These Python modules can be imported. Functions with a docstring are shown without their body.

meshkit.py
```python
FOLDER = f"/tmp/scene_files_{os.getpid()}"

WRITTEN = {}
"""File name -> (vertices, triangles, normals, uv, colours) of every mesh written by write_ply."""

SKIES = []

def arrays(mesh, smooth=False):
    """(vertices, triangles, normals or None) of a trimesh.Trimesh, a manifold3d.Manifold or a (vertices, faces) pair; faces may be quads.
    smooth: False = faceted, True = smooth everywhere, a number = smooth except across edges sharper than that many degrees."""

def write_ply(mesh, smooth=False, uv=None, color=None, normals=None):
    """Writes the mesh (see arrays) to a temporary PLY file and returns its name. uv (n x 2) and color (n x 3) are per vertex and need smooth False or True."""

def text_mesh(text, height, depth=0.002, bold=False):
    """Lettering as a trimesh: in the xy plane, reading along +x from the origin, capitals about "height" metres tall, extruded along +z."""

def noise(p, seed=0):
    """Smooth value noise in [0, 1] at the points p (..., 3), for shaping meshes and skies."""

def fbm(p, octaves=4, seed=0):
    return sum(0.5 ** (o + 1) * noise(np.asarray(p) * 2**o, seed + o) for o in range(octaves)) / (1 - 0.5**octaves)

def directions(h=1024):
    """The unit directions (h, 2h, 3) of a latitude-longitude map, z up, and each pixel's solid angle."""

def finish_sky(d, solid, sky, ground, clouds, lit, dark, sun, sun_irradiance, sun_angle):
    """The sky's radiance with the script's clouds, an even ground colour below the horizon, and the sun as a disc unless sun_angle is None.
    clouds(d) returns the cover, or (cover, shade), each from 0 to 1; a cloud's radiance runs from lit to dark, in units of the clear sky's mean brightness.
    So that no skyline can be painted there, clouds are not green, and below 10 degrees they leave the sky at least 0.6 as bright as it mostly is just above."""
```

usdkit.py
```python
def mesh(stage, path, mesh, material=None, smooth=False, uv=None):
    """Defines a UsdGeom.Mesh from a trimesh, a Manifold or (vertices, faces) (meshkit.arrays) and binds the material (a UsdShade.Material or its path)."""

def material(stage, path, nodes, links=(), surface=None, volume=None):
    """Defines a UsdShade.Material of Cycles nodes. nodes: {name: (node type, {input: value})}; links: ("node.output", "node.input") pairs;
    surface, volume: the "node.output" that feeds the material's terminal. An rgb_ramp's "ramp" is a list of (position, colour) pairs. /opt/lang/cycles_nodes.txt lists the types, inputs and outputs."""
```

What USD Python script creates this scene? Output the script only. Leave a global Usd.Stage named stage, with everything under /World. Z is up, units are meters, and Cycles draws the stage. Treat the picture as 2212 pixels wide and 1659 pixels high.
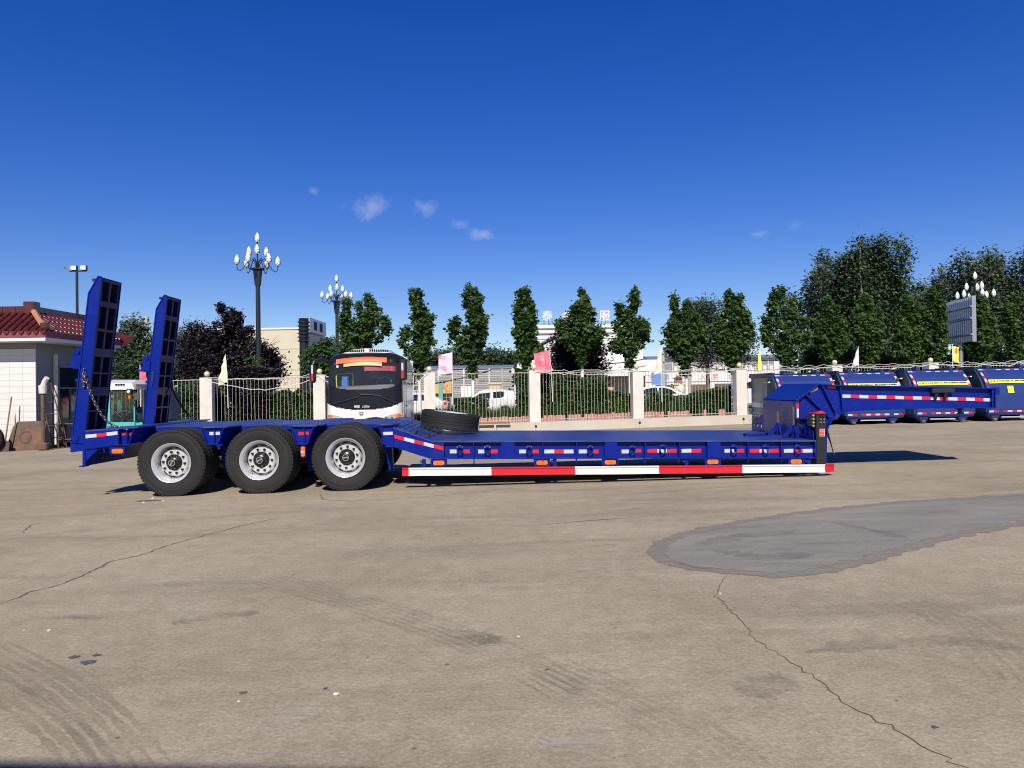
import math, glob, random
import numpy as np
import trimesh, shapely, shapely.ops, shapely.affinity, shapely.geometry as sg
import usdkit, meshkit
from pxr import Usd, UsdGeom, UsdLux, UsdShade, Gf, Sdf, Vt

stage = Usd.Stage.CreateInMemory()
UsdGeom.SetStageUpAxis(stage, "Z")
UsdGeom.SetStageMetersPerUnit(stage, 1.0)
UsdGeom.Xform.Define(stage, "/World")
UsdGeom.Scope.Define(stage, "/World/Looks")

# ---------------------------------------------------------------- camera
FPX, CX, CY = 1662.0, 1106.0, 829.5          # focal length and centre, in pixels of a 2212 x 1659 picture
CAM_Z, PITCH, ROLL = 1.512, math.radians(0.40), 0.0148
_f = np.array([0, math.cos(PITCH), math.sin(PITCH)])
_r0, _u0 = np.array([1.0, 0, 0]), np.array([0, -math.sin(PITCH), math.cos(PITCH)])
_r = _r0 * math.cos(ROLL) - _u0 * math.sin(ROLL)
_u = _r0 * math.sin(ROLL) + _u0 * math.cos(ROLL)
cam = UsdGeom.Camera.Define(stage, "/World/camera")
cam.CreateHorizontalApertureAttr(36.0)
cam.CreateVerticalApertureAttr(27.0)
cam.CreateFocalLengthAttr(36.0 * FPX / 2212.0)
cam.CreateClippingRangeAttr(Gf.Vec2f(0.1, 3000.0))
cam.CreateExposureAttr(0.42)
UsdGeom.Xformable(cam).AddTransformOp().Set(Gf.Matrix4d(*_r, 0, *_u, 0, *(-_f), 0, 0, 0, CAM_Z, 1))

# ---------------------------------------------------------------- sky and sun
SUN_ELEV, SUN_SIDE = math.radians(40.0), math.radians(3.5)      # the sun stands behind the photographer, a little to the left
SUN = np.array([-math.sin(SUN_SIDE) * math.cos(SUN_ELEV), -math.cos(SUN_SIDE) * math.cos(SUN_ELEV), math.sin(SUN_ELEV)])
SUN_ROT = math.atan2(SUN[0], SUN[1])


def dir_of(u, v):
    d = _f + _r * (u - CX) / FPX + _u * (CY - v) / FPX
    return d / np.linalg.norm(d)


def sky_material():
    n = {"tc": ("texture_coordinate", {}),
         "sky": ("sky_texture", {"sky_type": "single_scattering", "sun_disc": False, "sun_elevation": SUN_ELEV, "sun_rotation": SUN_ROT,
                                 "altitude": 200.0, "air_density": 0.9, "aerosol_density": 0.1, "ozone_density": 4.0}),
         "gm": ("gamma", {"gamma": 0.86}), "hsv": ("hsv", {"hue": 0.527, "saturation": 1.46, "value": 1.0}),
         "wisp": ("noise_texture", {"scale": 60.0, "detail": 8.0, "roughness": 0.68}),
         "bg": ("background_shader", {"strength": 0.104})}
    l = [("sky.color", "gm.color"), ("gm.color", "hsv.color"), ("tc.generated", "wisp.vector")]
    cover = None
    for i, (cu, cv, rx, rz, dens) in enumerate([(797, 449, 0.030, 0.019, 0.85), (917, 450, 0.022, 0.014, 0.75), (1040, 506, 0.021, 0.010, 1.0),
                                                (993, 484, 0.013, 0.008, 0.6), (676, 412, 0.008, 0.006, 0.6), (1640, 506, 0.020, 0.007, 0.5),
                                                (1720, 487, 0.010, 0.008, 0.3), (1455, 765, 0.055, 0.022, 0.9), (1640, 745, 0.050, 0.018, 0.8)]):
        d = dir_of(cu, cv)
        rx, rz = 0.86 * rx, 0.84 * rz
        n[f"s{i}"] = ("vector_math", {"math_type": "subtract", "vector2": d})
        n[f"m{i}"] = ("mapping", {"mapping_type": "point", "scale": (1 / rx, 1 / rx, 1 / rz)})
        n[f"n{i}"] = ("vector_math", {"math_type": "length"})
        n[f"a{i}"] = ("math", {"math_type": "multiply_add", "value2": 2.6, "value3": -0.55})
        n[f"b{i}"] = ("math", {"math_type": "subtract"})
        n[f"c{i}"] = ("map_range", {"from_min": -0.25, "from_max": 0.75, "to_min": 0.0, "to_max": dens, "clamp": True})
        l += [("tc.generated", f"s{i}.vector1"), (f"s{i}.vector", f"m{i}.vector"), (f"m{i}.vector", f"n{i}.vector1"), ("wisp.fac", f"a{i}.value1"),
              (f"a{i}.value", f"b{i}.value1"), (f"n{i}.value", f"b{i}.value2"), (f"b{i}.value", f"c{i}.value")]
        if cover is None:
            cover = f"c{i}.result"
        else:
            n[f"x{i}"] = ("math", {"math_type": "maximum"})
            l += [(cover, f"x{i}.value1"), (f"c{i}.result", f"x{i}.value2")]
            cover = f"x{i}.value"
    n["cf"] = ("math", {"math_type": "multiply", "value2": 0.33})
    n["mix"] = ("mix", {"mix_type": "mix", "color2": (5.0, 5.3, 6.1)})
    l += [(cover, "cf.value1"), ("cf.value", "mix.fac"), ("hsv.color", "mix.color1"), ("mix.color", "bg.color")]
    return usdkit.material(stage, "/World/Looks/sky", n, l, surface="bg.background")


dome = UsdLux.DomeLight.Define(stage, "/World/sky")
UsdShade.MaterialBindingAPI.Apply(dome.GetPrim()).Bind(sky_material())
dome.GetPrim().SetCustomDataByKey("kind", "structure")
sun = UsdLux.DistantLight.Define(stage, "/World/sun")
sun.CreateNormalizeAttr(True)
sun.CreateIntensityAttr(1.2)
sun.CreateAngleAttr(0.53)
sun.CreateColorAttr(Gf.Vec3f(1.0, 0.93, 0.82))
_sx = np.cross([0, 0, 1.0], SUN); _sx /= np.linalg.norm(_sx)
_sy = np.cross(SUN, _sx)
UsdGeom.Xformable(sun).AddTransformOp().Set(Gf.Matrix4d(*_sx, 0, *_sy, 0, *SUN, 0, 0, 0, 60, 1))

# ---------------------------------------------------------------- names, things, parts
_used = {}


def numbered(parent, name):
    k = (str(parent), name)
    n = _used.get(k, 0)
    _used[k] = n + 1
    return name if n == 0 else f"{name}_{n:03d}"


def path_of(parent):
    return "/World" if parent is None else str(parent.GetPath())


def tag(p, label=None, cat=None, group=None, kind=None):
    for k, v in (("label", label), ("category", cat), ("group", group), ("kind", kind)):
        if v:
            p.SetCustomDataByKey(k, v)
    return p


def thing(name, label, cat, loc=(0, 0, 0), rotz=0.0, group=None, parent=None):
    pp = path_of(parent)
    x = UsdGeom.Xform.Define(stage, pp + "/" + numbered(pp, name))
    x.AddTranslateOp().Set(Gf.Vec3d(*map(float, loc)))
    x.AddRotateZOp().Set(math.degrees(rotz))
    return tag(x.GetPrim(), label, cat, group)


def piece(name, parent):
    pp = path_of(parent)
    return UsdGeom.Xform.Define(stage, pp + "/" + numbered(pp, name)).GetPrim()


def obj(name, mesh, mat, parent=None, smooth=False, label=None, cat=None, group=None, kind=None):
    pp = path_of(parent)
    m = usdkit.mesh(stage, pp + "/" + numbered(pp, name), mesh, mat, smooth=smooth)
    return tag(m.GetPrim(), label, cat, group, kind)


def dup(root, loc, rotz=0.0, label=None, group=None, parent=None, name=None):
    pp = path_of(parent)
    was = dict(root.GetCustomData())
    base = name or root.GetName().rsplit("_", 1)[0] if root.GetName()[-3:].isdigit() else (name or root.GetName())
    x = UsdGeom.Xform.Define(stage, pp + "/" + numbered(pp, base))
    x.GetPrim().GetReferences().AddInternalReference(root.GetPath())
    x.ClearXformOpOrder()
    for op in ("xformOp:translate", "xformOp:rotateZ"):
        pass
    x.GetPrim().CreateAttribute("xformOp:translate", Sdf.ValueTypeNames.Double3).Set(Gf.Vec3d(*map(float, loc)))
    x.GetPrim().CreateAttribute("xformOp:rotateZ", Sdf.ValueTypeNames.Float).Set(math.degrees(rotz))
    x.GetPrim().CreateAttribute("xformOpOrder", Sdf.ValueTypeNames.TokenArray, variability=Sdf.VariabilityUniform).Set(["xformOp:translate", "xformOp:rotateZ"])
    x.GetPrim().SetInstanceable(True)
    return tag(x.GetPrim(), label or was.get("label"), was.get("category"), group or was.get("group"))


# ---------------------------------------------------------------- places: the yard slopes gently down to the left
def ground_z(x):
    return 0.0145 * float(np.clip(x, -19, 19))


def at(u, v, y):
    d = _f + _r * (u - CX) / FPX + _u * (CY - v) / FPX
    k = y / d[1]
    return np.array([k * d[0], y, CAM_Z + k * d[2]])


def on_ground(u, v, lift=0.0):
    d = _f + _r * (u - CX) / FPX + _u * (CY - v) / FPX
    k = CAM_Z / -d[2]
    for _ in range(30):
        k = (CAM_Z - ground_z(k * d[0]) - lift) / -d[2]
    return np.array([k * d[0], k * d[1], CAM_Z + k * d[2]])


def foot(u, y):
    """World x at picture column u and depth y, standing on the ground."""
    x = at(u, 840, y)[0]
    return np.array([x, y, ground_z(x)])


# ---------------------------------------------------------------- mesh helpers
def cat(ms):
    return trimesh.util.concatenate([m if isinstance(m, trimesh.Trimesh) else trimesh.Trimesh(*m, process=False) for m in ms])


def box(x0, x1, y0, y1, z0, z1, bev=0.0):
    x0, x1 = min(x0, x1), max(x0, x1); y0, y1 = min(y0, y1), max(y0, y1); z0, z1 = min(z0, z1), max(z0, z1)
    if bev:
        b = min(bev, (x1 - x0) / 3, (y1 - y0) / 3, (z1 - z0) / 3)
        p = [(x, y, z) for x in (x0 + b, x1 - b) for y in (y0 + b, y1 - b) for z in (z0, z1)]
        p += [(x, y, z) for x in (x0, x1) for y in (y0 + b, y1 - b) for z in (z0 + b, z1 - b)]
        p += [(x, y, z) for x in (x0 + b, x1 - b) for y in (y0, y1) for z in (z0 + b, z1 - b)]
        return trimesh.convex.convex_hull(np.array(p))
    m = trimesh.creation.box([x1 - x0, y1 - y0, z1 - z0])
    m.apply_translation([(x0 + x1) / 2, (y0 + y1) / 2, (z0 + z1) / 2])
    return m


def _poly(pts):
    p = pts if isinstance(pts, sg.base.BaseGeometry) else sg.Polygon(pts)
    return p if p.is_valid else p.buffer(0)


def _extrude(pts, h):
    g = _poly(pts)
    gs = list(getattr(g, "geoms", [g]))
    return cat([trimesh.creation.extrude_polygon(x, h, engine="earcut") for x in gs if x.area > 1e-9])


def prism_y(pts, y0, y1):            # outline in (x, z)
    m = _extrude(pts, abs(y1 - y0))
    v = m.vertices
    return trimesh.Trimesh(np.stack([v[:, 0], v[:, 2] + min(y0, y1), v[:, 1]], 1), m.faces[:, ::-1], process=False)


def prism_x(pts, x0, x1):            # outline in (y, z)
    m = _extrude(pts, abs(x1 - x0))
    v = m.vertices
    return trimesh.Trimesh(np.stack([v[:, 2] + min(x0, x1), v[:, 0], v[:, 1]], 1), m.faces, process=False)


def prism_z(pts, z0, z1):
    m = _extrude(pts, abs(z1 - z0))
    m.apply_translation([0, 0, min(z0, z1)])
    return m


def strip_y(path, th, y0, y1, side=1):
    """A plate of thickness th that follows a path in (x, z), from y0 to y1."""
    l = sg.LineString(path).buffer(th / 2, cap_style=2, join_style=2)
    return prism_y(l, y0, y1)


def tube(pts, r, sides=8, cap=True):
    p = np.asarray(pts, float)
    rr = np.broadcast_to(np.asarray(r, float), (len(p),))
    t = np.gradient(p, axis=0) if len(p) > 2 else np.repeat([p[1] - p[0]], 2, 0)
    t /= np.linalg.norm(t, axis=1, keepdims=True) + 1e-12
    ref = np.array([0, 0, 1.0]) if abs(t[:, 2]).mean() < 0.8 else np.array([1.0, 0, 0])
    a = np.cross(t, ref); a /= np.linalg.norm(a, axis=1, keepdims=True) + 1e-12
    b = np.cross(t, a)
    ang = np.arange(sides) * 2 * np.pi / sides
    v = p[:, None] + rr[:, None, None] * (np.cos(ang)[None, :, None] * a[:, None] + np.sin(ang)[None, :, None] * b[:, None])
    i, j = np.meshgrid(np.arange(len(p) - 1), np.arange(sides), indexing="ij")
    q = np.stack([i * sides + j, i * sides + (j + 1) % sides, (i + 1) * sides + (j + 1) % sides, (i + 1) * sides + j], -1).reshape(-1, 4)
    f = np.vstack([q[:, [0, 2, 1]], q[:, [0, 3, 2]]])
    v = v.reshape(-1, 3)
    if cap:
        n = len(v)
        v = np.vstack([v, p[0], p[-1]])
        k = np.arange(sides)
        f = np.vstack([f, np.stack([np.full(sides, n), k, (k + 1) % sides], 1)[:, [0, 1, 2]],
                       np.stack([np.full(sides, n + 1), (len(p) - 1) * sides + (k + 1) % sides, (len(p) - 1) * sides + k], 1)])
    m = trimesh.Trimesh(v, f, process=False)
    if m.volume < 0:
        m.invert()
    return m


def lathe(profile, n=32, axis="z", origin=(0, 0, 0)):
    """profile: (radius, height) pairs; a closed surface if it starts and ends on the axis."""
    pr = np.asarray(profile, float)
    ang = np.arange(n) * 2 * np.pi / n
    v = np.stack([pr[:, None, 0] * np.cos(ang), pr[:, None, 0] * np.sin(ang), np.repeat(pr[:, 1:2], n, 1)], -1).reshape(-1, 3)
    i, j = np.meshgrid(np.arange(len(pr) - 1), np.arange(n), indexing="ij")
    q = np.stack([i * n + j, i * n + (j + 1) % n, (i + 1) * n + (j + 1) % n, (i + 1) * n + j], -1).reshape(-1, 4)
    f = np.vstack([q[:, [0, 1, 2]], q[:, [0, 2, 3]]])
    if axis == "y":
        v = v[:, [0, 2, 1]]; f = f[:, ::-1]
    elif axis == "x":
        v = v[:, [2, 0, 1]]
    m = trimesh.Trimesh(v + np.asarray(origin, float), f, process=False)
    return m


def ball(c, r, sub=2):
    m = trimesh.creation.icosphere(sub, r)
    m.apply_translation(c)
    return m


def moved(m, loc=(0, 0, 0), rot=None, ang=0.0, scale=None):
    m = m.copy()
    if scale is not None:
        m.apply_scale(scale)
    if rot is not None:
        m.apply_transform(trimesh.transformations.rotation_matrix(ang, rot))
    m.apply_translation(loc)
    return m


_CJK = glob.glob("/opt/blender-*/*/datafiles/fonts/Noto Sans CJK*")


def letters(text, height, depth=0.004, bold=False, slant=0.0):
    """Lettering in the xy plane, reading along +x, centred on the origin, as a thin solid."""
    try:
        from PIL import Image, ImageDraw, ImageFont
        font = ImageFont.truetype(_CJK[0], 72)
        x0, y0, x1, y1 = font.getbbox(text, anchor="ls", stroke_width=2 * bold)
        im = Image.new("L", (x1 - x0 + 8, y1 - y0 + 8))
        ImageDraw.Draw(im).text((4 - x0, 4 - y0), text, 255, font, anchor="ls", stroke_width=2 * bold)
        on = np.pad(np.asarray(im) > 127, ((0, 0), (1, 1))).astype(np.int8)
        rows, starts = np.nonzero(np.diff(on, axis=1) == 1)
        ends = np.nonzero(np.diff(on, axis=1) == -1)[1]
        g = shapely.union_all(shapely.box(starts, -rows - 1, ends, -rows)).buffer(0.6).buffer(-0.6).simplify(0.8)
        m = cat([trimesh.creation.extrude_polygon(p, 1.0, engine="earcut") for p in getattr(g, "geoms", [g]) if p.area > 2])
    except Exception:
        m = meshkit.text_mesh(text, 60, 1.0)
    m.apply_translation([-m.bounds[:, 0].mean(), -m.bounds[:, 1].mean(), 0])
    s = height / (m.bounds[1, 1] - m.bounds[0, 1])
    v = m.vertices * [s, s, depth]
    v[:, 0] += slant * v[:, 1]
    return trimesh.Trimesh(v, m.faces, process=False)


def upright(m, loc, tilt=0.0):
    """Lettering made in the xy plane stood up to face the camera side (-y)."""
    m = m.copy()
    m.apply_transform(trimesh.transformations.rotation_matrix(math.pi / 2 + tilt, [1, 0, 0]))
    m.apply_translation(loc)
    return m


def wavy_line(p0, p1, sag, n=12):
    t = np.linspace(0, 1, n)[:, None]
    p = np.asarray(p0) * (1 - t) + np.asarray(p1) * t
    p[:, 2] -= (4 * sag * t * (1 - t))[:, 0]
    return p


# ---------------------------------------------------------------- materials
M = {}


def mat(name, color, rough=0.5, metal=0.0, spec=0.5, noise=0.0, nscale=3.0, bump=0.0, bscale=40.0, dirt=None, coat=0.0, **kw):
    """A principled material; noise varies the colour in patches, bump adds fine relief, dirt (colour, amount, scale) stains it."""
    n = {"p": ("principled_bsdf", {"base_color": color, "roughness": rough, "metallic": metal, "specular_ior_level": spec, "coat_weight": coat, "coat_roughness": 0.08, **kw}),
         "g": ("geometry", {})}
    l = []
    src = None
    if noise:
        n["n"] = ("noise_texture", {"scale": nscale, "detail": 5.0, "roughness": 0.6})
        c = np.array(color)
        n["r"] = ("rgb_ramp", {"ramp": [(0.25, tuple(np.clip(c * (1 - noise), 0, 1))), (0.5, tuple(c)), (0.75, tuple(np.clip(c * (1 + noise), 0, 1)))]})
        l += [("g.position", "n.vector"), ("n.fac", "r.fac")]
        src = "r.color"
    if dirt:
        dc, amt, ds = dirt
        n["d"] = ("noise_texture", {"scale": ds, "detail": 6.0, "roughness": 0.65})
        n["dr"] = ("map_range", {"from_min": 0.5, "from_max": 0.75, "to_min": 0.0, "to_max": amt, "clamp": True})
        n["dm"] = ("mix", {"mix_type": "mix", "color1": color, "color2": dc})
        l += [("g.position", "d.vector"), ("d.fac", "dr.value"), ("dr.result", "dm.fac")]
        if src:
            l.append((src, "dm.color1"))
        src = "dm.color"
    if src:
        l.append((src, "p.base_color"))
    if bump:
        n["bn"] = ("noise_texture", {"scale": bscale, "detail": 3.0})
        n["b"] = ("bump", {"strength": bump, "distance": 0.01})
        l += [("g.position", "bn.vector"), ("bn.fac", "b.height"), ("b.normal", "p.normal")]
    M[name] = usdkit.material(stage, "/World/Looks/" + name, n, l, surface="p.BSDF")
    return M[name]


def paint(name, color, rough=0.32, bev=0.006):
    n = {"g": ("geometry", {}), "bv": ("bevel", {"samples": 4, "radius": bev}), "n": ("noise_texture", {"scale": 1.3, "detail": 4.0}),
         "rr": ("map_range", {"from_min": 0.3, "from_max": 0.7, "to_min": rough * 0.8, "to_max": rough * 1.35, "clamp": True}),
         "d": ("noise_texture", {"scale": 7.0, "detail": 7.0, "roughness": 0.7}),
         "dr": ("map_range", {"from_min": 0.52, "from_max": 0.8, "to_min": 0.0, "to_max": 0.42, "clamp": True}),
         "dm": ("mix", {"mix_type": "mix", "color1": color, "color2": tuple(0.7 * np.array(color) + 0.028)}),
         "bn": ("noise_texture", {"scale": 4.5, "detail": 2.0}), "b": ("bump", {"strength": 0.10, "distance": 0.012}),
         "p": ("principled_bsdf", {"base_color": color, "specular_ior_level": 0.22, "coat_weight": 0.0, "coat_roughness": 0.1})}
    l = [("g.position", "n.vector"), ("n.fac", "rr.value"), ("rr.result", "p.roughness"), ("g.position", "d.vector"), ("d.fac", "dr.value"),
         ("dr.result", "dm.fac"), ("dm.color", "p.base_color"), ("g.position", "bn.vector"), ("bn.fac", "b.height"), ("bv.bevel", "b.normal"), ("b.normal", "p.normal")]
    M[name] = usdkit.material(stage, "/World/Looks/" + name, n, l, surface="p.BSDF")


def tread_plate(name, color):
    """Painted chequer plate: small raised diagonal bars, pale patches for wear and for reflected sky."""
    n = {"tc": ("geometry", {}), "mp": ("mapping", {"mapping_type": "point", "rotation": (0, 0, 0.785)}),
         "w": ("wave_texture", {"wave_type": "bands", "bands_direction": "x", "scale": 9.0}),
         "w2": ("wave_texture", {"wave_type": "bands", "bands_direction": "y", "scale": 9.0}),
         "mx": ("math", {"math_type": "multiply"}), "b": ("bump", {"strength": 0.5, "distance": 0.006}),
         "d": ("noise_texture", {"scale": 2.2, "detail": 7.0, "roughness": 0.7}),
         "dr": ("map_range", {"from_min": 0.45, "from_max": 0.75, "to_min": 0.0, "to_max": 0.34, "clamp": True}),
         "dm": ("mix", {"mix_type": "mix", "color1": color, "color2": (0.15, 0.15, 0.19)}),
         "p": ("principled_bsdf", {"base_color": color, "roughness": 0.36, "specular_ior_level": 0.8})}
    l = [("tc.position", "mp.vector"), ("mp.vector", "w.vector"), ("mp.vector", "w2.vector"), ("w.fac", "mx.value1"), ("w2.fac", "mx.value2"),
         ("mx.value", "b.height"), ("b.normal", "p.normal"), ("tc.position", "d.vector"), ("d.fac", "dr.value"), ("dr.result", "dm.fac"), ("dm.color", "p.base_color")]
    M[name] = usdkit.material(stage, "/World/Looks/" + name, n, l, surface="p.BSDF")


def leafy(name, c0, c1, c2, trans=0.3, rough=0.5):
    """Leaves: every leaf its own tone, some light passes through."""
    n = {"g": ("geometry", {}), "r": ("rgb_ramp", {"ramp": [(0.0, c0), (0.55, c1), (0.9, c2), (1.0, c2)]}),
         "p": ("principled_bsdf", {"roughness": rough, "specular_ior_level": 0.35}), "t": ("translucent_bsdf", {}),
         "m": ("mix_closure", {"fac": trans})}
    l = [("g.random_per_island", "r.fac"), ("r.color", "p.base_color"), ("r.color", "t.color"), ("p.BSDF", "m.closure1"), ("t.BSDF", "m.closure2")]
    M[name] = usdkit.material(stage, "/World/Looks/" + name, n, l, surface="m.closure")


def pane(name, tint=(0.55, 0.6, 0.62), rough=0.02, mix=None):
    n = {"f": ("fresnel", {"IOR": 1.5}), "t": ("transparent_bsdf", {"color": tint}), "g": ("glossy_bsdf", {"color": (0.95, 0.95, 0.95), "roughness": rough}), "m": ("mix_closure", {})}
    M[name] = usdkit.material(stage, "/World/Looks/" + name, n, [("f.fac", "m.fac"), ("t.BSDF", "m.closure1"), ("g.BSDF", "m.closure2")], surface="m.closure")


BLUE = (0.0015, 0.012, 0.19)
paint("blue_paint", BLUE)
tread_plate("blue_plate", (0.014, 0.030, 0.18))  # lighter than the paint: sky reflection on the deck put into the colour
paint("ramp_steel", (0.014, 0.016, 0.055), rough=0.38)  # greyed blue paint: shade and ground reflection put into the colour
mat("dark_chassis", (0.01, 0.011, 0.03), 0.55)
mat("tyre_rubber", (0.013, 0.013, 0.0135), 0.7, spec=0.3, noise=0.25, nscale=5, bump=0.1, bscale=90, dirt=((0.038, 0.033, 0.028), 0.4, 2.2))
mat("rim_silver", (0.72, 0.72, 0.72), 0.3, metal=0.55, noise=0.05)
mat("hub_black", (0.012, 0.012, 0.013), 0.3)
mat("hole_black", (0.004, 0.004, 0.004), 0.9)
mat("tape_white", (0.46, 0.46, 0.45), 0.35, noise=0.06, nscale=12)
mat("tape_red", (0.55, 0.01, 0.015), 0.35, noise=0.1, nscale=12)
mat("bar_white", (0.60, 0.59, 0.565), 0.4, noise=0.04, nscale=4, dirt=((0.5, 0.46, 0.42), 0.25, 3))
mat("bar_red", (0.50, 0.008, 0.022), 0.4, noise=0.06, nscale=4)
mat("amber", (0.70, 0.15, 0.006), 0.15, coat=0.6)
mat("amber_dark", (0.55, 0.12, 0.01), 0.2)
mat("steel_chain", (0.16, 0.15, 0.17), 0.3, metal=0.8)
mat("black_plastic", (0.012, 0.012, 0.013), 0.4)
mat("black_gloss", (0.010, 0.010, 0.0105), 0.22, spec=0.3)
mat("brass", (0.72, 0.62, 0.36), 0.22, metal=0.9)
mat("rust", (0.095, 0.062, 0.042), 0.8, noise=0.35, nscale=5, bump=0.3, bscale=40, dirt=((0.22, 0.075, 0.042), 0.7, 2.2))
mat("rust_dark", (0.075, 0.045, 0.035), 0.8, noise=0.3, nscale=8)
mat("brown_wood", (0.20, 0.12, 0.07), 0.7, noise=0.25, nscale=14)
mat("white_paint", (0.58, 0.58, 0.57), 0.25, coat=0.5)
mat("car_white", (0.60, 0.60, 0.59), 0.2, coat=0.7)
mat("orange_band", (0.72, 0.085, 0.006), 0.5)
mat("gold_band", (0.50, 0.34, 0.11), 0.45, noise=0.2, nscale=6)
mat("red_band", (0.38, 0.008, 0.02), 0.5)
mat("plaster_white", (0.56, 0.535, 0.49), 0.8, noise=0.05, nscale=1.5, dirt=((0.42, 0.38, 0.33), 0.6, 2.2))
mat("plinth", (0.43, 0.39, 0.335), 0.85, noise=0.08, nscale=1.2, dirt=((0.50, 0.34, 0.17), 0.55, 0.9), bump=0.2, bscale=20)
mat("globe_cream", (0.55, 0.46, 0.27), 0.45)
mat("bar_metal", (0.34, 0.32, 0.27), 0.5, noise=0.15, nscale=5, dirt=((0.10, 0.055, 0.035), 0.95, 2.6))
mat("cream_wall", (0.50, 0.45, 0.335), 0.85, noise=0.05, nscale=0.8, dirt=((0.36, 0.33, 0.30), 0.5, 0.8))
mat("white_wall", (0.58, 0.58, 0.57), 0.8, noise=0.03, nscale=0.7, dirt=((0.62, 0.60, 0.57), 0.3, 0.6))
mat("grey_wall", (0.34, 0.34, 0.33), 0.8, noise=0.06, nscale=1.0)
mat("blue_trim", (0.10, 0.12, 0.24), 0.5)
mat("tile_white", (0.56, 0.555, 0.53), 0.3, noise=0.04, nscale=2.5, dirt=((0.5, 0.47, 0.42), 0.25, 1.2))
mat("grout", (0.35, 0.34, 0.32), 0.9)
mat("roof_tile", (0.075, 0.013, 0.009), 0.28, noise=0.35, nscale=5, dirt=((0.12, 0.04, 0.025), 0.5, 9), coat=0.3)
mat("ridge_clay", (0.36, 0.17, 0.085), 0.6, noise=0.25, nscale=9)
mat("fascia_red", (0.20, 0.035, 0.05), 0.6)
mat("dark_glass", (0.012, 0.016, 0.018), 0.05, spec=0.6)
mat("lamp_pole", (0.013, 0.016, 0.018), 0.35)
mat("lamp_glass", (0.86, 0.87, 0.88), 0.25, coat=0.4)
mat("grey_metal", (0.32, 0.33, 0.35), 0.4, metal=0.6, noise=0.1)
mat("zinc_sheet", (0.36, 0.38, 0.41), 0.33, metal=0.7, noise=0.1, nscale=2)
mat("bark", (0.12, 0.095, 0.07), 0.9, noise=0.3, nscale=8)
mat("limewash", (0.72, 0.70, 0.66), 0.9, noise=0.1, nscale=8)
mat("twig", (0.19, 0.16, 0.13), 0.9)
leafy("plane_leaf", (0.06, 0.115, 0.027), (0.14, 0.225, 0.05), (0.38, 0.44, 0.10), trans=0.45)
leafy("dark_leaf", (0.04, 0.07, 0.03), (0.075, 0.12, 0.048), (0.15, 0.19, 0.08), trans=0.3)
leafy("grey_leaf", (0.055, 0.085, 0.045), (0.11, 0.15, 0.08), (0.20, 0.24, 0.13), trans=0.35)
leafy("plum_leaf", (0.0140, 0.0098, 0.0126), (0.0308, 0.0182, 0.0224), (0.0700, 0.0588, 0.0504), trans=0.15)
leafy("hedge_leaf", (0.04, 0.09, 0.024), (0.08, 0.16, 0.04), (0.15, 0.24, 0.06), trans=0.35)
leafy("fresh_leaf", (0.0680, 0.1530, 0.0255), (0.1190, 0.2550, 0.0425), (0.2210, 0.3740, 0.0680))
leafy("grass_blade", (0.0510, 0.0935, 0.0238), (0.0850, 0.1445, 0.0374), (0.1530, 0.2040, 0.0595))
mat("pink_brick", (0.50, 0.24, 0.21), 0.85, noise=0.15, nscale=7, dirt=((0.36, 0.24, 0.2), 0.5, 12))
mat("teal_paint", (0.07, 0.38, 0.32), 0.35)
mat("flag_pink", (0.66, 0.48, 0.58), 0.8)
mat("flag_rose", (0.80, 0.13, 0.20), 0.8)
mat("flag_cream", (0.70, 0.60, 0.46), 0.8)
mat("flag_yellow", (0.84, 0.74, 0.10), 0.8)
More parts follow.
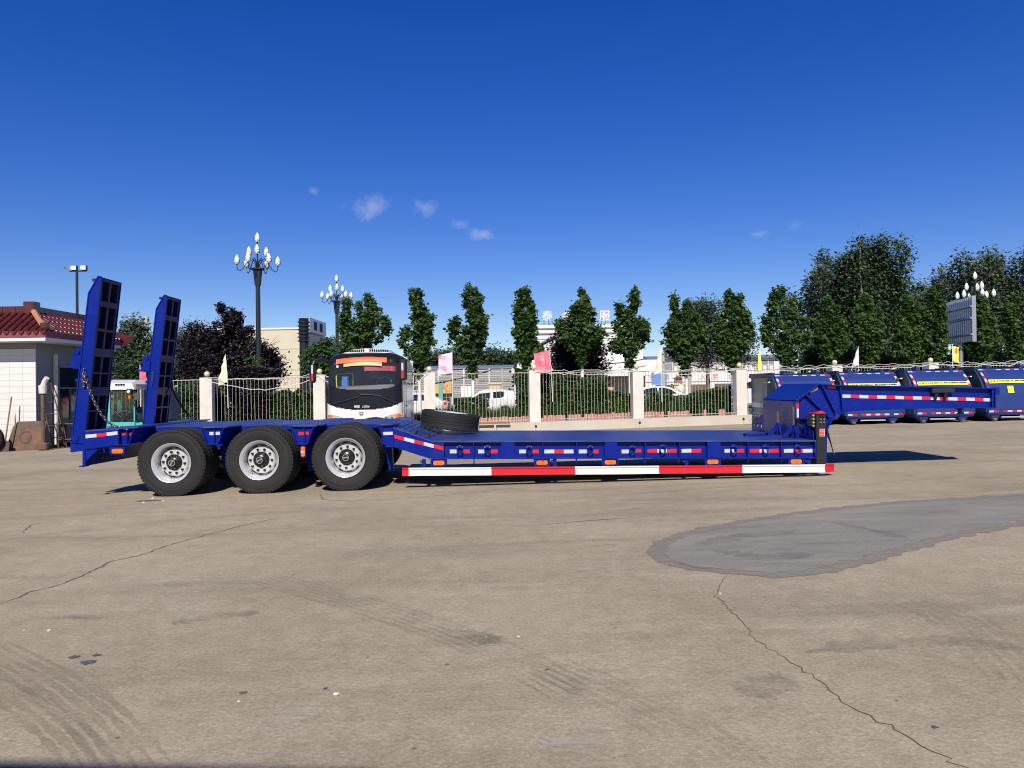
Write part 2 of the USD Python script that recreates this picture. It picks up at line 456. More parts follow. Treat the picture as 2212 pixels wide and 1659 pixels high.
mat("flag_pale", (0.76, 0.68, 0.70), 0.8)
mat("sign_yellow", (0.86, 0.75, 0.04), 0.45)
mat("ink", (0.02, 0.02, 0.02), 0.6)
mat("red_ink", (0.62, 0.03, 0.06), 0.6)
mat("pink_letter", (0.80, 0.62, 0.58), 0.6)
mat("bin_blue", (0.013, 0.032, 0.15), 0.42, noise=0.12, nscale=1.5)
mat("bin_dark", (0.010, 0.032, 0.062), 0.5)
mat("panel_grey", (0.11, 0.15, 0.18), 0.4, noise=0.12, nscale=1.5)  # darkened so that the flank's shade sits in the colour
mat("panel_teal", (0.012, 0.085, 0.15), 0.4)
mat("panel_pale", (0.36, 0.38, 0.39), 0.4)
mat("dark_grey", (0.05, 0.05, 0.052), 0.6)
mat("mid_grey", (0.20, 0.20, 0.20), 0.6)
mat("sand_stone", (0.52, 0.41, 0.27), 0.8, noise=0.1)
mat("brown_door", (0.11, 0.055, 0.04), 0.6)
mat("coral", (0.70, 0.24, 0.18), 0.7)
mat("skin", (0.45, 0.26, 0.18), 0.6)
mat("shirt_white", (0.74, 0.76, 0.80), 0.8)
mat("cap_red", (0.65, 0.07, 0.05), 0.8)
mat("blue_sign", (0.09, 0.22, 0.52), 0.5)
mat("light_cyan", (0.25, 0.62, 0.72), 0.5)
mat("cable_white", (0.62, 0.62, 0.60), 0.6)
mat("cable_black", (0.012, 0.012, 0.012), 0.6)
mat("label_red", (0.72, 0.05, 0.07), 0.5)
mat("clear_lamp", (0.62, 0.62, 0.58), 0.12, metal=0.5, noise=0.5, nscale=30)
mat("seat_cloth", (0.06, 0.075, 0.12), 0.9)
mat("interior_grey", (0.17, 0.17, 0.175), 0.8)
mat("stone_chip", (0.55, 0.50, 0.44), 0.9)
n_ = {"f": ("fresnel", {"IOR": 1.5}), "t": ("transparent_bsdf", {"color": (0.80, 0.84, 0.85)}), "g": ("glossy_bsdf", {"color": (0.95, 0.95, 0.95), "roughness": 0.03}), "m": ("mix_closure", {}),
      "d": ("diffuse_bsdf", {"color": (0.42, 0.45, 0.46)}), "m2": ("mix_closure", {"fac": 0.035})}  # small diffuse share paints in the grey haze of reflections
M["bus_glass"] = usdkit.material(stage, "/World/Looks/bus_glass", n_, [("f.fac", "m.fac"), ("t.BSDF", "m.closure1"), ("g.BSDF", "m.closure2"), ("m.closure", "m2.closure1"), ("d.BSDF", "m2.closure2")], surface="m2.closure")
pane("cab_glass", (0.60, 0.66, 0.66))
pane("window_glass", (0.5, 0.55, 0.57))
# ================================================================= ground
def concrete_material():
    n = {"g": ("geometry", {}),
         "big": ("noise_texture", {"scale": 0.35, "detail": 6.0, "roughness": 0.6}),
         "c1": ("rgb_ramp", {"ramp": [(0.28, (0.262, 0.217, 0.152)), (0.45, (0.312, 0.262, 0.188)), (0.6, (0.348, 0.296, 0.215)), (0.78, (0.395, 0.342, 0.255))]}),
         "mp": ("mapping", {"mapping_type": "point", "rotation": (0, 0, 0.14), "scale": (0.22, 1.5, 1.0)}),
         "streak": ("noise_texture", {"scale": 0.9, "detail": 7.0, "roughness": 0.62, "distortion": 0.4}),
         "sr": ("map_range", {"from_min": 0.52, "from_max": 0.72, "to_min": 0.0, "to_max": 0.62, "clamp": True}),
         "m1": ("mix", {"mix_type": "mix", "color2": (0.20, 0.172, 0.130)}),
         "mp2": ("mapping", {"mapping_type": "point", "rotation": (0, 0, -0.5), "scale": (0.5, 2.2, 1.0)}),
         "pale": ("noise_texture", {"scale": 1.1, "detail": 5.0, "roughness": 0.55}),
         "pr": ("map_range", {"from_min": 0.60, "from_max": 0.74, "to_min": 0.0, "to_max": 0.5, "clamp": True}),
         "m2": ("mix", {"mix_type": "mix", "color2": (0.43, 0.39, 0.315)}),
         "grain": ("noise_texture", {"scale": 42.0, "detail": 6.0, "roughness": 0.8}),
         "gr": ("map_range", {"from_min": 0.25, "from_max": 0.75, "to_min": 0.66, "to_max": 1.34, "clamp": True}),
         "spots": ("voronoi_texture", {"scale": 2.3, "feature": "f1"}),
         "spn": ("noise_texture", {"scale": 9.0, "detail": 3.0}),
         "spa": ("math", {"math_type": "multiply_add", "value2": 0.12, "value3": 0.0}),
         "spd": ("math", {"math_type": "add"}),
         "spr": ("map_range", {"from_min": 0.085, "from_max": 0.10, "to_min": 0.75, "to_max": 0.0, "clamp": True}),
         "m3": ("mix", {"mix_type": "mix", "color2": (0.07, 0.065, 0.062)}),
         "mg": ("mix", {"mix_type": "multiply", "fac": 1.0}),
         "ag": ("voronoi_texture", {"scale": 55.0, "feature": "f1"}), "agr": ("map_range", {"from_min": 0.05, "from_max": 0.5, "to_min": 1.09, "to_max": 0.92, "clamp": True}),
         "ma": ("mix", {"mix_type": "multiply", "fac": 1.0}),
         "mid": ("noise_texture", {"scale": 5.5, "detail": 6.0, "roughness": 0.7}), "midr": ("map_range", {"from_min": 0.3, "from_max": 0.7, "to_min": 0.88, "to_max": 1.11, "clamp": True}),
         "mm": ("mix", {"mix_type": "multiply", "fac": 1.0}),
         "b2": ("noise_texture", {"scale": 28.0, "detail": 5.0, "roughness": 0.7}),
         "b": ("bump", {"strength": 0.5, "distance": 0.014}),
         "p": ("principled_bsdf", {"roughness": 0.86, "specular_ior_level": 0.14})}
    l = [("g.position", "big.vector"), ("big.fac", "c1.fac"), ("g.position", "mp.vector"), ("mp.vector", "streak.vector"), ("streak.fac", "sr.value"),
         ("sr.result", "m1.fac"), ("c1.color", "m1.color1"), ("g.position", "mp2.vector"), ("mp2.vector", "pale.vector"), ("pale.fac", "pr.value"),
         ("pr.result", "m2.fac"), ("m1.color", "m2.color1"), ("g.position", "spots.vector"), ("g.position", "spn.vector"), ("spn.fac", "spa.value1"),
         ("spots.distance", "spd.value1"), ("spa.value", "spd.value2"), ("spd.value", "spr.value"), ("spr.result", "m3.fac"), ("m2.color", "m3.color1"),
         ("g.position", "grain.vector"), ("grain.fac", "gr.value"), ("m3.color", "mg.color1"), ("gr.result", "mg.color2"), ("g.position", "ag.vector"), ("ag.distance", "agr.value"), ("mg.color", "ma.color1"), ("agr.result", "ma.color2"), ("g.position", "mid.vector"), ("mid.fac", "midr.value"), ("ma.color", "mm.color1"), ("midr.result", "mm.color2"), ("mm.color", "p.base_color"),
         ("g.position", "b2.vector"), ("b2.fac", "b.height"), ("b.normal", "p.normal")]
    M["concrete"] = usdkit.material(stage, "/World/Looks/concrete", n, l, surface="p.BSDF")


concrete_material()


def patch_material():
    n = {"g": ("geometry", {}), "mp": ("mapping", {"mapping_type": "point", "rotation": (0, 0, -0.25), "scale": (0.7, 2.6, 1.0)}),
         "n": ("noise_texture", {"scale": 1.0, "detail": 7.0, "roughness": 0.65, "distortion": 0.5}),
         "r": ("rgb_ramp", {"ramp": [(0.28, (0.14, 0.133, 0.118)), (0.42, (0.190, 0.181, 0.160)), (0.54, (0.215, 0.203, 0.176)), (0.66, (0.262, 0.232, 0.180)), (0.8, (0.30, 0.255, 0.185))]}),
         "gn": ("noise_texture", {"scale": 70.0, "detail": 3.0}), "gr": ("map_range", {"from_min": 0.2, "from_max": 0.8, "to_min": 0.7, "to_max": 1.3, "clamp": True}),
         "m": ("mix", {"mix_type": "multiply", "fac": 1.0}), "b": ("bump", {"strength": 0.25, "distance": 0.008}),
         "p": ("principled_bsdf", {"roughness": 0.86, "specular_ior_level": 0.14})}
    l = [("g.position", "mp.vector"), ("mp.vector", "n.vector"), ("n.fac", "r.fac"), ("g.position", "gn.vector"), ("gn.fac", "gr.value"), ("r.color", "m.color1"), ("gr.result", "m.color2"),
         ("m.color", "p.base_color"), ("gn.fac", "b.height"), ("b.normal", "p.normal")]
    M["patch_concrete"] = usdkit.material(stage, "/World/Looks/patch_concrete", n, l, surface="p.BSDF")


patch_material()
mat("asphalt", (0.06, 0.06, 0.06), 0.9, noise=0.15, bump=0.3)
mat("soil", (0.10, 0.075, 0.05), 0.95, noise=0.25, nscale=4)
mat("crack_dark", (0.11, 0.09, 0.07), 0.95)
mat("mortar_pale", (0.40, 0.36, 0.30), 0.95, noise=0.15, nscale=20)
mat("oil_dark", (0.085, 0.09, 0.095), 0.6)


def smear(name, color, cover, scale=(0.6, 3.0), rot=0.0, lo=0.45):
    n = {"g": ("geometry", {}), "mp": ("mapping", {"mapping_type": "point", "rotation": (0, 0, rot), "scale": (scale[0], scale[1], 1)}),
         "n": ("noise_texture", {"scale": 2.5, "detail": 7.0, "roughness": 0.7}),
         "r": ("map_range", {"from_min": lo, "from_max": lo + 0.38, "to_min": 0.0, "to_max": cover, "clamp": True}),
         "d": ("diffuse_bsdf", {"color": color}), "t": ("transparent_bsdf", {}), "m": ("mix_closure", {})}
    l = [("g.position", "mp.vector"), ("mp.vector", "n.vector"), ("n.fac", "r.value"), ("r.result", "m.fac"), ("t.BSDF", "m.closure1"), ("d.BSDF", "m.closure2")]
    M[name] = usdkit.material(stage, "/World/Looks/" + name, n, l, surface="m.closure")


smear("tyre_smear", (0.165, 0.142, 0.115), 0.33, (1.1, 1.1), 0.0, 0.36)
smear("faint_smear", (0.175, 0.15, 0.122), 0.30, (0.8, 0.8), 0.0, 0.38)
smear("dark_smear", (0.13, 0.12, 0.11), 0.45, (0.8, 2.0), 0.1, 0.36)
smear("pale_smear", (0.46, 0.43, 0.40), 0.55, lo=0.46)
smear("rim_smear", (0.232, 0.220, 0.196), 0.9, (4.5, 4.5), 0.3, 0.26)
smear("ochre_smear", (0.30, 0.18, 0.05), 0.7, lo=0.5)


def sheet(xs, ys, lift=0.0):
    v = np.array([[x, y, ground_z(x) + lift] for y in ys for x in xs])
    n, m = len(xs), len(ys)
    f = [[j * n + i, j * n + i + 1, (j + 1) * n + i + 1, (j + 1) * n + i] for j in range(m - 1) for i in range(n - 1)]
    return (v, np.array(f))


obj("ground", sheet([-700, -19, 0, 19, 700], [-60, 0, 30, 900]), M["concrete"], kind="structure")
obj("road", sheet([-300, -19, 19, 300], [37.5, 52.0], 0.004), M["asphalt"], kind="structure")


def draped(pts, lift):
    """A flat patch with outline pts (x, y) lying on the yard."""
    g = _poly(pts)
    m = trimesh.creation.triangulate_polygon(g, engine="earcut")
    v2, f = np.asarray(m[0]), np.asarray(m[1])
    v = np.array([[x, y, ground_z(x) + lift] for x, y in v2])
    n = np.cross(v[f[:, 1]] - v[f[:, 0]], v[f[:, 2]] - v[f[:, 0]])
    f = np.where((n[:, 2] < 0)[:, None], f[:, ::-1], f)
    return trimesh.Trimesh(v, f, process=False)


def ground_path(uv):
    return np.array([on_ground(u, v)[:2] for u, v in uv])


def jagged(p, step=0.12, amp=0.02, seed=0):
    rng = np.random.default_rng(seed)
    ls = sg.LineString(p)
    n = max(3, int(ls.length / step))
    q = np.array([ls.interpolate(t, normalized=True).coords[0] for t in np.linspace(0, 1, n)])
    return q + rng.normal(0, amp, q.shape)


def ribbon(p, w, lift, seed=0, taper=True):
    rng = np.random.default_rng(seed)
    n = len(p)
    t = np.gradient(p, axis=0); t /= np.linalg.norm(t, axis=1, keepdims=True) + 1e-9
    nn = np.stack([-t[:, 1], t[:, 0]], 1)
    ww = w * (0.5 + rng.random(n)) * (np.minimum(1, np.minimum(np.arange(n), np.arange(n)[::-1]) / 4 + 0.15) if taper else 1)
    a, b = p + nn * ww[:, None] / 2, p - nn * ww[:, None] / 2
    v = np.array([[x, y, ground_z(x) + lift] for x, y in np.vstack([a, b])])
    f = np.array([[i, n + i, n + i + 1, i + 1] for i in range(n - 1)])
    return (v, f)


PATCH = [(1422, 1190), (1428, 1178), (1442, 1170), (1500, 1149), (1600, 1128), (1700, 1113), (1850, 1095), (2000, 1082), (2230, 1070), (2330, 1066),
         (2330, 1105), (2212, 1129), (2100, 1148), (2000, 1171), (1900, 1200), (1820, 1222), (1760, 1236), (1690, 1243), (1600, 1238), (1500, 1226), (1450, 1216), (1428, 1205)]
patch_outline = jagged(np.vstack([ground_path(PATCH), ground_path(PATCH[:1])]), 0.06, 0.03, 5)
patch_poly = _poly(patch_outline[:-1])
core_ = patch_poly.buffer(-0.05)
obj("concrete_patch", draped(max(getattr(core_, "geoms", [core_]), key=lambda g: g.area), 0.004), M["patch_concrete"], kind="structure")
rim_ = patch_poly.buffer(0.09).difference(patch_poly.buffer(-0.052))
for g_ in getattr(rim_, "geoms", [rim_]):
    if g_.area > 0.02:
        obj("patch_rim", draped(g_, 0.0062), M["rim_smear"], kind="structure")
n_po = len(patch_outline)
for k, (a, b) in enumerate(((0.66, 0.675), (0.58, 0.64), (0.80, 0.815), (0.93, 0.97))):
    seg = patch_outline[int(a * n_po):int(b * n_po)]
    obj("patch_edge", ribbon(seg, 0.012 if k % 2 else 0.03, 0.008, k), M["crack_dark" if k % 2 else "mortar_pale"], kind="structure")
for i, (uv, w) in enumerate([
        ([(0, 1303), (30, 1295), (75, 1277), (120, 1267), (175, 1246), (200, 1232), (240, 1213), (300, 1200), (350, 1183), (400, 1168), (470, 1150), (530, 1134), (600, 1120)], 0.022),
        ([(1568, 1243), (1558, 1262), (1549, 1283), (1556, 1300), (1590, 1328), (1625, 1375), (1640, 1386), (1700, 1425), (1760, 1463), (1800, 1500), (1860, 1541), (1930, 1573), (1990, 1610), (2060, 1645), (2130, 1690)], 0.009),
        ([(690, 1066), (698, 1080), (760, 1083), (900, 1075), (1030, 1063), (1110, 1055)], 0.018),
        ([(50, 1152), (66, 1134), (102, 1128)], 0.025),
        ([(1300, 1072), (1500, 1058), (1640, 1046)], 0.012)]):
    obj("ground_crack", ribbon(jagged(ground_path(uv), 0.05, 0.013, i), w * 0.62, 0.003, i + 9), M["crack_dark"], kind="structure")
obj("saw_cut", ribbon(jagged(ground_path([(1100, 1139), (1300, 1123), (1480, 1111)]), 0.4, 0.004, 2), 0.018, 0.003, 4), M["rust"], kind="structure")
def smooth_path(uv, n=26):
    ls = sg.LineString(ground_path(uv))
    q_ = np.array([ls.interpolate(t, normalized=True).coords[0] for t in np.linspace(0, 1, n)])
    for _ in range(3):
        q_[1:-1] = (q_[:-2] + 2 * q_[1:-1] + q_[2:]) / 4
    return q_


# tyre tracks: the ribs of one tread side by side
kk = 0
for uv, width, ribs in (([(-30, 1400), (60, 1445), (130, 1490), (200, 1545), (250, 1600), (300, 1668)], 0.30, 5), ([(-40, 1478), (40, 1510), (110, 1560), (165, 1610), (200, 1665)], 0.22, 4),
                        ([(560, 1248), (720, 1290), (860, 1330), (1000, 1378), (1120, 1430), (1250, 1500)], 0.34, 6), ([(1180, 1440), (1330, 1500), (1480, 1580), (1600, 1665)], 0.34, 6),
                        ([(1960, 1290), (2060, 1330), (2140, 1390), (2230, 1480)], 0.42, 6), ([(0, 1172), (150, 1148), (330, 1129), (560, 1110), (760, 1098)], 0.26, 4), ([(2212, 1035), (2050, 1030), (1900, 1046), (1700, 1050)], 0.24, 4)):
    c_ = smooth_path(uv)
    t_ = np.gradient(c_, axis=0); t_ /= np.linalg.norm(t_, axis=1, keepdims=True)
    nn_ = np.stack([-t_[:, 1], t_[:, 0]], 1)
    for r_ in range(ribs):
        kk += 1
        obj("tyre_mark", ribbon(c_ + nn_ * width * ((r_ + 0.5) / ribs - 0.5), 0.68 * width / ribs, 0.0052 + 0.00016 * kk, kk), M["tyre_smear" if uv[0][0] < 0 else "faint_smear"], kind="structure")
for i, (uv, w, m) in enumerate([
        ([(1740, 1412), (1840, 1398), (1950, 1388), (2060, 1386), (2150, 1394), (2240, 1408)], 0.15, "dark_smear"), ([(1600, 1500), (1660, 1482), (1720, 1476)], 0.26, "dark_smear"), ([(360, 1352), (420, 1340), (480, 1332), (560, 1326)], 0.13, "dark_smear"),
        ([(70, 1341), (150, 1335), (230, 1337)], 0.08, "dark_smear"), ([(950, 1368), (1020, 1375), (1080, 1392)], 0.15, "dark_smear"),
        ([(1250, 1232), (1330, 1243), (1420, 1247)], 0.22, "pale_smear"), ([(560, 1570), (640, 1545), (700, 1530)], 0.2, "pale_smear"),
        ([(1180, 1640), (1260, 1600), (1320, 1580)], 0.2, "pale_smear"), ([(1560, 1340), (1575, 1365), (1590, 1400)], 0.11, "ochre_smear"),
        ([(1170, 1316), (1230, 1313), (1330, 1314)], 0.07, "ochre_smear"), ([(1500, 1180), (1600, 1160), (1720, 1150)], 0.2, "dark_smear"),
        ([(1540, 1190), (1640, 1206), (1760, 1200)], 0.2, "dark_smear"), ([(1800, 1130), (1900, 1150), (1960, 1165)], 0.12, "dark_smear"), ([(1300, 1110), (1380, 1100), (1440, 1096)], 0.1, "dark_smear")]):
    obj("ground_stain", ribbon(smooth_path(uv), w, 0.0135 + 0.0004 * i, i), M[m], kind="structure")
for i, (u, v, a, b) in enumerate([(190, 1432, 0.042, 0.018), (160, 1420, 0.03, 0.012), (210, 1416, 0.028, 0.009), (1182, 1447, 0.011, 0.005), (702, 1488, 0.012, 0.006), (2020, 1572, 0.014, 0.006), (320, 1082, 0.16, 0.03)]):
    c = on_ground(u, v)[:2]
    th = np.linspace(0, 2 * np.pi, 15)[:-1]
    rr = 1 + 0.35 * np.random.default_rng(i).normal(0, 0.6, 14)
    obj("oil_spot", draped(np.stack([c[0] + a * rr * np.cos(th), c[1] + 2.2 * b * rr * np.sin(th)], 1), 0.004), M["oil_dark"], kind="structure")
rng = np.random.default_rng(4)
for i, (u, v, s) in enumerate([(728, 1502, 0.012), (105, 1363, 0.008), (1120, 1376, 0.006), (1050, 1377, 0.005), (52, 1362, 0.005), (516, 1516, 0.005), (1555, 1283, 0.008), (330, 1078, 0.018), (352, 1083, 0.014), (310, 1086, 0.016)]):
    st = trimesh.creation.icosphere(1, s)
    st.vertices = st.vertices * [1.3, 1, 0.7] * (1 + 0.25 * rng.normal(0, 1, (len(st.vertices), 1)))
    c = on_ground(u, v)
    obj("stone_chip", moved(st, c + [0, 0, s * 0.45]), M["stone_chip"], label="small pale chip of stone lying loose on the bare concrete yard", cat="stone", group="stone chips on the yard")

# ================================================================= fence along the road
FDIR = np.array([1, 0.12]) / math.hypot(1, 0.12)
FROT = math.atan2(0.12, 1)
fence_y = lambda x: 27.4 + 0.12 * x


def fence_x(u):
    a = (u - CX + 0.6) / FPX
    return a * 27.4 / (1 - 0.12 * a)


posts = [(205, 822), (447, 816), (690, 810), (927, 805), (1153, 801), (1375, 799), (1597, 796), (1803, 790), (2010, 785), (2222, 780)]
post_at = []
for u, v in posts:
    x = fence_x(u)
    y = fence_y(x)
    post_at.append((x, y, at(u, v, y)[2]))
# the low wall under the fence, in one run
pl0, pl1 = post_at[0], post_at[-1]
wl = thing("plinth_wall", "low cream rendered plinth wall stained ochre under the iron fence", "low wall", (pl0[0], pl0[1], 0), FROT)
L = math.hypot(pl1[0] - pl0[0], pl1[1] - pl0[1])
edges = [0.0]
for x, y, z in post_at[1:]:
    edges.append(math.hypot(x - pl0[0], y - pl0[1]))
PLINTH_H = 0.33
for a, b in zip(edges[:-1], edges[1:]):
    za, zb = ground_z(pl0[0] + a * FDIR[0]), ground_z(pl0[0] + b * FDIR[0])
    v = [(s, y, z) for s, zz in ((a + 0.004, za), (b - 0.004, zb)) for y in (-0.30, 0.26) for z in (zz - 0.05, zz + PLINTH_H)]
    m = trimesh.convex.convex_hull(np.array(v))
    obj("wall_section", m, M["plinth"], wl)
for e in edges[1:-1]:
    zz = ground_z(pl0[0] + e * FDIR[0])
    obj("weep_hole", box(e - 0.04, e + 0.04, -0.303, -0.28, zz + 0.14, zz + 0.22), M["hole_black"], wl)
post_names = ["white square fence post half hidden behind the raised ramps", "cracked white fence post with ball, left of the beige flag", "white fence post partly hidden behind the coach's left mirror",
              "white fence post with ball just right of the coach", "stained white fence post beside the rose red flag", "white fence post with ball beside the cream flag",
              "white fence post with ball at the left end of the blue skips", "white fence post head showing above the first two skips, near the pale flag", "white fence post head showing above the third skip, by the yellow flag with red letters",
              "white fence post at the right end of the fence behind the last skip"]
for i, (x, y, z) in enumerate(post_at):
    zz = ground_z(x)
    p = thing("fence_post", post_names[i], "fence post", (x, y, zz), FROT, "white posts of the iron fence")
    h = z - zz
    obj("shaft", box(-0.2, 0.2, -0.2, 0.2, 0.0, h, 0.008), M["plaster_white"], p)
    obj("collar", lathe([(0, h + 0.001), (0.05, h + 0.001), (0.045, h + 0.04), (0, h + 0.04)], 16), M["black_plastic"], p)
    obj("ball", ball((0, 0, h + 0.125), 0.094, 3), M["globe_cream"], p, smooth=True)
panel_names = ["iron fence panel left of the cracked post, seen between the ramps and it", "iron fence panel with the beige flag on it", "iron fence panel hidden mostly behind the white coach",
               "iron fence panel with the pale pink flag, in front of the white hatchback", "iron fence panel right of the rose red flag, in front of the plum bush", "iron fence panel with the cream flag, in front of the trimmed hedge",
               "iron fence panel above the first skip, with the plain yellow flag", "iron fence panel above the second and third skips, with the pale flag", "iron fence panel at the right edge, with the red lettered yellow flag"]
rng = np.random.default_rng(11)
for i in range(len(post_at) - 1):
    (x0, y0, z0), (x1, y1, z1) = post_at[i], post_at[i + 1]
    ln = math.hypot(x1 - x0, y1 - y0) - 0.4
    bx, by = x0 + 0.2 * FDIR[0], y0 + 0.2 * FDIR[1]
    pn = thing("iron_fence", panel_names[i], "fence panel", (bx, by, 0), FROT, "iron panels of the fence")
    ta, tb = z0 - 0.07, z1 - 0.07
    ga, gb = ground_z(x0) + PLINTH_H + 0.07, ground_z(x1) + PLINTH_H + 0.07
    obj("top_rail", tube([(0, 0, ta), (ln, 0, tb)], 0.018, 6), M["bar_metal"], pn)
    obj("bottom_rail", tube([(0, 0, ga), (ln, 0, gb)], 0.017, 6), M["bar_metal"], pn)
    nb = int(round(ln / 0.126))
    for k in range(1, nb):
        s = ln * k / nb
        t = s / ln
        s2 = s + rng.normal(0, 0.006)
        obj("bar", tube([(s2, 0.0, ga + (gb - ga) * t - 0.05), (s + rng.normal(0, 0.006), 0, ta + (tb - ta) * t)], 0.0082, 5), M["bar_metal"], pn)
# wires draped along the top of the fence
rng = np.random.default_rng(21)
wire_names = ["thin white cable looped along the fence top left of the coach", "thin white cable sagging across the fence bars right of the coach", "thin white cable tied along the fence top by the rose flag",
              "thin white cable along the fence top by the cream flag", "thin white cable bundled on the fence above the first skip", "thin white cable bundled on the fence above the second skip", "thin white cable bundled on the fence above the right hand skips"]
for i, (a, b, sag) in enumerate([(1, 2, 0.42), (2, 3, 0.75), (4, 5, 0.12), (5, 6, 0.16), (6, 7, 0.10), (7, 8, 0.12), (8, 9, 0.12)]):
    (x0, y0, z0), (x1, y1, z1) = post_at[a], post_at[b]
    ms = []
    for k in range(2):
        n = 22
        p = wavy_line((x0, y0 - 0.22, z0 - 0.03 + 0.05 * k), (x1, y1 - 0.22, z1 - 0.03 + 0.05 * k), sag * (1 - 0.7 * k), n)
        p[1:-1] += rng.normal(0, 0.025, (n - 2, 3)) * [0.3, 0.3, 1]
        ms.append(tube(p, 0.011 - 0.003 * k, 5))
    obj("fence_cable", cat(ms), M["cable_white"], label=wire_names[i], cat="cable", group="cables on the fence")


# flags on thin poles tied to the fence
def flag(u, v_top, v_bot, width, height, material, label, lean=0.0, hang=0.0, text=None, ink=None, dirn=-1, seed=0, fold=0.06):
    x = fence_x(u)
    y = fence_y(x) - 0.06
    ztop, zbot = at(u, v_top, y)[2], at(u, v_bot, y)[2]
    t = thing("flag", label, "flag", (x, y, zbot), 0, "flags along the fence")
    h = ztop - zbot
    lx = lean * h
    obj("pole", tube([(-lx * 0.3, 0, -1.1), (0, 0, 0), (lx, 0, h + 0.03)], 0.012, 6), M["limewash"], t)
    rng = np.random.default_rng(seed)
    nu, nv = 16, 20
    g = []
    for j in range(nv + 1):
        for i in range(nu + 1):
            a, b = i / nu, j / nv
            bx = lx * (1 - b * height / h) + dirn * width * a * (1 - hang * (1 - b))
            bz = h - b * height - hang * 0.55 * a * height * (1 - b * 0.5) - 0.14 * a * height * (hang == 0)
            wv = fold * a * (math.sin(5.5 * a + 3.2 * b + seed) + 0.5 * math.sin(11 * b + 4 * a + seed * 2))
            g.append((bx + 0.3 * wv * (hang > 0), wv - 0.02, bz))
    g = np.array(g)
    f = np.array([[j * (nu + 1) + i, (j + 1) * (nu + 1) + i, (j + 1) * (nu + 1) + i + 1, j * (nu + 1) + i + 1] for j in range(nv) for i in range(nu)])
    if dirn > 0:
        pass
    c = obj("cloth", (g, f), M[material], t, smooth=True)
    if text:
        # stack the characters down the cloth and wrap them on its waves
        ms = []
        for k, ch in enumerate(text):
            q = letters(ch, height * 0.17, 0.004)
            q = q.subdivide()
            a = 0.5 + q.vertices[:, 0] / width * -dirn * -1 * dirn
            b = 0.16 + 0.21 * k - q.vertices[:, 1] / height
            a = np.clip(0.5 + dirn * q.vertices[:, 0] / width, 0, 1)
            wv = fold * a * (np.sin(5.5 * a + 3.2 * b + seed) + 0.5 * np.sin(11 * b + 4 * a + seed * 2))
            bx = lx * (1 - b * height / h) + dirn * width * a * (1 - hang * (1 - b))
            bz = h - b * height - hang * 0.55 * a * height * (1 - b * 0.5) - 0.14 * a * height * (hang == 0)
            ms.append(trimesh.Trimesh(np.stack([bx + 0.3 * wv * (hang > 0), wv - 0.028 - q.vertices[:, 2], bz], 1), q.faces, process=False))
        obj("lettering", cat(ms), M[ink], c)
    return t


flag(977, 761, 806, 0.48, 0.72, "flag_pink", "faded pink flag with pale letters flying right of the coach", text="安全生产", ink="flag_pale", seed=1)
flag(1191, 757, 802, 0.55, 0.74, "flag_rose", "rose red flag with white lettering on the fence beside the plum bush", lean=-0.10, text="口碑安全", ink="plaster_white", seed=2)
flag(492, 767, 812, 0.30, 0.90, "flag_cream", "beige stained flag hanging limp before the dark plum trees", hang=0.6, lean=-0.08, seed=3)
flag(1428, 752, 803, 0.28, 0.86, "flag_cream", "cream flag hanging limp in front of the white building", hang=0.55, seed=4)
flag(1643, 757, 797, 0.13, 0.72, "flag_yellow", "plain yellow flag, narrow and limp, above the first skip", hang=0.4, lean=-0.05, seed=5, fold=0.03)
flag(1853, 750, 788, 0.27, 0.66, "flag_pale", "pale lilac flag, limp, above the second skip", hang=0.6, seed=6)
flag(2056, 747, 783, 0.24, 0.58, "flag_yellow", "yellow flag with red letters below the metal billboard", dirn=1, text="全民", ink="red_ink", seed=7, fold=0.04)
flag(304, 790, 826, 0.24, 0.62, "flag_rose", "small rosy flag between the two raised ramps", hang=0.4, dirn=1, seed=8)

# pink edging bricks behind the fence
eb = thing("brick_edging", "row of pink bricks set on edge behind the iron fence, broken in places", "brick edging", (0, 0, 0))
rng = np.random.default_rng(8)
s = fence_x(870)
while s < fence_x(1600):
    x, y = s, fence_y(s) + 0.55
    if not (1360 < 0) and rng.random() > (0.5 if s > fence_x(1500) else 0.05):
        w = 0.108 + rng.normal(0, 0.004)
        h = 0.30 + rng.normal(0, 0.012) - (0.1 if rng.random() < 0.07 else 0)
        b = box(-w / 2, w / 2, -0.05, 0.05, 0, h + 0.22, 0.004)
        obj("brick", moved(b, (x, y, ground_z(x)), [0, 0, 1], FROT + rng.normal(0, 0.05)), M["pink_brick"], eb)
    s += 0.116
# strip of soil and grass behind the fence
sx = np.linspace(-18, 24, 30)
v = np.array([[x, fence_y(x) + o, ground_z(x) + 0.16] for o in (0.6, 6.5) for x in sx])
n = len(sx)
obj("verge", (v, np.array([[i, i + 1, n + i + 1, n + i] for i in range(n - 1)])), M["soil"], kind="structure")


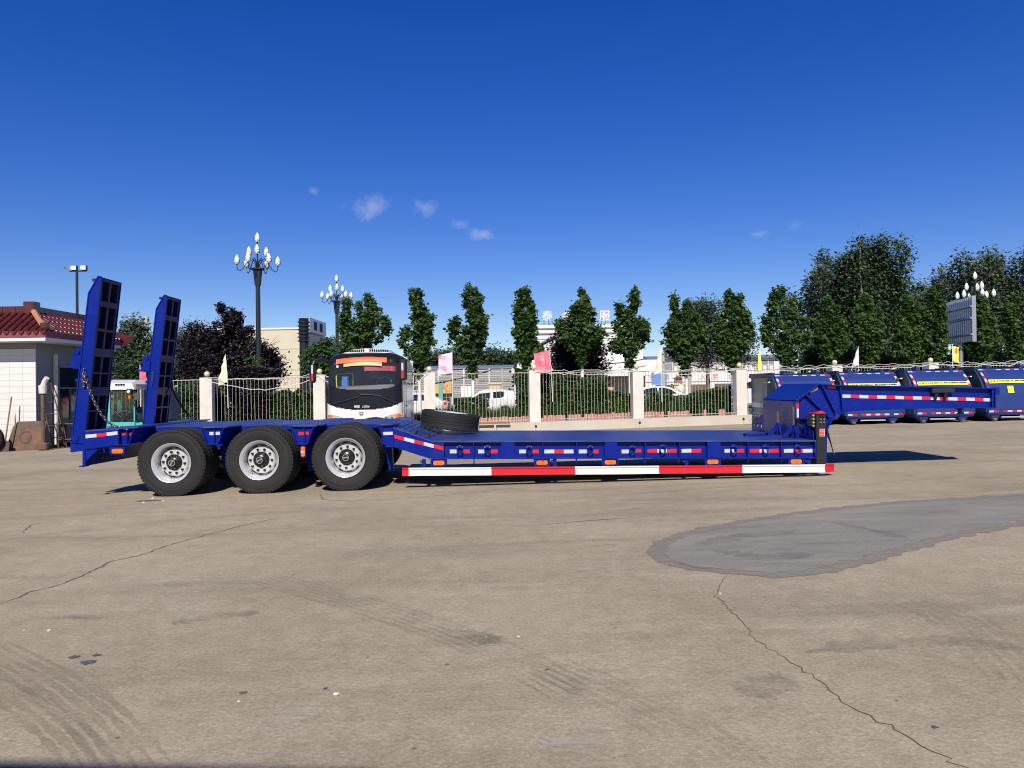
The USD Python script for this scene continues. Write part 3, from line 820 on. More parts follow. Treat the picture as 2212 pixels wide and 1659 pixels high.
def grass(n, x0, x1, o0, o1, h0, h1, seed):
    rng = np.random.default_rng(seed)
    x = rng.uniform(x0, x1, n)
    y = 27.4 + 0.12 * x + rng.uniform(o0, o1, n)
    h = rng.uniform(h0, h1, n) * (0.6 + 0.8 * meshkit.noise(np.stack([x * 1.3, y * 1.3, 0 * x], 1), 3))
    a = rng.uniform(0, 2 * np.pi, n)
    w = 0.012
    gz = 0.0145 * np.clip(x, -19, 19) + 0.14
    base = np.stack([x, y, gz], 1)
    d = np.stack([np.cos(a), np.sin(a), 0 * a], 1)
    tip = base + np.stack([rng.normal(0, 0.3, n) * h, rng.normal(0, 0.3, n) * h, h], 1)
    mid = base * 0.5 + tip * 0.5 + np.stack([0 * h, 0 * h, 0.08 * h], 1)
    V = np.stack([base - d * w, base + d * w, mid + d * w * 0.9, mid - d * w * 0.9, tip], 1).reshape(-1, 3)
    k = np.arange(n)[:, None] * 5
    F = np.vstack([k + [0, 1, 2], k + [0, 2, 3], k + [3, 2, 4]])
    return trimesh.Trimesh(V, F, process=False)


obj("grass", grass(26000, -5.2, 6.5, 0.65, 4.0, 0.35, 0.75, 1), M["grass_blade"], label="tall unmown grass on the verge behind the iron fence", cat="grass", kind="stuff")
# ================================================================= buildings
# gatehouse at the left edge
GX, GY = -15.55, 25.15
gz = ground_z(GX)
gh = thing("gatehouse", "small white tiled gatehouse with red glazed tile roof at the left edge", "building", (GX, GY, gz))
EAVE = 3.50
obj("wall", cat([box(-6, 0, 0.0, 3.4, 0, EAVE + 0.05)]), M["mid_grey"], gh)
for c in range(9):
    for r in range(16):
        x1 = -0.004 - c * 0.425
        z0 = 0.02 + r * 0.205
        if x1 - 0.42 > -3.2:
            obj("wall_tile", box(x1 - 0.42, x1, -0.022, -0.001, z0, z0 + 0.2), M["tile_white"], gh)
OV = 0.78
sof = obj("eave", cat([box(-6, OV, -OV, 3.95, EAVE, EAVE + 0.14)]), M["white_wall"], gh)
obj("fascia", cat([box(-6, OV - 0.015, -OV - 0.02, -OV, EAVE + 0.11, EAVE + 0.30), box(OV, OV + 0.02, -OV - 0.02, 3.95, EAVE + 0.11, EAVE + 0.30)]), M["fascia_red"], gh)
RZ0, RZ1, RIN = EAVE + 0.30, EAVE + 1.02, 1.05          # tile slope from the eave up to the ridge, RIN metres in
pan = trimesh.Trimesh(np.array([(-6, -OV, RZ0 - 0.03), (OV, -OV, RZ0 - 0.03), (OV - RIN, -OV + RIN, RZ1 - 0.03), (-6, -OV + RIN, RZ1 - 0.03), (OV, 3.95, RZ0 - 0.03), (OV - RIN, 3.95, RZ1 - 0.03)]),
                      np.array([[0, 1, 2], [0, 2, 3], [1, 4, 5], [1, 5, 2]]), process=False)
roof = obj("roof", cat([pan, box(-6, OV - RIN, -OV + RIN, 3.95, RZ0 - 0.1, RZ1 - 0.08)]), M["roof_tile"], gh)


def barrel(p0, p1, r0, r1):
    """Half-round tile from the eave side p0 up to p1."""
    p0, p1 = np.asarray(p0, float), np.asarray(p1, float)
    t = (p1 - p0) / np.linalg.norm(p1 - p0)
    side = np.cross(t, [0, 0, 1.0]); side /= np.linalg.norm(side)
    nrm = np.cross(side, t)
    ang = np.linspace(0, np.pi, 9)
    ring = lambda p, r: np.array([p + side * r * math.cos(a) + nrm * r * math.sin(a) for a in ang])
    v = np.vstack([ring(p0, r0), ring(p1, r1), p0[None]])
    f = [[i, i + 1, 10 + i] for i in range(8)] + [[i, 10 + i, 9 + i] for i in range(8)] + [[18, i + 1, i] for i in range(8)]
    m = trimesh.Trimesh(v, np.array(f), process=False)
    m.fix_normals()
    return m


def tile_row(eave, ridge, n=4):
    eave, ridge = np.asarray(eave, float), np.asarray(ridge, float)
    for k in range(n):
        a, b = eave + (ridge - eave) * k / n, eave + (ridge - eave) * min(1, (k + 1.12) / n)
        obj("roof_tile", barrel(a + [0, 0, 0.012], b, 0.083, 0.074), M["roof_tile"], roof, smooth=40)


drip = lambda: None
for k in range(18):
    x = OV - 0.16 - 0.235 * k
    if x < -3.2:
        break
    top = min(1.0, max(0.12, (OV - x) / RIN))
    tile_row((x, -OV - 0.03, RZ0), (x, -OV + RIN * top, RZ0 + (RZ1 - RZ0) * top), 4 if top > 0.6 else 2)
    obj("drip_tile", prism_y([(x + 0.02, RZ0 + 0.02), (x + 0.215, RZ0 + 0.02), (x + 0.19, RZ0 - 0.05), (x + 0.118, RZ0 - 0.10), (x + 0.045, RZ0 - 0.05)], -OV - 0.06, -OV - 0.035), M["roof_tile"], roof)
for k in range(24):
    y = -OV + 0.16 + 0.235 * k
    if y > 3.9:
        break
    top = min(1.0, max(0.12, (y + OV) / RIN))
    tile_row((OV + 0.03, y, RZ0), (OV - RIN * top, y, RZ0 + (RZ1 - RZ0) * top), 4 if top > 0.6 else 2)
hip0, hip1 = np.array([OV - 0.02, -OV + 0.02, RZ0 + 0.12]), np.array([OV - RIN, -OV + RIN, RZ1 + 0.1])
obj("hip_ridge", tube([hip0, (hip0 + hip1) / 2 + [0, 0, -0.03], hip1], [0.10, 0.085, 0.09], 8), M["ridge_clay"], gh)
obj("hip_end", box(OV - 0.12, OV + 0.1, -OV - 0.1, -OV + 0.12, RZ0 + 0.08, RZ0 + 0.27, 0.03), M["roof_tile"], gh)
for k in range(8):
    x1 = OV - RIN - 0.10 - k * 0.42
    obj("ridge_block", box(x1 - 0.41, x1, -OV + RIN - 0.09, -OV + RIN + 0.09, RZ1 - 0.02, RZ1 + 0.20, 0.012), M["roof_tile"], gh)
for k in range(8):
    y0 = -OV + RIN + 0.1 + k * 0.42
    obj("ridge_block", box(OV - RIN - 0.09, OV - RIN + 0.09, y0, y0 + 0.41, RZ1 - 0.02, RZ1 + 0.20, 0.012), M["roof_tile"], gh)
obj("ridge_post", box(OV - RIN - 0.2, OV - RIN + 0.16, -OV + RIN - 0.18, -OV + RIN + 0.18, RZ1 - 0.05, RZ1 + 0.34, 0.015), M["roof_tile"], gh)
obj("roof_corner", trimesh.convex.convex_hull([(OV - 0.1, 3.75, EAVE + 0.1), (OV + 0.35, 4.35, EAVE + 0.5), (OV + 0.05, 4.25, EAVE + 0.1), (OV - 0.3, 4.15, EAVE + 0.6), (OV - 0.3, 3.75, EAVE + 0.4), (OV + 0.2, 4.05, EAVE + 0.12)]), M["roof_tile"], gh)
obj("downpipe", tube([(0.07, 0.95, 0.1), (0.07, 0.95, EAVE - 0.35)], 0.075, 10), M["plaster_white"], gh)
win = obj("window", cat([box(0.0, 0.05, 1.15, 1.22, 0.9, 2.75), box(0.0, 0.05, 2.55, 2.62, 0.9, 2.75), box(0, 0.05, 1.15, 2.62, 0.84, 0.92), box(0, 0.05, 1.15, 2.62, 2.72, 2.8), box(0, 0.05, 1.15, 2.62, 1.98, 2.04), box(0.0, 0.05, 1.85, 1.90, 0.92, 1.98)]), M["mid_grey"], gh)
obj("pane", box(0.005, 0.02, 1.2, 2.58, 0.9, 2.75), M["dark_glass"], win)
# things leaning on the gatehouse
c = on_ground(61, 972)
pl = thing("steel_plate", "rusty square steel plate with red corners leaning on the white wall", "steel plate", (c[0], c[1] - 0.25, c[2]), -0.06)
o = [(-0.55, 0.0), (0.52, 0.0), (0.62, 0.12), (0.66, 0.95), (0.60, 0.97), (-0.32, 0.95), (-0.46, 0.78), (-0.58, 0.12)]
m = prism_y(o, -0.01, 0.01)
m.apply_transform(trimesh.transformations.rotation_matrix(-0.22, [1, 0, 0]))
obj("plate", m, M["rust"], pl)
m = lathe([(0.17, 0.0), (0.19, 0.012), (0.21, 0.0)], 20, "y", (0.02, -0.02, 0.42))
m.apply_transform(trimesh.transformations.rotation_matrix(-0.22, [1, 0, 0]))
obj("ring", m, M["rust_dark"], pl)
c = on_ground(22, 974)
sh = thing("shovel", "square shovel standing handle up against the white wall by the left edge", "shovel", (c[0], c[1] - 0.3, c[2]))
obj("handle", tube([(0.05, -0.02, 0.3), (0.14, 0.18, 1.75)], 0.022, 6), M["brown_wood"], sh)
obj("blade", trimesh.convex.convex_hull([(-0.14, -0.05, 0), (0.18, -0.05, 0), (0.18, 0.0, 0.3), (-0.14, 0.0, 0.3), (0.02, 0.02, 0.38), (-0.12, -0.06, 0.02)]), M["rust_dark"], sh)
c = on_ground(33, 972)
obj("wooden_pole", moved(tube([(0.0, 0, 0.0), (-0.1, 0.22, 1.75)], 0.018, 6), (c[0] + 0.18, c[1] - 0.3, c[2])), M["brown_wood"], label="thin brown pole leaning beside the shovel handle", cat="pole")
c = on_ground(102, 972)
pp = thing("vent_pipe", "brown standpipe with white plastic cap in front of the gatehouse corner", "pipe", (c[0], c[1] - 0.2, c[2]))
obj("pipe", tube([(0, 0, 0), (0, 0, 1.85)], 0.062, 10), M["rust"], pp)
obj("foot", box(-0.16, 0.16, -0.1, 0.1, 0, 0.25, 0.04), M["rust"], pp)
obj("cap", lathe([(0, 1.82), (0.11, 1.82), (0.12, 2.0), (0.13, 2.08), (0, 2.1)], 14), M["plaster_white"], pp)
obj("elbow", tube([(0.0, 0, 2.05), (0.06, 0, 2.2), (0.16, -0.03, 2.32)], 0.075, 9), M["white_paint"], pp)
c = on_ground(124, 968)
ld = thing("iron_ladder", "dark iron ladder leaning against the gatehouse side wall", "ladder", (c[0], c[1] - 0.2, c[2]))
obj("rail", tube([(0, 0, 0), (-0.95, 0.4, 3.0)], 0.02, 6), M["rust_dark"], ld)
obj("rail", tube([(0.35, 0.15, 0), (-0.6, 0.55, 3.0)], 0.02, 6), M["rust_dark"], ld)
for k in range(7):
    a = 0.12 + k * 0.13
    obj("rung", tube([(-0.95 * a, 0.4 * a, 3 * a), (0.35 - 0.95 * a, 0.15 + 0.4 * a, 3 * a)], 0.014, 5), M["rust_dark"], ld)
c = on_ground(141, 968)
rk = thing("iron_rack", "small rust red iron rack standing by the gatehouse behind the rear ramp", "rack", (c[0], c[1] + 0.1, c[2]), 0.1)
for x in (-0.28, 0.28):
    for y in (0, 0.5):
        obj("post", box(x - 0.035, x + 0.035, y - 0.035, y + 0.035, 0, 0.85), M["rust_dark"], rk)
for z in (0.3, 0.82):
    obj("shelf", box(-0.32, 0.32, -0.04, 0.54, z - 0.03, z), M["rust"], rk)
c = on_ground(-2, 975)
ot = thing("old_tyre", "worn dark tyre standing against the wall at the left edge", "tyre", (c[0] - 0.05, c[1] - 0.35, c[2] + 0.42))
obj("tread", lathe([(0.25, -0.1), (0.36, -0.12), (0.42, -0.07), (0.42, 0.07), (0.36, 0.12), (0.25, 0.1), (0.25, -0.1)], 28, "y"), M["tyre_rubber"], ot, smooth=40)

# cream building behind the plum trees
cb = thing("cream_building", "two storey cream rendered building behind the plum trees", "building", (0, 0, 0))
a = at(427, 716, 55); b = at(650, 711, 55); top = b[2]
zz = ground_z(b[0])
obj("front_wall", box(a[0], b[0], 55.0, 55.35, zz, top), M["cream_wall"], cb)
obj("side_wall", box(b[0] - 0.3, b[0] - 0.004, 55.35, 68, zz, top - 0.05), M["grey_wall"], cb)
obj("coping", box(a[0] - 0.1, b[0] + 0.06, 54.93, 55.4, top, top + 0.12), M["white_wall"], cb)
obj("roof", box(a[0], b[0] - 0.3, 55.35, 68, top - 0.4, top - 0.3), M["grey_wall"], cb)
for z in (top - 1.4, top - 2.9, top - 3.3, top - 4.2):
    obj("string_course", box(a[0], b[0] + 0.02, 54.97, 54.998, z, z + 0.05), M["cream_wall"], cb)
pb = obj("parapet_box", box(b[0] - 0.25, b[0] + 0.35, 56.2, 61.0, top - 0.1, top + 0.95), M["grey_metal"], cb)
for y in (57.3, 59.0):
    obj("opening", box(b[0] + 0.352, b[0] + 0.36, y, y + 0.9, top + 0.1, top + 0.75), M["hole_black"], pb)
for z in (1.2, 3.4):
    for y in (57.5, 60.5, 63.5):
        w = obj("window", box(b[0] - 0.004, b[0] + 0.03, y, y + 1.2, zz + z, zz + z + 1.4), M["mid_grey"], cb)
        obj("pane", box(b[0] + 0.031, b[0] + 0.036, y + 0.08, y + 1.12, zz + z + 0.08, zz + z + 1.32), M["dark_glass"], w)
wg = at(714, 731, 68)
obj("rear_wing", box(b[0] - 0.2, wg[0] + 0.9, 68.0, 78, zz, wg[2]), M["cream_wall"], cb)

# white building with letters on its roof
wb = thing("white_hall", "tall white flat roofed hall with pink characters standing on its roof", "building", (0, 0, 0))
Y = 88.0
a = at(1120, 705, Y); b = at(1388, 700, Y)
zt = b[2]; zz = ground_z(b[0])
obj("wall", box(a[0], b[0], Y, Y + 12, zz, zt - 0.9), M["white_wall"], wb)
obj("cornice", cat([box(a[0] - 0.5, b[0] + 0.55, Y - 0.55, Y + 12.5, zt - 0.35, zt), box(a[0] - 0.25, b[0] + 0.3, Y - 0.3, Y + 12.3, zt - 0.9, zt - 0.352)]), M["white_wall"], wb)
obj("string_course", box(a[0], b[0] + 0.1, Y - 0.1, Y - 0.002, zt - 1.55, zt - 1.42), M["white_wall"], wb)
obj("string_course", box(a[0], b[0] + 0.04, Y - 0.04, Y - 0.002, zt - 4.3, zt - 4.24), M["grey_wall"], wb)
c0 = at(1195, 782, Y); c1 = at(1412, 812, Y)
obj("canopy", box(c0[0], c1[0], Y - 3.0, Y - 0.005, c1[2], c0[2]), M["white_wall"], wb)
obj("entrance", box(c0[0] + 1, c1[0] - 1, Y - 0.03, Y - 0.004, zz, c1[2]), M["mid_grey"], wb)
for u, ch in ((1182, "泰"), (1225, "金"), (1306, "服")):
    p = at(u, 683, Y - 0.2)
    q = letters(ch, 1.15, 0.12, False)
    o_ = obj("roof_letter", upright(q, (p[0], Y - 0.2, p[2] + 0.05)), M["pink_letter"], wb)
    obj("letter_stand", cat([box(p[0] - 0.4, p[0] - 0.34, Y - 0.15, Y - 0.08, zt, p[2] - 0.3), box(p[0] + 0.1, p[0] + 0.16, Y - 0.15, Y - 0.08, zt, p[2] - 0.3)]), M["dark_grey"], o_)

# long low office with a banner
lb = thing("low_office", "long low white office with blue roof edge and a row of windows behind the hedge", "building", (0, 0, 0))
Y = 92.0
a = at(1380, 770, Y); b = at(1683, 766, Y)
zt, zz = b[2], ground_z(b[0])
obj("wall", box(b[0] - 20.5, b[0], Y, Y + 9, zz, zt - 0.35), M["white_wall"], lb)
obj("roof_edge", box(b[0] - 20.6, b[0] + 0.15, Y - 0.5, Y + 9.2, zt - 0.35, zt), M["blue_trim"], lb)
w0 = at(1452, 779, Y); w1 = at(1672, 779, Y)
zl = at(1560, 803, Y)[2]
nw = 16
for k in range(nw):
    x0 = w0[0] + (w1[0] - w0[0]) * k / nw
    x1 = w0[0] + (w1[0] - w0[0]) * (k + 1) / nw
    f = obj("window", cat([box(x0, x0 + 0.07, Y - 0.06, Y - 0.004, zl, w0[2]), box(x0 + 0.071, x1 - 0.002, Y - 0.06, Y - 0.004, w0[2] - 0.08, w0[2]), box(x0 + 0.071, x1 - 0.002, Y - 0.05, Y - 0.004, (zl + w0[2]) / 2 - 0.04, (zl + w0[2]) / 2 + 0.04)]), M["white_paint"], lb)
    obj("pane", box(x0 + 0.075, x1 - 0.003, Y - 0.02, Y - 0.006, zl, w0[2] - 0.09), M["interior_grey"] if k % 3 else M["mid_grey"], f)
    if k % 4 == 1:
        obj("door", box(x0 + 0.3, x1 - 0.1, Y - 0.035, Y - 0.022, zl, zl + 0.75), M["rust"], f)
    else:
        obj("curtain", box(x0 + 0.2, x1 - 0.15, Y - 0.03, Y - 0.022, zl, zl + 0.62), M["plaster_white"], f)
sw = obj("side_window", box(a[0] + 2.4, a[0] + 4.0, Y - 0.05, Y - 0.004, zl + 0.05, w0[2] - 0.3), M["mid_grey"], lb)
bn0, bn1 = at(1395, 806, Y), at(1640, 822, Y)
bn = thing("banner", "long white banner with pink red characters across the low office", "banner", (0, 0, 0))
obj("cloth", box(bn0[0], bn1[0], Y - 0.12, Y - 0.08, bn1[2], bn0[2]), M["white_wall"], bn)
for u, ch in ((1410, "热"), (1440, "诚"), (1466, "服"), (1491, "务"), (1518, "人"), (1545, "民"), (1579, "执"), (1602, "法"), (1624, "公"), (1636, "正")):
    p = at(u, 814, Y - 0.14)
    obj("character", upright(letters(ch, 0.66, 0.01), (p[0], Y - 0.13, p[2])), M["red_ink"], bn)
gf = obj("ground_floor_opening", cat([box(w0[0] - 2, w0[0] + 4.3, Y - 0.02, Y - 0.004, zz, bn1[2] - 0.35), box(w0[0] + 5, w1[0] - 4, Y - 0.02, Y - 0.004, zz, bn1[2] - 0.3)]), M["brown_door"], lb)
obj("upper_roof", box(w0[0] + 8, b[0] - 1.2, Y + 9.5, Y + 18, zz, at(1600, 755, Y + 10)[2]), M["white_wall"], lb)
ch = thing("roof_flues", "cluster of rusty flue pipes on the low office roof behind the trees", "flue", (0, 0, 0))
for u, v in ((1438, 752), (1456, 745), (1464, 750)):
    p = at(u, v, Y + 3)
    obj("flue", cat([box(p[0] - 0.22, p[0] + 0.22, Y + 3, Y + 3.4, zt - 0.1, p[2]), box(p[0] - 0.28, p[0] + 0.28, Y + 2.95, Y + 3.45, p[2], p[2] + 0.12)]), M["rust_dark"], ch)
bs = at(1424, 818, 70)
obj("blue_board", box(bs[0] - 0.7, bs[0] + 0.7, 70, 70.08, bs[2] - 0.55, bs[2] + 0.55), M["blue_sign"], label="plain blue board hanging behind the fence beside the cream flag", cat="board")
cs = at(1265, 842, 66)
cw = thing("coral_screen", "coral pink screen wall behind the white saloon car", "screen", (cs[0], 66, ground_z(cs[0])))
for k in range(8):
    obj("panel", box(-2.4 + k * 0.6, -1.82 + k * 0.6, 0, 0.06, 0, 1.5), M["coral"], cw)

# market stall frames behind the pale pink flag
sf = thing("stall_frame", "long white slatted stall front with posts behind the pink flag", "stall", (0, 0, 0))
Y = 57.0
x0, x1 = at(892, 800, Y)[0], at(1112, 800, Y)[0]
zt, zz = at(1000, 797, Y)[2], ground_z(0)
rng = np.random.default_rng(6)
nz = 17
for k in range(nz):
    z = zz + 1.0 + (zt - zz - 1.0) * k / (nz - 1)
    obj("slat", box(x0 + rng.uniform(0, 0.4), x1 - rng.uniform(0, 0.5), Y - 0.03, Y + 0.02, z - 0.04, z + 0.035 + 0.03 * rng.random()), M[["panel_pale", "bar_metal", "grey_wall", "panel_pale"][k % 4]], sf)
for k in range(9):
    x = x0 + (x1 - x0) * k / 8
    obj("post", box(x - 0.05, x + 0.05, Y - 0.09, Y - 0.035, zz, zt + 0.05), M["bar_metal" if k % 2 else "white_wall"], sf)
obj("back_wall", box(x0, x1, Y + 1.5, Y + 1.6, zz, zt - 0.4), M["mid_grey"], sf)
obj("stall_roof", trimesh.convex.convex_hull([(x0, Y - 0.1, zt), (x1, Y - 0.1, zt), (x0, Y + 3, zt + 0.35), (x1, Y + 3, zt + 0.35), (x0, Y - 0.1, zt + 0.06), (x1, Y - 0.1, zt + 0.06)]), M["grey_metal"], sf)
p = at(952, 838, Y - 0.4)
yb = thing("yellow_board", "yellow notice board with a green post in front of the stall", "notice board", (p[0], Y - 0.4, zz))
obj("panel", box(-0.8, 0.8, 0, 0.05, p[2] - zz - 0.4, p[2] - zz + 0.5), M["gold_band"], yb)
obj("post", box(-0.13, 0.13, -0.1, -0.02, 0, p[2] - zz + 0.42), M["teal_paint"], yb)
obj("crossbar", box(-0.35, 0.35, -0.1, -0.02, p[2] - zz + 0.425, p[2] - zz + 0.5), M["teal_paint"], yb)
obj("drawing", upright(letters("火", 0.7, 0.01), (0.25, -0.005, p[2] - zz + 0.05)), M["label_red"], yb)
p = at(1010, 846, Y - 0.4)
wbd = thing("white_board", "white notice board in front of the stall beside the yellow one", "notice board", (p[0], Y - 0.4, zz))
obj("panel", box(-0.5, 0.5, 0, 0.05, p[2] - zz - 0.4, p[2] - zz + 0.4), M["white_wall"], wbd)
obj("leg", box(-0.42, -0.36, 0, 0.05, 0, p[2] - zz - 0.4), M["dark_grey"], wbd)
obj("leg", box(0.36, 0.42, 0, 0.05, 0, p[2] - zz - 0.4), M["dark_grey"], wbd)
for u, v, Yp, lab in ((1069, 831, 53, "sandstone gate pillar behind the white hatchback"), (1465, 832, 62, "sandstone gate pillar with a lantern on top behind the hedge")):
    p = at(u, v, Yp)
    zg = ground_z(p[0])
    t = thing("gate_pillar", lab, "gate pillar", (p[0], Yp, zg), 0, "sandstone gate pillars across the road")
    h = p[2] - zg
    obj("shaft", box(-0.42, 0.42, -0.42, 0.42, 0, h, 0.02), M["sand_stone"], t)
    obj("capstone", box(-0.5, 0.5, -0.5, 0.5, h, h + 0.12, 0.02), M["sand_stone"], t)
    if "lantern" in lab:
        obj("lantern", box(-0.28, 0.28, -0.28, 0.28, h + 0.14, h + 0.5, 0.05), M["brass"], t)
        obj("lantern_roof", trimesh.convex.convex_hull([(-0.4, -0.4, h + 0.52), (0.4, -0.4, h + 0.52), (-0.4, 0.4, h + 0.52), (0.4, 0.4, h + 0.52), (0, 0, h + 0.75), (-0.4, -0.4, h + 0.5), (0.4, 0.4, h + 0.5)]), M["dark_grey"], t)
wp = at(1141, 800, 62)
ww = thing("white_shed", "narrow white ribbed shed wall behind the fence post by the rose flag", "shed", (wp[0], 62, ground_z(wp[0])))
for k in range(6):
    obj("rib_panel", box(-1.35 + 0.45 * k, -0.92 + 0.45 * k, 0, 0.1 + 0.03 * (k % 2), 0, 3.3 + 0.25 * (k % 3)), M["white_wall"], ww)


# ================================================================= lamps and poles
def rose_lamp(name_label, u, Y, v_top, scale=0.57):
    x = at(u, 700, Y)[0]
    zg = ground_z(x)
    h = at(u, v_top, Y)[2] - zg
    t = thing("street_lamp", name_label, "street lamp", (x, Y, zg), 0.25, "many armed street lamps")
    s = scale
    zc = h - 2.62 * s                       # height of the crown where the arms start
    obj("pole", tube([(0, 0, 0), (0, 0, zc - 1.2 * s)], [0.19 * s, 0.16 * s], 12), M["lamp_pole"], t)
    obj("base", lathe([(0, 0), (0.28 * s, 0), (0.26 * s, 0.7 * s), (0.13 * s, 0.9 * s), (0, 0.9 * s)], 12), M["lamp_pole"], t)
    m = lathe([(0, zc - 1.25 * s), (0.215 * s, zc - 1.25 * s), (0.33 * s, zc - 0.15 * s), (0.50 * s, zc - 0.08 * s), (0.50 * s, zc), (0.2 * s, zc + 0.02), (0, zc + 0.02)], 6)
    obj("head", m, M["lamp_pole"], t)
    obj("stem", tube([(0, 0, zc), (0, 0, h - 0.62 * s)], 0.045 * s, 8), M["lamp_pole"], t)
    obj("crown_core", lathe([(0, zc), (0.12 * s, zc), (0.12 * s, zc + 0.45 * s), (0.05 * s, zc + 0.6 * s), (0, zc + 0.6 * s)], 8), M["lamp_pole"], t)
    shape = [(0.0, 0.0), (0.09, 0.02), (0.165, 0.14), (0.185, 0.26), (0.16, 0.42), (0.09, 0.60), (0.03, 0.70), (0.0, 0.72)]

    def bulb(c):
        g = obj("glass_shade", lathe([(r * s, z * s) for r, z in shape], 14, "z", c), M["lamp_glass"], t, smooth=60)
        loops = []
        for k in range(4):
            a = k * math.pi / 2 + 0.6
            pts = []
            for q in np.linspace(0, 1, 9):
                b = a + 0.62 * math.sin(q * 2 * math.pi) * 1.0
                zq = 0.33 * math.sin(q * math.pi)
                rq = np.interp(zq, [z for _, z in shape], [r for r, _ in shape]) + 0.012
                pts.append((c[0] + s * rq * math.cos(b), c[1] + s * rq * math.sin(b), c[2] + s * zq))
            loops.append(tube(pts, 0.013 * s, 4))
        obj("petal_wire", cat(loops + [lathe([(0, -0.06 * s), (0.05 * s, -0.06 * s), (0.075 * s, 0.03 * s), (0, 0.03 * s)], 8, "z", c)]), M["lamp_pole"], g)

    bulb((0, 0, h - 0.70 * s))
    for k in range(6):                       # lower ring of arms
        a = k * math.pi / 3 + 0.12
        r = np.array([0.12, 0.3, 0.5, 0.75, 1.0, 1.22, 1.37, 1.42, 1.42]) * s
        z = np.array([0.25, 0.62, 0.72, 0.42, -0.03, -0.2, -0.13, 0.05, 0.22]) * s
        obj("arm", tube([(q * math.cos(a), q * math.sin(a), zc + w) for q, w in zip(r, z)], 0.032 * s, 6), M["lamp_pole"], t, smooth=60)
        bulb((1.42 * s * math.cos(a), 1.42 * s * math.sin(a), zc + 0.24 * s))
    for k in range(3):                       # upper ring
        a = k * 2 * math.pi / 3 + 0.55
        r = np.array([0.1, 0.25, 0.45, 0.62, 0.70, 0.70, 0.70]) * s
        z = np.array([0.3, 0.08, 0.05, 0.18, 0.4, 0.7, 0.92]) * s
        obj("arm", tube([(q * math.cos(a), q * math.sin(a), zc + w) for q, w in zip(r, z)], 0.030 * s, 6), M["lamp_pole"], t, smooth=60)
        bulb((0.70 * s * math.cos(a), 0.70 * s * math.sin(a), zc + 0.95 * s))
    return t


rose_lamp("tall black street lamp with many white bulbs, the nearest one, above the plum trees", 558, 32.0, 503)
rose_lamp("black street lamp with many white bulbs just left of the coach", 728, 43.75, 594)
rose_lamp("black street lamp whose white bulbs show among the trees above the billboard", 2108, 43.0, 587, 0.62)
p = at(166, 587, 34)
fp = thing("floodlight_mast", "slim dark mast with two small floodlights above the gatehouse roof", "floodlight", (p[0], 34, ground_z(p[0])))
h = p[2] - ground_z(p[0])
obj("mast", tube([(0, 0, 0), (0, 0, h)], [0.075, 0.055], 8), M["lamp_pole"], fp)
obj("crossarm", box(-0.32, 0.44, -0.04, 0.04, h, h + 0.05), M["lamp_pole"], fp)
for x in (-0.11, 0.32):
    b_ = obj("floodlight", box(x - 0.14, x + 0.14, -0.08, 0.06, h + 0.06, h + 0.27, 0.02), M["dark_grey"], fp)
    obj("lens", box(x - 0.11, x + 0.11, -0.095, -0.082, h + 0.08, h + 0.25), M["lamp_glass"], b_)
obj("camera_arm", tube([(-0.3, 0, h + 0.03), (-0.45, -0.05, h + 0.15), (-0.5, -0.1, h + 0.2)], 0.045, 6), M["grey_metal"], fp)
p = at(656, 690, 41)
rc = thing("ringed_column", "thick black ringed column lamp at the corner of the cream building", "lamp column", (p[0], 41, ground_z(p[0])))
h = p[2] - ground_z(p[0])
obj("shaft", tube([(0, 0, 0), (0, 0, h - 1.2)], 0.24, 14), M["lamp_pole"], rc)
obj("lamp_drum", tube([(0, 0, h - 1.2), (0, 0, h + 0.05)], 0.26, 14), M["black_gloss"], rc)
for k in range(6):
    obj("ring", lathe([(0.265, -0.03), (0.33, -0.03), (0.33, 0.03), (0.265, 0.03)], 16, "z", (0, 0, h - 1.15 + 0.2 * k)), M["lamp_pole"], rc)
for u, v, Y, r, lab in ((1432, 760, 47, 0.11, "grey concrete pole beside the cream flag"), (1488, 802, 46, 0.11, "pale pole standing in the hedge in front of the banner"), (316, 684, 46, 0.13, "grey concrete pole with insulators between the two ramps"),
                        (597, 715, 60, 0.1, "slender grey pole with a cross arm behind the second ramp")):
    p = at(u, v, Y)
    zg = ground_z(p[0])
    t = thing("utility_pole", lab, "utility pole", (p[0], Y, zg), 0, "grey utility poles")
    obj("shaft", tube([(0, 0, 0), (0, 0, p[2] - zg)], [r * 1.3, r], 10), M["grey_wall"], t)
    if v < 720:
        obj("crossarm", box(-0.7, 0.7, -0.05, 0.05, p[2] - zg - 0.45, p[2] - zg - 0.35), M["grey_metal"], t)
        for x in (-0.6, 0, 0.6):
            obj("insulator", lathe([(0, 0), (0.06, 0), (0.05, 0.18), (0, 0.2)], 8, "z", (x, 0, p[2] - zg - 0.35)), M["white_paint"], t)
for i, (a, b, sag, r, lab) in enumerate([((1432, 768, 47), (1600, 800, 43), 0.25, 0.035, "thick black cable sloping down in front of the low office"), ((1300, 786, 60), (1398, 774, 60), 0.1, 0.04, "black cable sloping up across the white hall"),
                                         ((1225, 796, 60), (1395, 790, 60), 0.3, 0.03, "thin black cable across the canopy of the white hall"), ((316, 692, 46), (200, 705, 44), 0.5, 0.02, "thin cable from the pole between the ramps to the left"),
                                         ((930, 830, 36), (1060, 800, 36), 0.05, 0.03, "black cable slanting behind the fence right of the coach")]):
    obj("overhead_cable", tube(wavy_line(at(*a), at(*b), sag, 14), r, 5), M["cable_black"], label=lab, cat="cable")
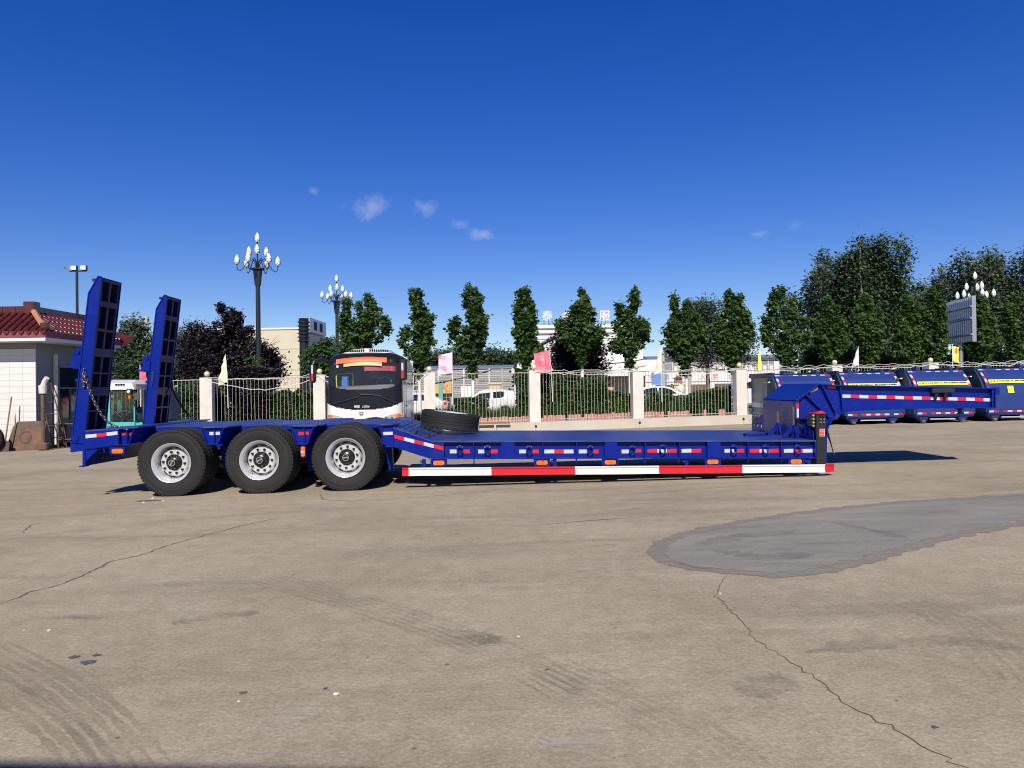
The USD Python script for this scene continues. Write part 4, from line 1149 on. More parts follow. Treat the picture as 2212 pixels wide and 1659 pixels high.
# billboard seen from behind
p0, p1 = at(2040, 652, 35.4), at(2101, 640, 32.6)
bb = thing("billboard", "grey corrugated metal billboard seen from behind among the right hand trees", "billboard", (p1[0], p1[1], ground_z(p1[0])), math.atan2(p1[1] - p0[1], p1[0] - p0[0]))
wd = math.hypot(*(p1 - p0)[:2]) + 0.25
zb, ztp = at(2101, 737, 32.6)[2] - ground_z(p1[0]), at(2101, 640, 32.6)[2] - ground_z(p1[0])
nr = 15
pts = []
for k in range(nr):
    x = -wd + wd * k / nr
    pts += [(x, 0.0), (x + wd / nr * 0.70, 0.0), (x + wd / nr * 0.76, -0.035), (x + wd / nr * 0.94, -0.035)]
pts += [(0, 0)]
line = sg.LineString(pts).buffer(0.004, cap_style=2, join_style=2)
m = prism_z(line, zb, ztp)
obj("sheet", m, M["zinc_sheet"], bb)
for z in (zb + 0.3, zb + (ztp - zb) * 0.52, ztp - 0.42):
    obj("rail", tube([(-wd, -0.085, z), (0.05, -0.085, z)], 0.045, 8), M["grey_metal"], bb)
obj("edge_frame", box(0.0, 0.06, -0.06, 0.1, zb - 0.02, ztp + 0.02), M["grey_metal"], bb)
obj("leg", tube([(-wd * 0.5, 0.1, 0), (-wd * 0.5, 0.1, ztp)], 0.12, 10), M["grey_metal"], bb)
# leaning broken pole by the rose flag
p0, p1 = at(1160, 800, 40), at(1158, 770, 40)
q0, q1 = at(1173, 830, 40), at(1172, 748, 40)
tl = thing("slanted_sign_arm", "black post with a slanting arm beside the plum bush, above the rose flag", "post", (0, 0, 0))
obj("post", tube([(q1[0], 40, ground_z(q1[0])), q1], 0.1, 8), M["lamp_pole"], tl)
obj("arm", tube([at(1148, 758, 40), at(1173, 742, 40), at(1216, 720, 40)], [0.05, 0.1, 0.1], 7), M["lamp_pole"], tl)
# white wooden ladder lying by the plinth
c = on_ground(1040, 932)
lad = thing("wooden_ladder", "short whitish wooden ladder lying against the plinth beside the spare wheel", "ladder", (c[0], fence_y(c[0]) - 0.42, ground_z(c[0])), FROT)
for z in (0.03, 0.33):
    obj("rail", box(-1.1 + z * 0.5, 1.0 + z * 0.2, -0.05, 0.0, z, z + 0.06), M["brown_wood"] if z > 0.1 else M["plinth"], lad)
for x in (-0.7, -0.1, 0.5):
    obj("rung", box(x, x + 0.07, -0.045, -0.005, 0.092, 0.328), M["plinth"], lad)
# ================================================================= trees and bushes
def leaves(C, size, rng, up=0.35, fold=0.16, aspect=0.42):
    """One small folded leaf at every point of C."""
    n = len(C)
    N = rng.normal(size=(n, 3)); N[:, 2] = np.abs(N[:, 2]) + up
    N += 0.85 * SUN                                    # leaves turn towards the light
    N /= np.linalg.norm(N, axis=1, keepdims=True)
    T = rng.normal(size=(n, 3)); T[:, 2] -= 0.3
    T -= N * (T * N).sum(1, keepdims=True)
    T /= np.linalg.norm(T, axis=1, keepdims=True)
    B = np.cross(N, T)
    s = size * rng.uniform(0.65, 1.25, n)[:, None]
    V = np.stack([C - T * s * 0.45, C + B * s * aspect + N * s * fold, C + T * s * 0.55, C - B * s * aspect + N * s * fold], 1).reshape(-1, 3)
    k = np.arange(n)[:, None] * 4
    return trimesh.Trimesh(V, np.vstack([k + [0, 1, 2], k + [0, 2, 3]]), process=False)


def stem_pts(base, top, bow, n=9, rng=None):
    t = np.linspace(0, 1, n)[:, None]
    p = base * (1 - t) + top * t
    p[:, :2] += bow * np.sin(t * math.pi)
    return p


def row_tree(u, Y, v_top, v_bot, half, stems, seed, label, n=4200, leaf="plane_leaf", size=0.15, group="row of pruned street trees behind the fence", kind="street_tree", spread=0.78, twigs_n=26, trunk_r=0.085, trunk_m="limewash", loose=0.075, low_start=0.05):
    """A pruned street tree: upright stems thick with lobed leaves. stems: (sideways -1..1, height 0..1)."""
    rng = np.random.default_rng(seed)
    pos = foot(u, Y)
    zt, zb = at(u, v_top, Y)[2] - pos[2], at(u, v_bot, Y)[2] - pos[2]
    hw = half / FPX * Y
    t = thing(kind, label, "tree", pos, 0, group)
    tr = [tube([(0, 0, 0), (0.02, 0, zb * 0.55), (0, 0.02, zb + 0.25)], [trunk_r, trunk_r * 0.82, trunk_r * 0.7], 8)]
    obj("trunk", tr[0], M[trunk_m], t, smooth=50)
    limbs, C = [], []
    tot = sum(h for _, h in stems)
    for dx, hgt in stems:
        ztop = zb + (zt - zb) * hgt
        top = np.array([dx * hw * 0.84, rng.uniform(-0.5, 0.5) * hw, ztop - 0.12])
        base = np.array([0, 0, zb + 0.05 + 0.1 * rng.random()])
        bow = np.array([dx * hw * 0.35, rng.uniform(-0.2, 0.2) * hw])
        p = stem_pts(base, top, bow)
        limbs.append(tube(p, np.linspace(0.41 * trunk_r, 0.1 * trunk_r, len(p)), 5))
        m = int(n * hgt / tot)
        q = rng.beta(1.15, 1.0, m)
        idx = q * (len(p) - 1)
        i0 = np.minimum(idx.astype(int), len(p) - 2)
        c = p[i0] + (p[i0 + 1] - p[i0]) * (idx - i0)[:, None]
        # side twigs give the crown its bumps
        k = twigs_n
        tw = rng.random(k)
        near = np.abs(q[:, None] - tw[None]).argmin(1)
        ang = rng.uniform(0, 2 * np.pi, k)
        rad = spread * hw * (0.30 + 0.20 * rng.random(k)) * np.clip(1.25 - 0.85 * tw, 0.30, 1.0) * np.clip(0.45 + 2.2 * tw, 0.4, 1.0)
        off = np.stack([np.cos(ang) * rad, np.sin(ang) * rad, 0.25 * rad], 1)[near] * np.sqrt(rng.random(m))[:, None] * 1.3
        c = c + off + rng.normal(0, loose, (m, 3))
        C.append(c)
    for lm in limbs:
        obj("limb", lm, M["twig"], t, smooth=50)
    # low shoots at the crown's foot
    m = n // 14
    C.append(np.stack([rng.normal(0, 0.10, m), rng.normal(0, 0.1, m), zb + rng.uniform(-0.4, 0.5, m)], 1))
    obj("crown", leaves(np.vstack(C), size, rng), M[leaf], t, kind="stuff")
    return t


row = [
    (788, 33.5, 634, 760, 55, [(-0.9, 0.62), (-0.55, 0.9), (-0.15, 0.85), (0.15, 1.0), (0.45, 0.88), (1.0, 0.6)], "broad street tree with several upright stems rising behind the coach"),
    (906, 31.5, 618, 792, 42, [(-0.25, 1.0), (0.12, 0.96), (0.7, 0.66), (-0.85, 0.52), (0.3, 0.75)], "slim street tree left of the pink flag with a short side stem on its left"),
    (1021, 31.6, 615, 795, 46, [(-0.1, 1.0), (0.3, 0.95), (0.6, 0.7), (-0.95, 0.62), (0.1, 0.8)], "street tree above the pink flag with two tips and a low left stem"),
    (1134, 31.8, 621, 790, 32, [(-0.2, 1.0), (0.3, 0.99), (-0.45, 0.85), (0.55, 0.75), (0.9, 0.3)], "narrowest street tree, straight and dense, at the left edge of the white hall"),
    (1258, 32.0, 619, 770, 52, [(0.15, 1.0), (-0.25, 0.78), (0.4, 0.85), (-0.95, 0.55), (0.75, 0.45), (0.0, 0.7)], "street tree in front of the white hall rising out of the plum bush"),
    (1361, 32.2, 620, 775, 42, [(0.3, 1.0), (-0.5, 0.8), (0.0, 0.72), (0.85, 0.55), (-0.95, 0.28)], "street tree at the right corner of the white hall with ragged lower left side"),
    (1482, 32.4, 631, 792, 48, [(-0.3, 1.0), (0.1, 0.92), (-0.95, 0.62), (0.4, 0.75), (0.75, 0.6), (-0.6, 0.5)], "full street tree left of the pair before the low office"),
    (1583, 32.6, 626, 785, 44, [(0.0, 1.0), (0.45, 0.95), (0.85, 0.76), (-0.5, 0.7), (-0.8, 0.45)], "street tree above the last free post, right of the pair before the low office"),
    (1700, 32.8, 615, 785, 47, [(-0.2, 1.0), (-0.65, 0.96), (0.5, 0.85), (-1.0, 0.6), (0.8, 0.6), (0.2, 0.7)], "street tree left of the big grey green tree, with a notched top"),
    (1795, 33.0, 640, 790, 40, [(-0.2, 1.0), (0.3, 0.88), (-0.7, 0.7), (0.7, 0.7)], "street tree in front of the left half of the big tree"),
    (1880, 33.2, 632, 790, 40, [(0.1, 1.0), (-0.5, 0.85), (0.6, 0.8), (0.0, 0.7)], "street tree in front of the middle of the big tree, near the pale flag"),
    (1958, 33.4, 640, 790, 40, [(-0.1, 1.0), (0.4, 0.9), (-0.6, 0.75), (0.8, 0.7)], "street tree in front of the right side of the big tree"),
    (2018, 33.5, 622, 785, 36, [(-0.1, 1.0), (0.35, 0.85), (-0.6, 0.75), (0.75, 0.6)], "street tree just left of the metal billboard"),
    (2124, 33.6, 640, 785, 36, [(-0.3, 1.0), (0.3, 0.95), (0.75, 0.75), (-0.75, 0.7)], "street tree just right of the metal billboard"),
    (2196, 33.8, 634, 785, 38, [(0.1, 1.0), (-0.5, 0.85), (0.6, 0.9)], "street tree at the right edge of the picture"),
]
for i, (u, Y, vt, vb, hw, st, lab) in enumerate(row):
    row_tree(u, Y, vt, vb, hw, st, 100 + i, lab, n=int(3500 + 38 * hw), size=0.165)


def crown_tree(kind, u, Y, v_top, v_base, half, label, leaf, seed, n=16000, size=0.14, clusters=150, cl_r=0.55, shape=1.0, group=None, twigs=30, trunk_r=0.16, low=0.12, lean=(0, 0), cat_="tree"):
    """A tree with an uneven crown: leaf clumps on branches, gaps between."""
    rng = np.random.default_rng(seed)
    pos = foot(u, Y)
    H = at(u, v_top, Y)[2] - pos[2]
    hw = half / FPX * Y
    zb = max(low * H, at(u, v_base, Y)[2] - pos[2])
    t = thing(kind, label, cat_, pos, 0, group)
    obj("trunk", tube([(0, 0, 0), (0.05, 0, zb * 0.6), (0.0, 0.05, zb + 0.3 * (H - zb))], [trunk_r, trunk_r * 0.8, trunk_r * 0.45], 8), M["bark"], t, smooth=50)
    cz, rz = (H + zb) / 2, (H - zb) / 2
    d = rng.normal(size=(clusters, 3)); d /= np.linalg.norm(d, axis=1, keepdims=True)
    rr = rng.random(clusters) ** 0.42
    lump = 0.72 + 0.5 * meshkit.noise(d * 2.2 + seed, seed)
    P = d * (rr * lump)[:, None] * np.array([hw, hw * 0.8, rz]) + np.array([0, 0, cz])
    sq = (P[:, 2] - zb) / (H - zb)
    P[:, 0] *= np.where(sq > 0.5, 1 - (sq - 0.5) * 0.5 * shape, 1)
    P[:, 0] += lean[0] * sq; P[:, 2] = np.clip(P[:, 2], zb * 0.8, H - 0.1)
    br = []
    for p in P[:: max(1, clusters // 60)]:
        s = np.array([0, 0.02, zb + (p[2] - zb) * 0.35])
        mid = (s + p) / 2 + rng.normal(0, 0.06 * hw, 3)
        br.append(tube([s, mid, p], [trunk_r * 0.25, trunk_r * 0.14, 0.008], 4, False))
    obj("branches", cat(br), M["twig"], t, kind="stuff")
    m = n // clusters
    w = cl_r * rng.uniform(0.6, 1.3, clusters)
    C = (P[:, None] + rng.normal(0, 0.5, (clusters, m, 3)) * w[:, None, None] * [1, 1, 0.75]).reshape(-1, 3)
    if twigs:
        top = P[np.argsort(-P[:, 2])[:twigs]]
        tw = [tube([p, p + [rng.normal(0, 0.25), rng.normal(0, 0.2), 0.5 * cl_r], p + [rng.normal(0, 0.4), rng.normal(0, 0.3), rng.uniform(0.8, 1.7) * cl_r]], [0.02, 0.012, 0.006], 3, False) for p in top]
        obj("top_twigs", cat(tw), M["twig"], t, kind="stuff")
    C = C[C[:, 2] > 0.15]
    obj("crown", leaves(C, size, rng), M[leaf], t, kind="stuff")
    return t


# big grey green trees at the right


def dome_stems(k, seed, peak=0.0, rough=0.12):
    g = np.random.default_rng(seed)
    xs_ = np.linspace(-1, 1, k) + g.normal(0, 0.05, k)
    return [(x_, float(np.clip(math.sqrt(max(0.05, 1 - 0.5 * (x_ - peak) ** 2 / (1 + abs(peak)) ** 2)) + g.normal(0, rough), 0.3, 1.0))) for x_ in xs_]


row_tree(1828, 50, 545, 785, 112, dome_stems(17, 1, 0.1), 201, "tall grey green tree with thin twiggy top, left of the two big ones at right", n=15000, leaf="grey_leaf", size=0.21, group=None, kind="elm_tree", spread=0.30, twigs_n=22, trunk_r=0.22, trunk_m="bark", loose=0.30)
row_tree(1902, 49, 512, 780, 84, dome_stems(14, 2, -0.1, 0.10), 202, "tallest part of the big trees, a grey green crown with bare twigs on top", n=13500, leaf="dark_leaf", size=0.21, group=None, kind="elm_tree", spread=0.32, twigs_n=22, trunk_r=0.22, trunk_m="bark", loose=0.28)
row_tree(2112, 52, 552, 785, 118, dome_stems(17, 3, 0.4), 203, "wide grey green tree behind the billboard at the right edge", n=15000, leaf="grey_leaf", size=0.22, group=None, kind="elm_tree", spread=0.28, twigs_n=22, trunk_r=0.22, trunk_m="bark", loose=0.30)
row_tree(1985, 56, 618, 785, 56, dome_stems(9, 4, 0.0), 204, "lower dark tree between the two big ones at right", n=7000, leaf="dark_leaf", size=0.22, group=None, kind="elm_tree", spread=0.4, twigs_n=20, trunk_r=0.2, trunk_m="bark", loose=0.28)
crown_tree("elm_tree", 1862, 52, 556, 760, 112, "dark inner mass of the big trees at right, seen through the lighter crowns", "grey_leaf", 4, n=24000, size=0.21, clusters=240, cl_r=0.8, twigs=0, trunk_r=0.2)
crown_tree("elm_tree", 2130, 55, 580, 760, 105, "dark inner mass of the tree behind the billboard", "grey_leaf", 14, n=18000, size=0.21, clusters=190, cl_r=0.8, twigs=0, trunk_r=0.2)
crown_tree("round_tree", 1528, 46, 636, 790, 62, "sparse round tree with fine leaves behind the pair of street trees", "grey_leaf", 5, n=11000, size=0.15, clusters=120, cl_r=0.7, twigs=0)
crown_tree("round_tree", 1600, 46, 690, 790, 34, "small bushy tree right of the pair of street trees", "grey_leaf", 6, n=5000, size=0.14, clusters=60, cl_r=0.6, twigs=0)
crown_tree("shrub_tree", 1790, 36, 735, 795, 60, "mid green bushy shrub below the big trees, left of the pale flag", "hedge_leaf", 7, n=7000, size=0.12, clusters=80, cl_r=0.5, twigs=0)
crown_tree("shrub_tree", 1900, 37, 748, 795, 60, "dark shrub mass right of the pale flag", "dark_leaf", 8, n=7000, size=0.12, clusters=80, cl_r=0.5, twigs=0)
crown_tree("shrub_tree", 2000, 37, 745, 795, 50, "light green shrub left of the red lettered flag", "fresh_leaf", 9, n=5000, size=0.12, clusters=60, cl_r=0.5, twigs=0)
crown_tree("shrub_tree", 2110, 36, 752, 795, 65, "olive green shrub right of the red lettered flag", "hedge_leaf", 10, n=6000, size=0.12, clusters=70, cl_r=0.5, twigs=0)
# far dark trees, left of the white hall
for i, (u, v, hw, lab) in enumerate([(930, 770, 28, "far dark tree top beside the coach roof"), (972, 757, 40, "far dark tree left of the pink flag's street tree"), (1045, 754, 45, "far dark tree right of the street tree above the pink flag"), (1090, 765, 36, "far dark tree touching the narrowest street tree"), (1130, 775, 24, "far dark tree peeping out beside the rose flag")]):
    crown_tree("far_tree", u, 112, v, 812, hw, lab, "dark_leaf", 20 + i, n=7000, size=0.42, clusters=70, cl_r=1.5, twigs=0, trunk_r=0.3)
# plum trees
row_tree(498, 34.5, 655, 800, 62, [(-0.12, 1.0), (0.18, 0.90), (0.42, 0.84), (-0.45, 0.62), (0.7, 0.66), (-0.8, 0.62), (0.0, 0.7), (0.95, 0.45)], 30, "tall dark purple plum tree with pointed top below the nearest lamp", n=13000, leaf="plum_leaf", size=0.125, group="plum trees left of the coach")
crown_tree("plum_tree", 500, 34.8, 730, 850, 85, "broad dark plum thicket at the foot of the tall pointed plum tree", "plum_leaf", 34, n=15000, size=0.12, clusters=170, cl_r=0.5, shape=0.8, twigs=15, trunk_r=0.09, low=0.04)
crown_tree("plum_tree", 562, 34.0, 738, 850, 40, "dark purple plum tree right of the tall one, against the cream building", "plum_leaf", 31, n=13000, size=0.12, clusters=150, cl_r=0.46, shape=1.2, twigs=20, trunk_r=0.09, low=0.04)
crown_tree("plum_tree", 432, 35.0, 706, 850, 42, "purple and green plum tree left of the tall one, beside the second ramp", "plum_leaf", 32, n=13000, size=0.12, clusters=150, cl_r=0.46, shape=0.9, twigs=15, trunk_r=0.09, low=0.04)
crown_tree("plum_bush", 1245, 34.0, 692, 850, 62, "rounded dark purple plum bush in front of the white hall", "plum_leaf", 33, n=22000, size=0.12, clusters=230, cl_r=0.46, shape=0.6, twigs=12, trunk_r=0.1, low=0.05)
# green trees at left
crown_tree("green_tree", 285, 38, 690, 820, 42, "loose green tree between the gatehouse roof and the second ramp", "grey_leaf", 40, n=7500, size=0.16, clusters=85, cl_r=0.55, twigs=10)
crown_tree("green_tree", 405, 40, 712, 820, 34, "green tree right behind the second ramp", "grey_leaf", 41, n=6000, size=0.15, clusters=70, cl_r=0.55, twigs=8)
crown_tree("green_tree", 250, 36, 745, 830, 40, "dark green bush behind the first ramp's foot", "dark_leaf", 42, n=7000, size=0.13, clusters=80, cl_r=0.5, twigs=0, low=0.06)
crown_tree("green_tree", 335, 36, 760, 830, 40, "dark green bush between the two ramps", "dark_leaf", 43, n=7000, size=0.13, clusters=80, cl_r=0.5, twigs=0, low=0.06)
crown_tree("green_tree", 700, 40, 742, 820, 38, "olive green tree with long leaves left of the coach mirror", "hedge_leaf", 44, n=5200, size=0.19, clusters=60, cl_r=0.5, twigs=0)
crown_tree("green_tree", 765, 38, 722, 820, 36, "leafy green tree behind the coach roof", "hedge_leaf", 45, n=5200, size=0.17, clusters=60, cl_r=0.5, twigs=0)


# green mass behind the fence bars
def hedge(name, u0, u1, o0, o1, v0, v1, leaf, seed, label, n, size=0.10, lumpy=0.25, flowers=False):
    rng = np.random.default_rng(seed)
    x0, x1 = fence_x(u0), fence_x(u1)
    xc = (x0 + x1) / 2
    yc = fence_y(xc) + (o0 + o1) / 2
    zt0, zt1 = at(u0, v0, fence_y(x0) + o0)[2], at(u1, v1, fence_y(x1) + o0)[2]
    t = thing(name, label, "hedge" if name == "hedge" else "bush", (xc, yc, ground_z(xc)), FROT)
    L_, W_ = x1 - x0, o1 - o0
    k = int(1.6 * n)
    q = rng.random((k, 3))
    face = rng.random(k)
    s = (q[:, 0] - 0.5) * L_
    hh = (zt0 + (zt1 - zt0) * q[:, 0]) - ground_z(xc)
    lump = 1 - lumpy + lumpy * 2 * meshkit.fbm(np.stack([s * 1.1, q[:, 1] * 2, 0 * s + seed], 1), 3, seed)
    hh = hh * np.clip(lump, 0.5, 1.15)
    dep = np.where(face < 0.62, rng.exponential(0.10, k), q[:, 1] * W_)
    zz_ = np.where(face < 0.62, q[:, 2] * hh, hh - rng.exponential(0.08, k))
    bulge = 0.18 * meshkit.fbm(np.stack([s * 2.2, zz_ * 2.2, 0 * s], 1), 3, seed + 5)
    C = np.stack([s, -W_ / 2 + dep - bulge + 0.1, np.maximum(zz_, 0.12)], 1)
    st = [tube([(x, rng.uniform(-W_ / 3, W_ / 3), 0), (x + rng.normal(0, 0.1), 0, 0.7)], [0.03, 0.012], 5) for x in np.arange(-L_ / 2 + 0.2, L_ / 2, 0.5)]
    obj("stems", cat(st), M["bark"], t, kind="stuff")
    core = box(-L_ / 2 + 0.12, L_ / 2 - 0.12, -W_ / 2 + 0.34, W_ / 2 - 0.1, 0.1, (min(zt0, zt1) - ground_z(xc)) * 0.8, 0.1)
    obj("inner_twigs", core, M["plum_leaf" if leaf == "plum_leaf" else "dark_leaf"], t)
    obj("leaves", leaves(C, size, rng), M[leaf], t, kind="stuff")
    return t


hedge("hedge", 1450, 1592, 0.9, 2.3, 872, 838, "hedge_leaf", 1, "dense trimmed green hedge behind the bars left of the blue skips", 9000, 0.115, 0.2)
hedge("bush", 1392, 1462, 0.9, 1.9, 862, 852, "hedge_leaf", 2, "yellowish green bush behind the post of the cream flag", 3000, 0.10, 0.4)
hedge("bush", 1310, 1376, 0.9, 1.9, 850, 862, "fresh_leaf", 3, "light green bush left of the post of the cream flag", 2600, 0.10, 0.45)
hedge("bush", 1165, 1315, 0.8, 2.0, 818, 822, "hedge_leaf", 4, "green undergrowth below the plum bush behind the fence", 6500, 0.11, 0.4)
hedge("bush", 1112, 1150, 1.0, 2.0, 800, 815, "hedge_leaf", 5, "tall narrow bush behind the white hatchback's tail", 2400, 0.10, 0.4)
hedge("bush", 975, 1050, 0.9, 1.8, 872, 866, "hedge_leaf", 6, "low bush with white blossoms before the hatchback door", 2200, 0.09, 0.5)
hedge("bush", 460, 570, 0.8, 2.2, 815, 815, "plum_leaf", 7, "purple undergrowth behind the bars right of the cracked post", 5600, 0.10, 0.4)
hedge("bush", 560, 690, 0.8, 2.0, 862, 840, "hedge_leaf", 8, "green undergrowth behind the bars left of the coach", 5200, 0.11, 0.45)
hedge("bush", 330, 460, 0.8, 2.2, 830, 830, "dark_leaf", 9, "dark undergrowth behind the bars left of the cracked post", 5200, 0.10, 0.4)
hedge("bush", 210, 330, 0.8, 2.2, 800, 812, "dark_leaf", 10, "dark undergrowth behind the ramps and the teal cab", 4600, 0.10, 0.4)
# bright sumac shoots in front of the plum trees
p = foot(549, 31)
sm = thing("sumac", "bright green sumac with feathered leaves in front of the plum trees", "shrub", p)
h = at(552, 765, 31)[2] - p[2]
obj("stem", tube([(-0.15, 0, 0), (-0.05, 0, h * 0.6), (0.05, 0, h)], [0.03, 0.02, 0.01], 6), M["bark"], sm)
rng = np.random.default_rng(3)
C, ms = [], []
for k in range(16):
    a = rng.uniform(0, 2 * np.pi)
    z0 = h * rng.uniform(0.62, 1.0)
    ln = rng.uniform(0.45, 0.75)
    pts = [np.array([0.03, 0, z0]) + np.array([math.cos(a) * ln * q, math.sin(a) * ln * q, ln * (0.45 * q - 0.55 * q * q)]) for q in np.linspace(0, 1, 12)]
    ms.append(tube(pts, 0.006, 3, False))
    for q in pts[2:]:
        for sgn in (-1, 1):
            C.append(q + np.array([-math.sin(a), math.cos(a), -0.15]) * sgn * 0.07)
obj("leaf_stalks", cat(ms), M["bark"], sm, kind="stuff")
obj("leaflets", leaves(np.array(C), 0.13, rng, up=1.2, aspect=0.18), M["fresh_leaf"], sm, kind="stuff")
# a line of distant woods closes the horizon
rng = np.random.default_rng(77)
k = 15000
xx = rng.uniform(-260, 330, k)
hh = 5 + 7 * meshkit.fbm(np.stack([xx * 0.06, 0 * xx, 0 * xx], 1), 3, 9)
C = np.stack([xx, 190 + rng.uniform(0, 14, k), rng.random(k) ** 0.8 * hh], 1)
obj("far_woods", leaves(C, 2.0, rng), M["dark_leaf"], label="distant band of dark woods along the horizon", cat="woods", kind="stuff")
# ================================================================= the low bed trailer
ZOOM = {"A": (500, 1500, 2.011), "B": (1050, 1640, 2.765), "C": (1500, 1550, 2.212), "D": (2400, 1550, 2.212), "E": (2850, 1450, 3.686), "F": (2900, 1350, 1.954), "G": (260, 1550, 4.424), "H": (0, 1000, 1.6588)}
TY, TYAW = 12.05, math.radians(1.0)
TC, TS = math.cos(TYAW), math.sin(TYAW)


def sp(z, x, y, t=0.0):
    """Trailer coordinates (along, up) of a point seen in the photograph, on the upright plane t metres in from the near side."""
    ox, oy, k = ZOOM[z]
    u, v = (ox + x / k) / 1.82278, (oy + y / k) / 1.82278
    d = _f + _r * (u - CX) / FPX + _u * (CY - v) / FPX
    n = np.array([-TS, TC, 0])
    kk = (t + TY * TC) / (d @ n)
    p = d * kk
    return (p[0] * TC + (p[1] - TY) * TS, CAM_Z + p[2])


def sps(z, pts, t=0.0):
    return [sp(z, x, y, t) for x, y in pts]


tr = thing("lowbed_trailer", "new royal blue low bed trailer with raised rear ramps and gooseneck", "trailer", (0, TY, 0), TYAW)
W = 3.0
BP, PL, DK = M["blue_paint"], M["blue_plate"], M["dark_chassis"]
gtr = lambda s: ground_z(s)

# --- decks
kA, kB = sp("C", 444, 411), sp("D", 1800, 405)          # front edge of the low deck
top0 = sp("C", 108, 291)                                # upper end of the slope
zd = lambda s: kA[1] + (s - kA[0]) * (kB[1] - kA[1]) / (kB[0] - kA[0])
TH = 0.022
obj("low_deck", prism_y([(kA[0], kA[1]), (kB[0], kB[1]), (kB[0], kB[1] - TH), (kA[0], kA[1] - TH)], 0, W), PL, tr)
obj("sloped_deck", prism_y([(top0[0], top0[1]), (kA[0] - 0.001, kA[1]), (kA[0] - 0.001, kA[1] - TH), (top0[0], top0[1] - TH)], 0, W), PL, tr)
ZR = 1.0                                                # rear deck height
rs0 = sp("G", 310, 640)
rear_end = sp("G", 1190, 572)
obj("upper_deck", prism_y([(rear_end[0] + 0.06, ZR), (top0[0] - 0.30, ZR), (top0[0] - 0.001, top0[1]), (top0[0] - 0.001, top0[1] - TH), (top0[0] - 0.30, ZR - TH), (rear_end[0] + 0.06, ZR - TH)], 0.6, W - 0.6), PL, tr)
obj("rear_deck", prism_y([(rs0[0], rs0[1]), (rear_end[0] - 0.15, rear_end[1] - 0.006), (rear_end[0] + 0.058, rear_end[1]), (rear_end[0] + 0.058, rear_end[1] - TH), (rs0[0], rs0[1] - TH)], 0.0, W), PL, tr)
# cross ribs on the slope and a few worn cleats
for k in range(7):
    f = 0.1 + 0.13 * k
    s, z = top0[0] + (kA[0] - top0[0]) * f, top0[1] + (kA[1] - top0[1]) * f
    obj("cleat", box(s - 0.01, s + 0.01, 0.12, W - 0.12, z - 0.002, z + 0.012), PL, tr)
for x, y, w in ((290, 318, 0.10), (395, 357, 0.10)):
    s, z = sp("C", x, y, 0.35)
    f = (s - top0[0]) / (kA[0] - top0[0])
    z = top0[1] + (kA[1] - top0[1]) * f
    obj("slope_cleat", box(s - 0.05, s + 0.05, 0.2, 0.45, z + 0.001, z + 0.035), DK, tr)

# --- main beams and cross members
for t0 in (0.88, 2.02):
    obj("main_beam", prism_y([(-6.0, ZR - TH - 0.001), (top0[0] - 0.3, ZR - TH - 0.001), (kA[0], kA[1] - TH - 0.001), (kB[0] - 0.2, kB[1] - TH - 0.001), (kB[0] - 0.2, kB[1] - 0.33), (kA[0], kA[1] - 0.36), (top0[0] - 0.3, 0.62), (-6.0, 0.62)], t0, t0 + 0.10), BP, tr)
for k in range(13):
    s = kA[0] + 0.15 + k * 0.46
    if s < kB[0] - 0.25:
        obj("cross_member", box(s - 0.04, s + 0.04, 0.14, 0.875, zd(s) - 0.22, zd(s) - TH - 0.002), DK, tr)
        obj("cross_member", box(s - 0.04, s + 0.04, 0.985, 2.015, zd(s) - 0.25, zd(s) - TH - 0.002), DK, tr)

# --- side channels of the low deck, both sides
dz = lambda s, a: zd(s) + a


def sheared(s0, s1, a0, a1, t0, t1, bev=0.0):
    """A box between s0 and s1 whose top and bottom follow the deck line."""
    b = box(s0, s1, t0, t1, a0, a1)
    v = b.vertices.copy(); v[:, 2] += [zd(s) for s in v[:, 0]]
    return trimesh.Trimesh(v, b.faces, process=False)


s_knee = sp("C", 548, 425)[0]
for side in (0, 1):
    T = (lambda a: a) if side == 0 else (lambda a: W - a)
    obj("side_web", sheared(kA[0], kB[0] - 0.02, -0.27, -TH - 0.001, T(0.085), T(0.1)), BP, tr)
    obj("lower_flange", sheared(kA[0], kB[0], -0.287, -0.268, T(0.0), T(0.12)), BP, tr)
    obj("end_post", sheared(kB[0] - 0.019, kB[0], -0.267, -TH - 0.001, T(0.0), T(0.083)), BP, tr)
    obj("slope_side_plate", prism_y([(top0[0], top0[1] - TH - 0.001), (kA[0], kA[1] - TH - 0.001), (s_knee, zd(s_knee) - TH - 0.001), (s_knee, zd(s_knee) - 0.267), (kA[0] - 0.02, zd(kA[0]) - 0.267), (top0[0] + 0.004, sp("C", 110, 455)[1])], T(0.012), T(0.03)), BP, tr)
    obj("slope_flange", strip_y([(top0[0], sp("C", 110, 455)[1] - 0.010), (kA[0] - 0.02, zd(kA[0]) - 0.277)], 0.016, T(0.0), T(0.12)), BP, tr)
    for z_, x in (("C", 808), ("C", 1410), ("C", 1705), ("D", 312), ("D", 610), ("D", 1208), ("D", 1500)):
        s = sp(z_, x, 480)[0]
        obj("stiffener", sheared(s - 0.007, s + 0.007, -0.267, -TH - 0.001, T(0.004), T(0.084)), BP, tr)
        obj("hook_gusset", prism_x([(T(0.01), zd(s) - 0.288), (T(0.13), zd(s) - 0.288), (T(0.13), zd(s) - 0.38), (T(0.05), zd(s) - 0.375), (T(0.015), zd(s) - 0.34)], s - 0.008, s + 0.008), BP, tr)
    for z_, x0, x1 in (("C", 1045, 1165), ("C", 1950, 2060), ("D", 855, 968)):
        obj("stake_pocket", sheared(sp(z_, x0, 480)[0], sp(z_, x1, 480)[0], -0.267, -TH - 0.001, T(0.006), T(0.084)), BP, tr)


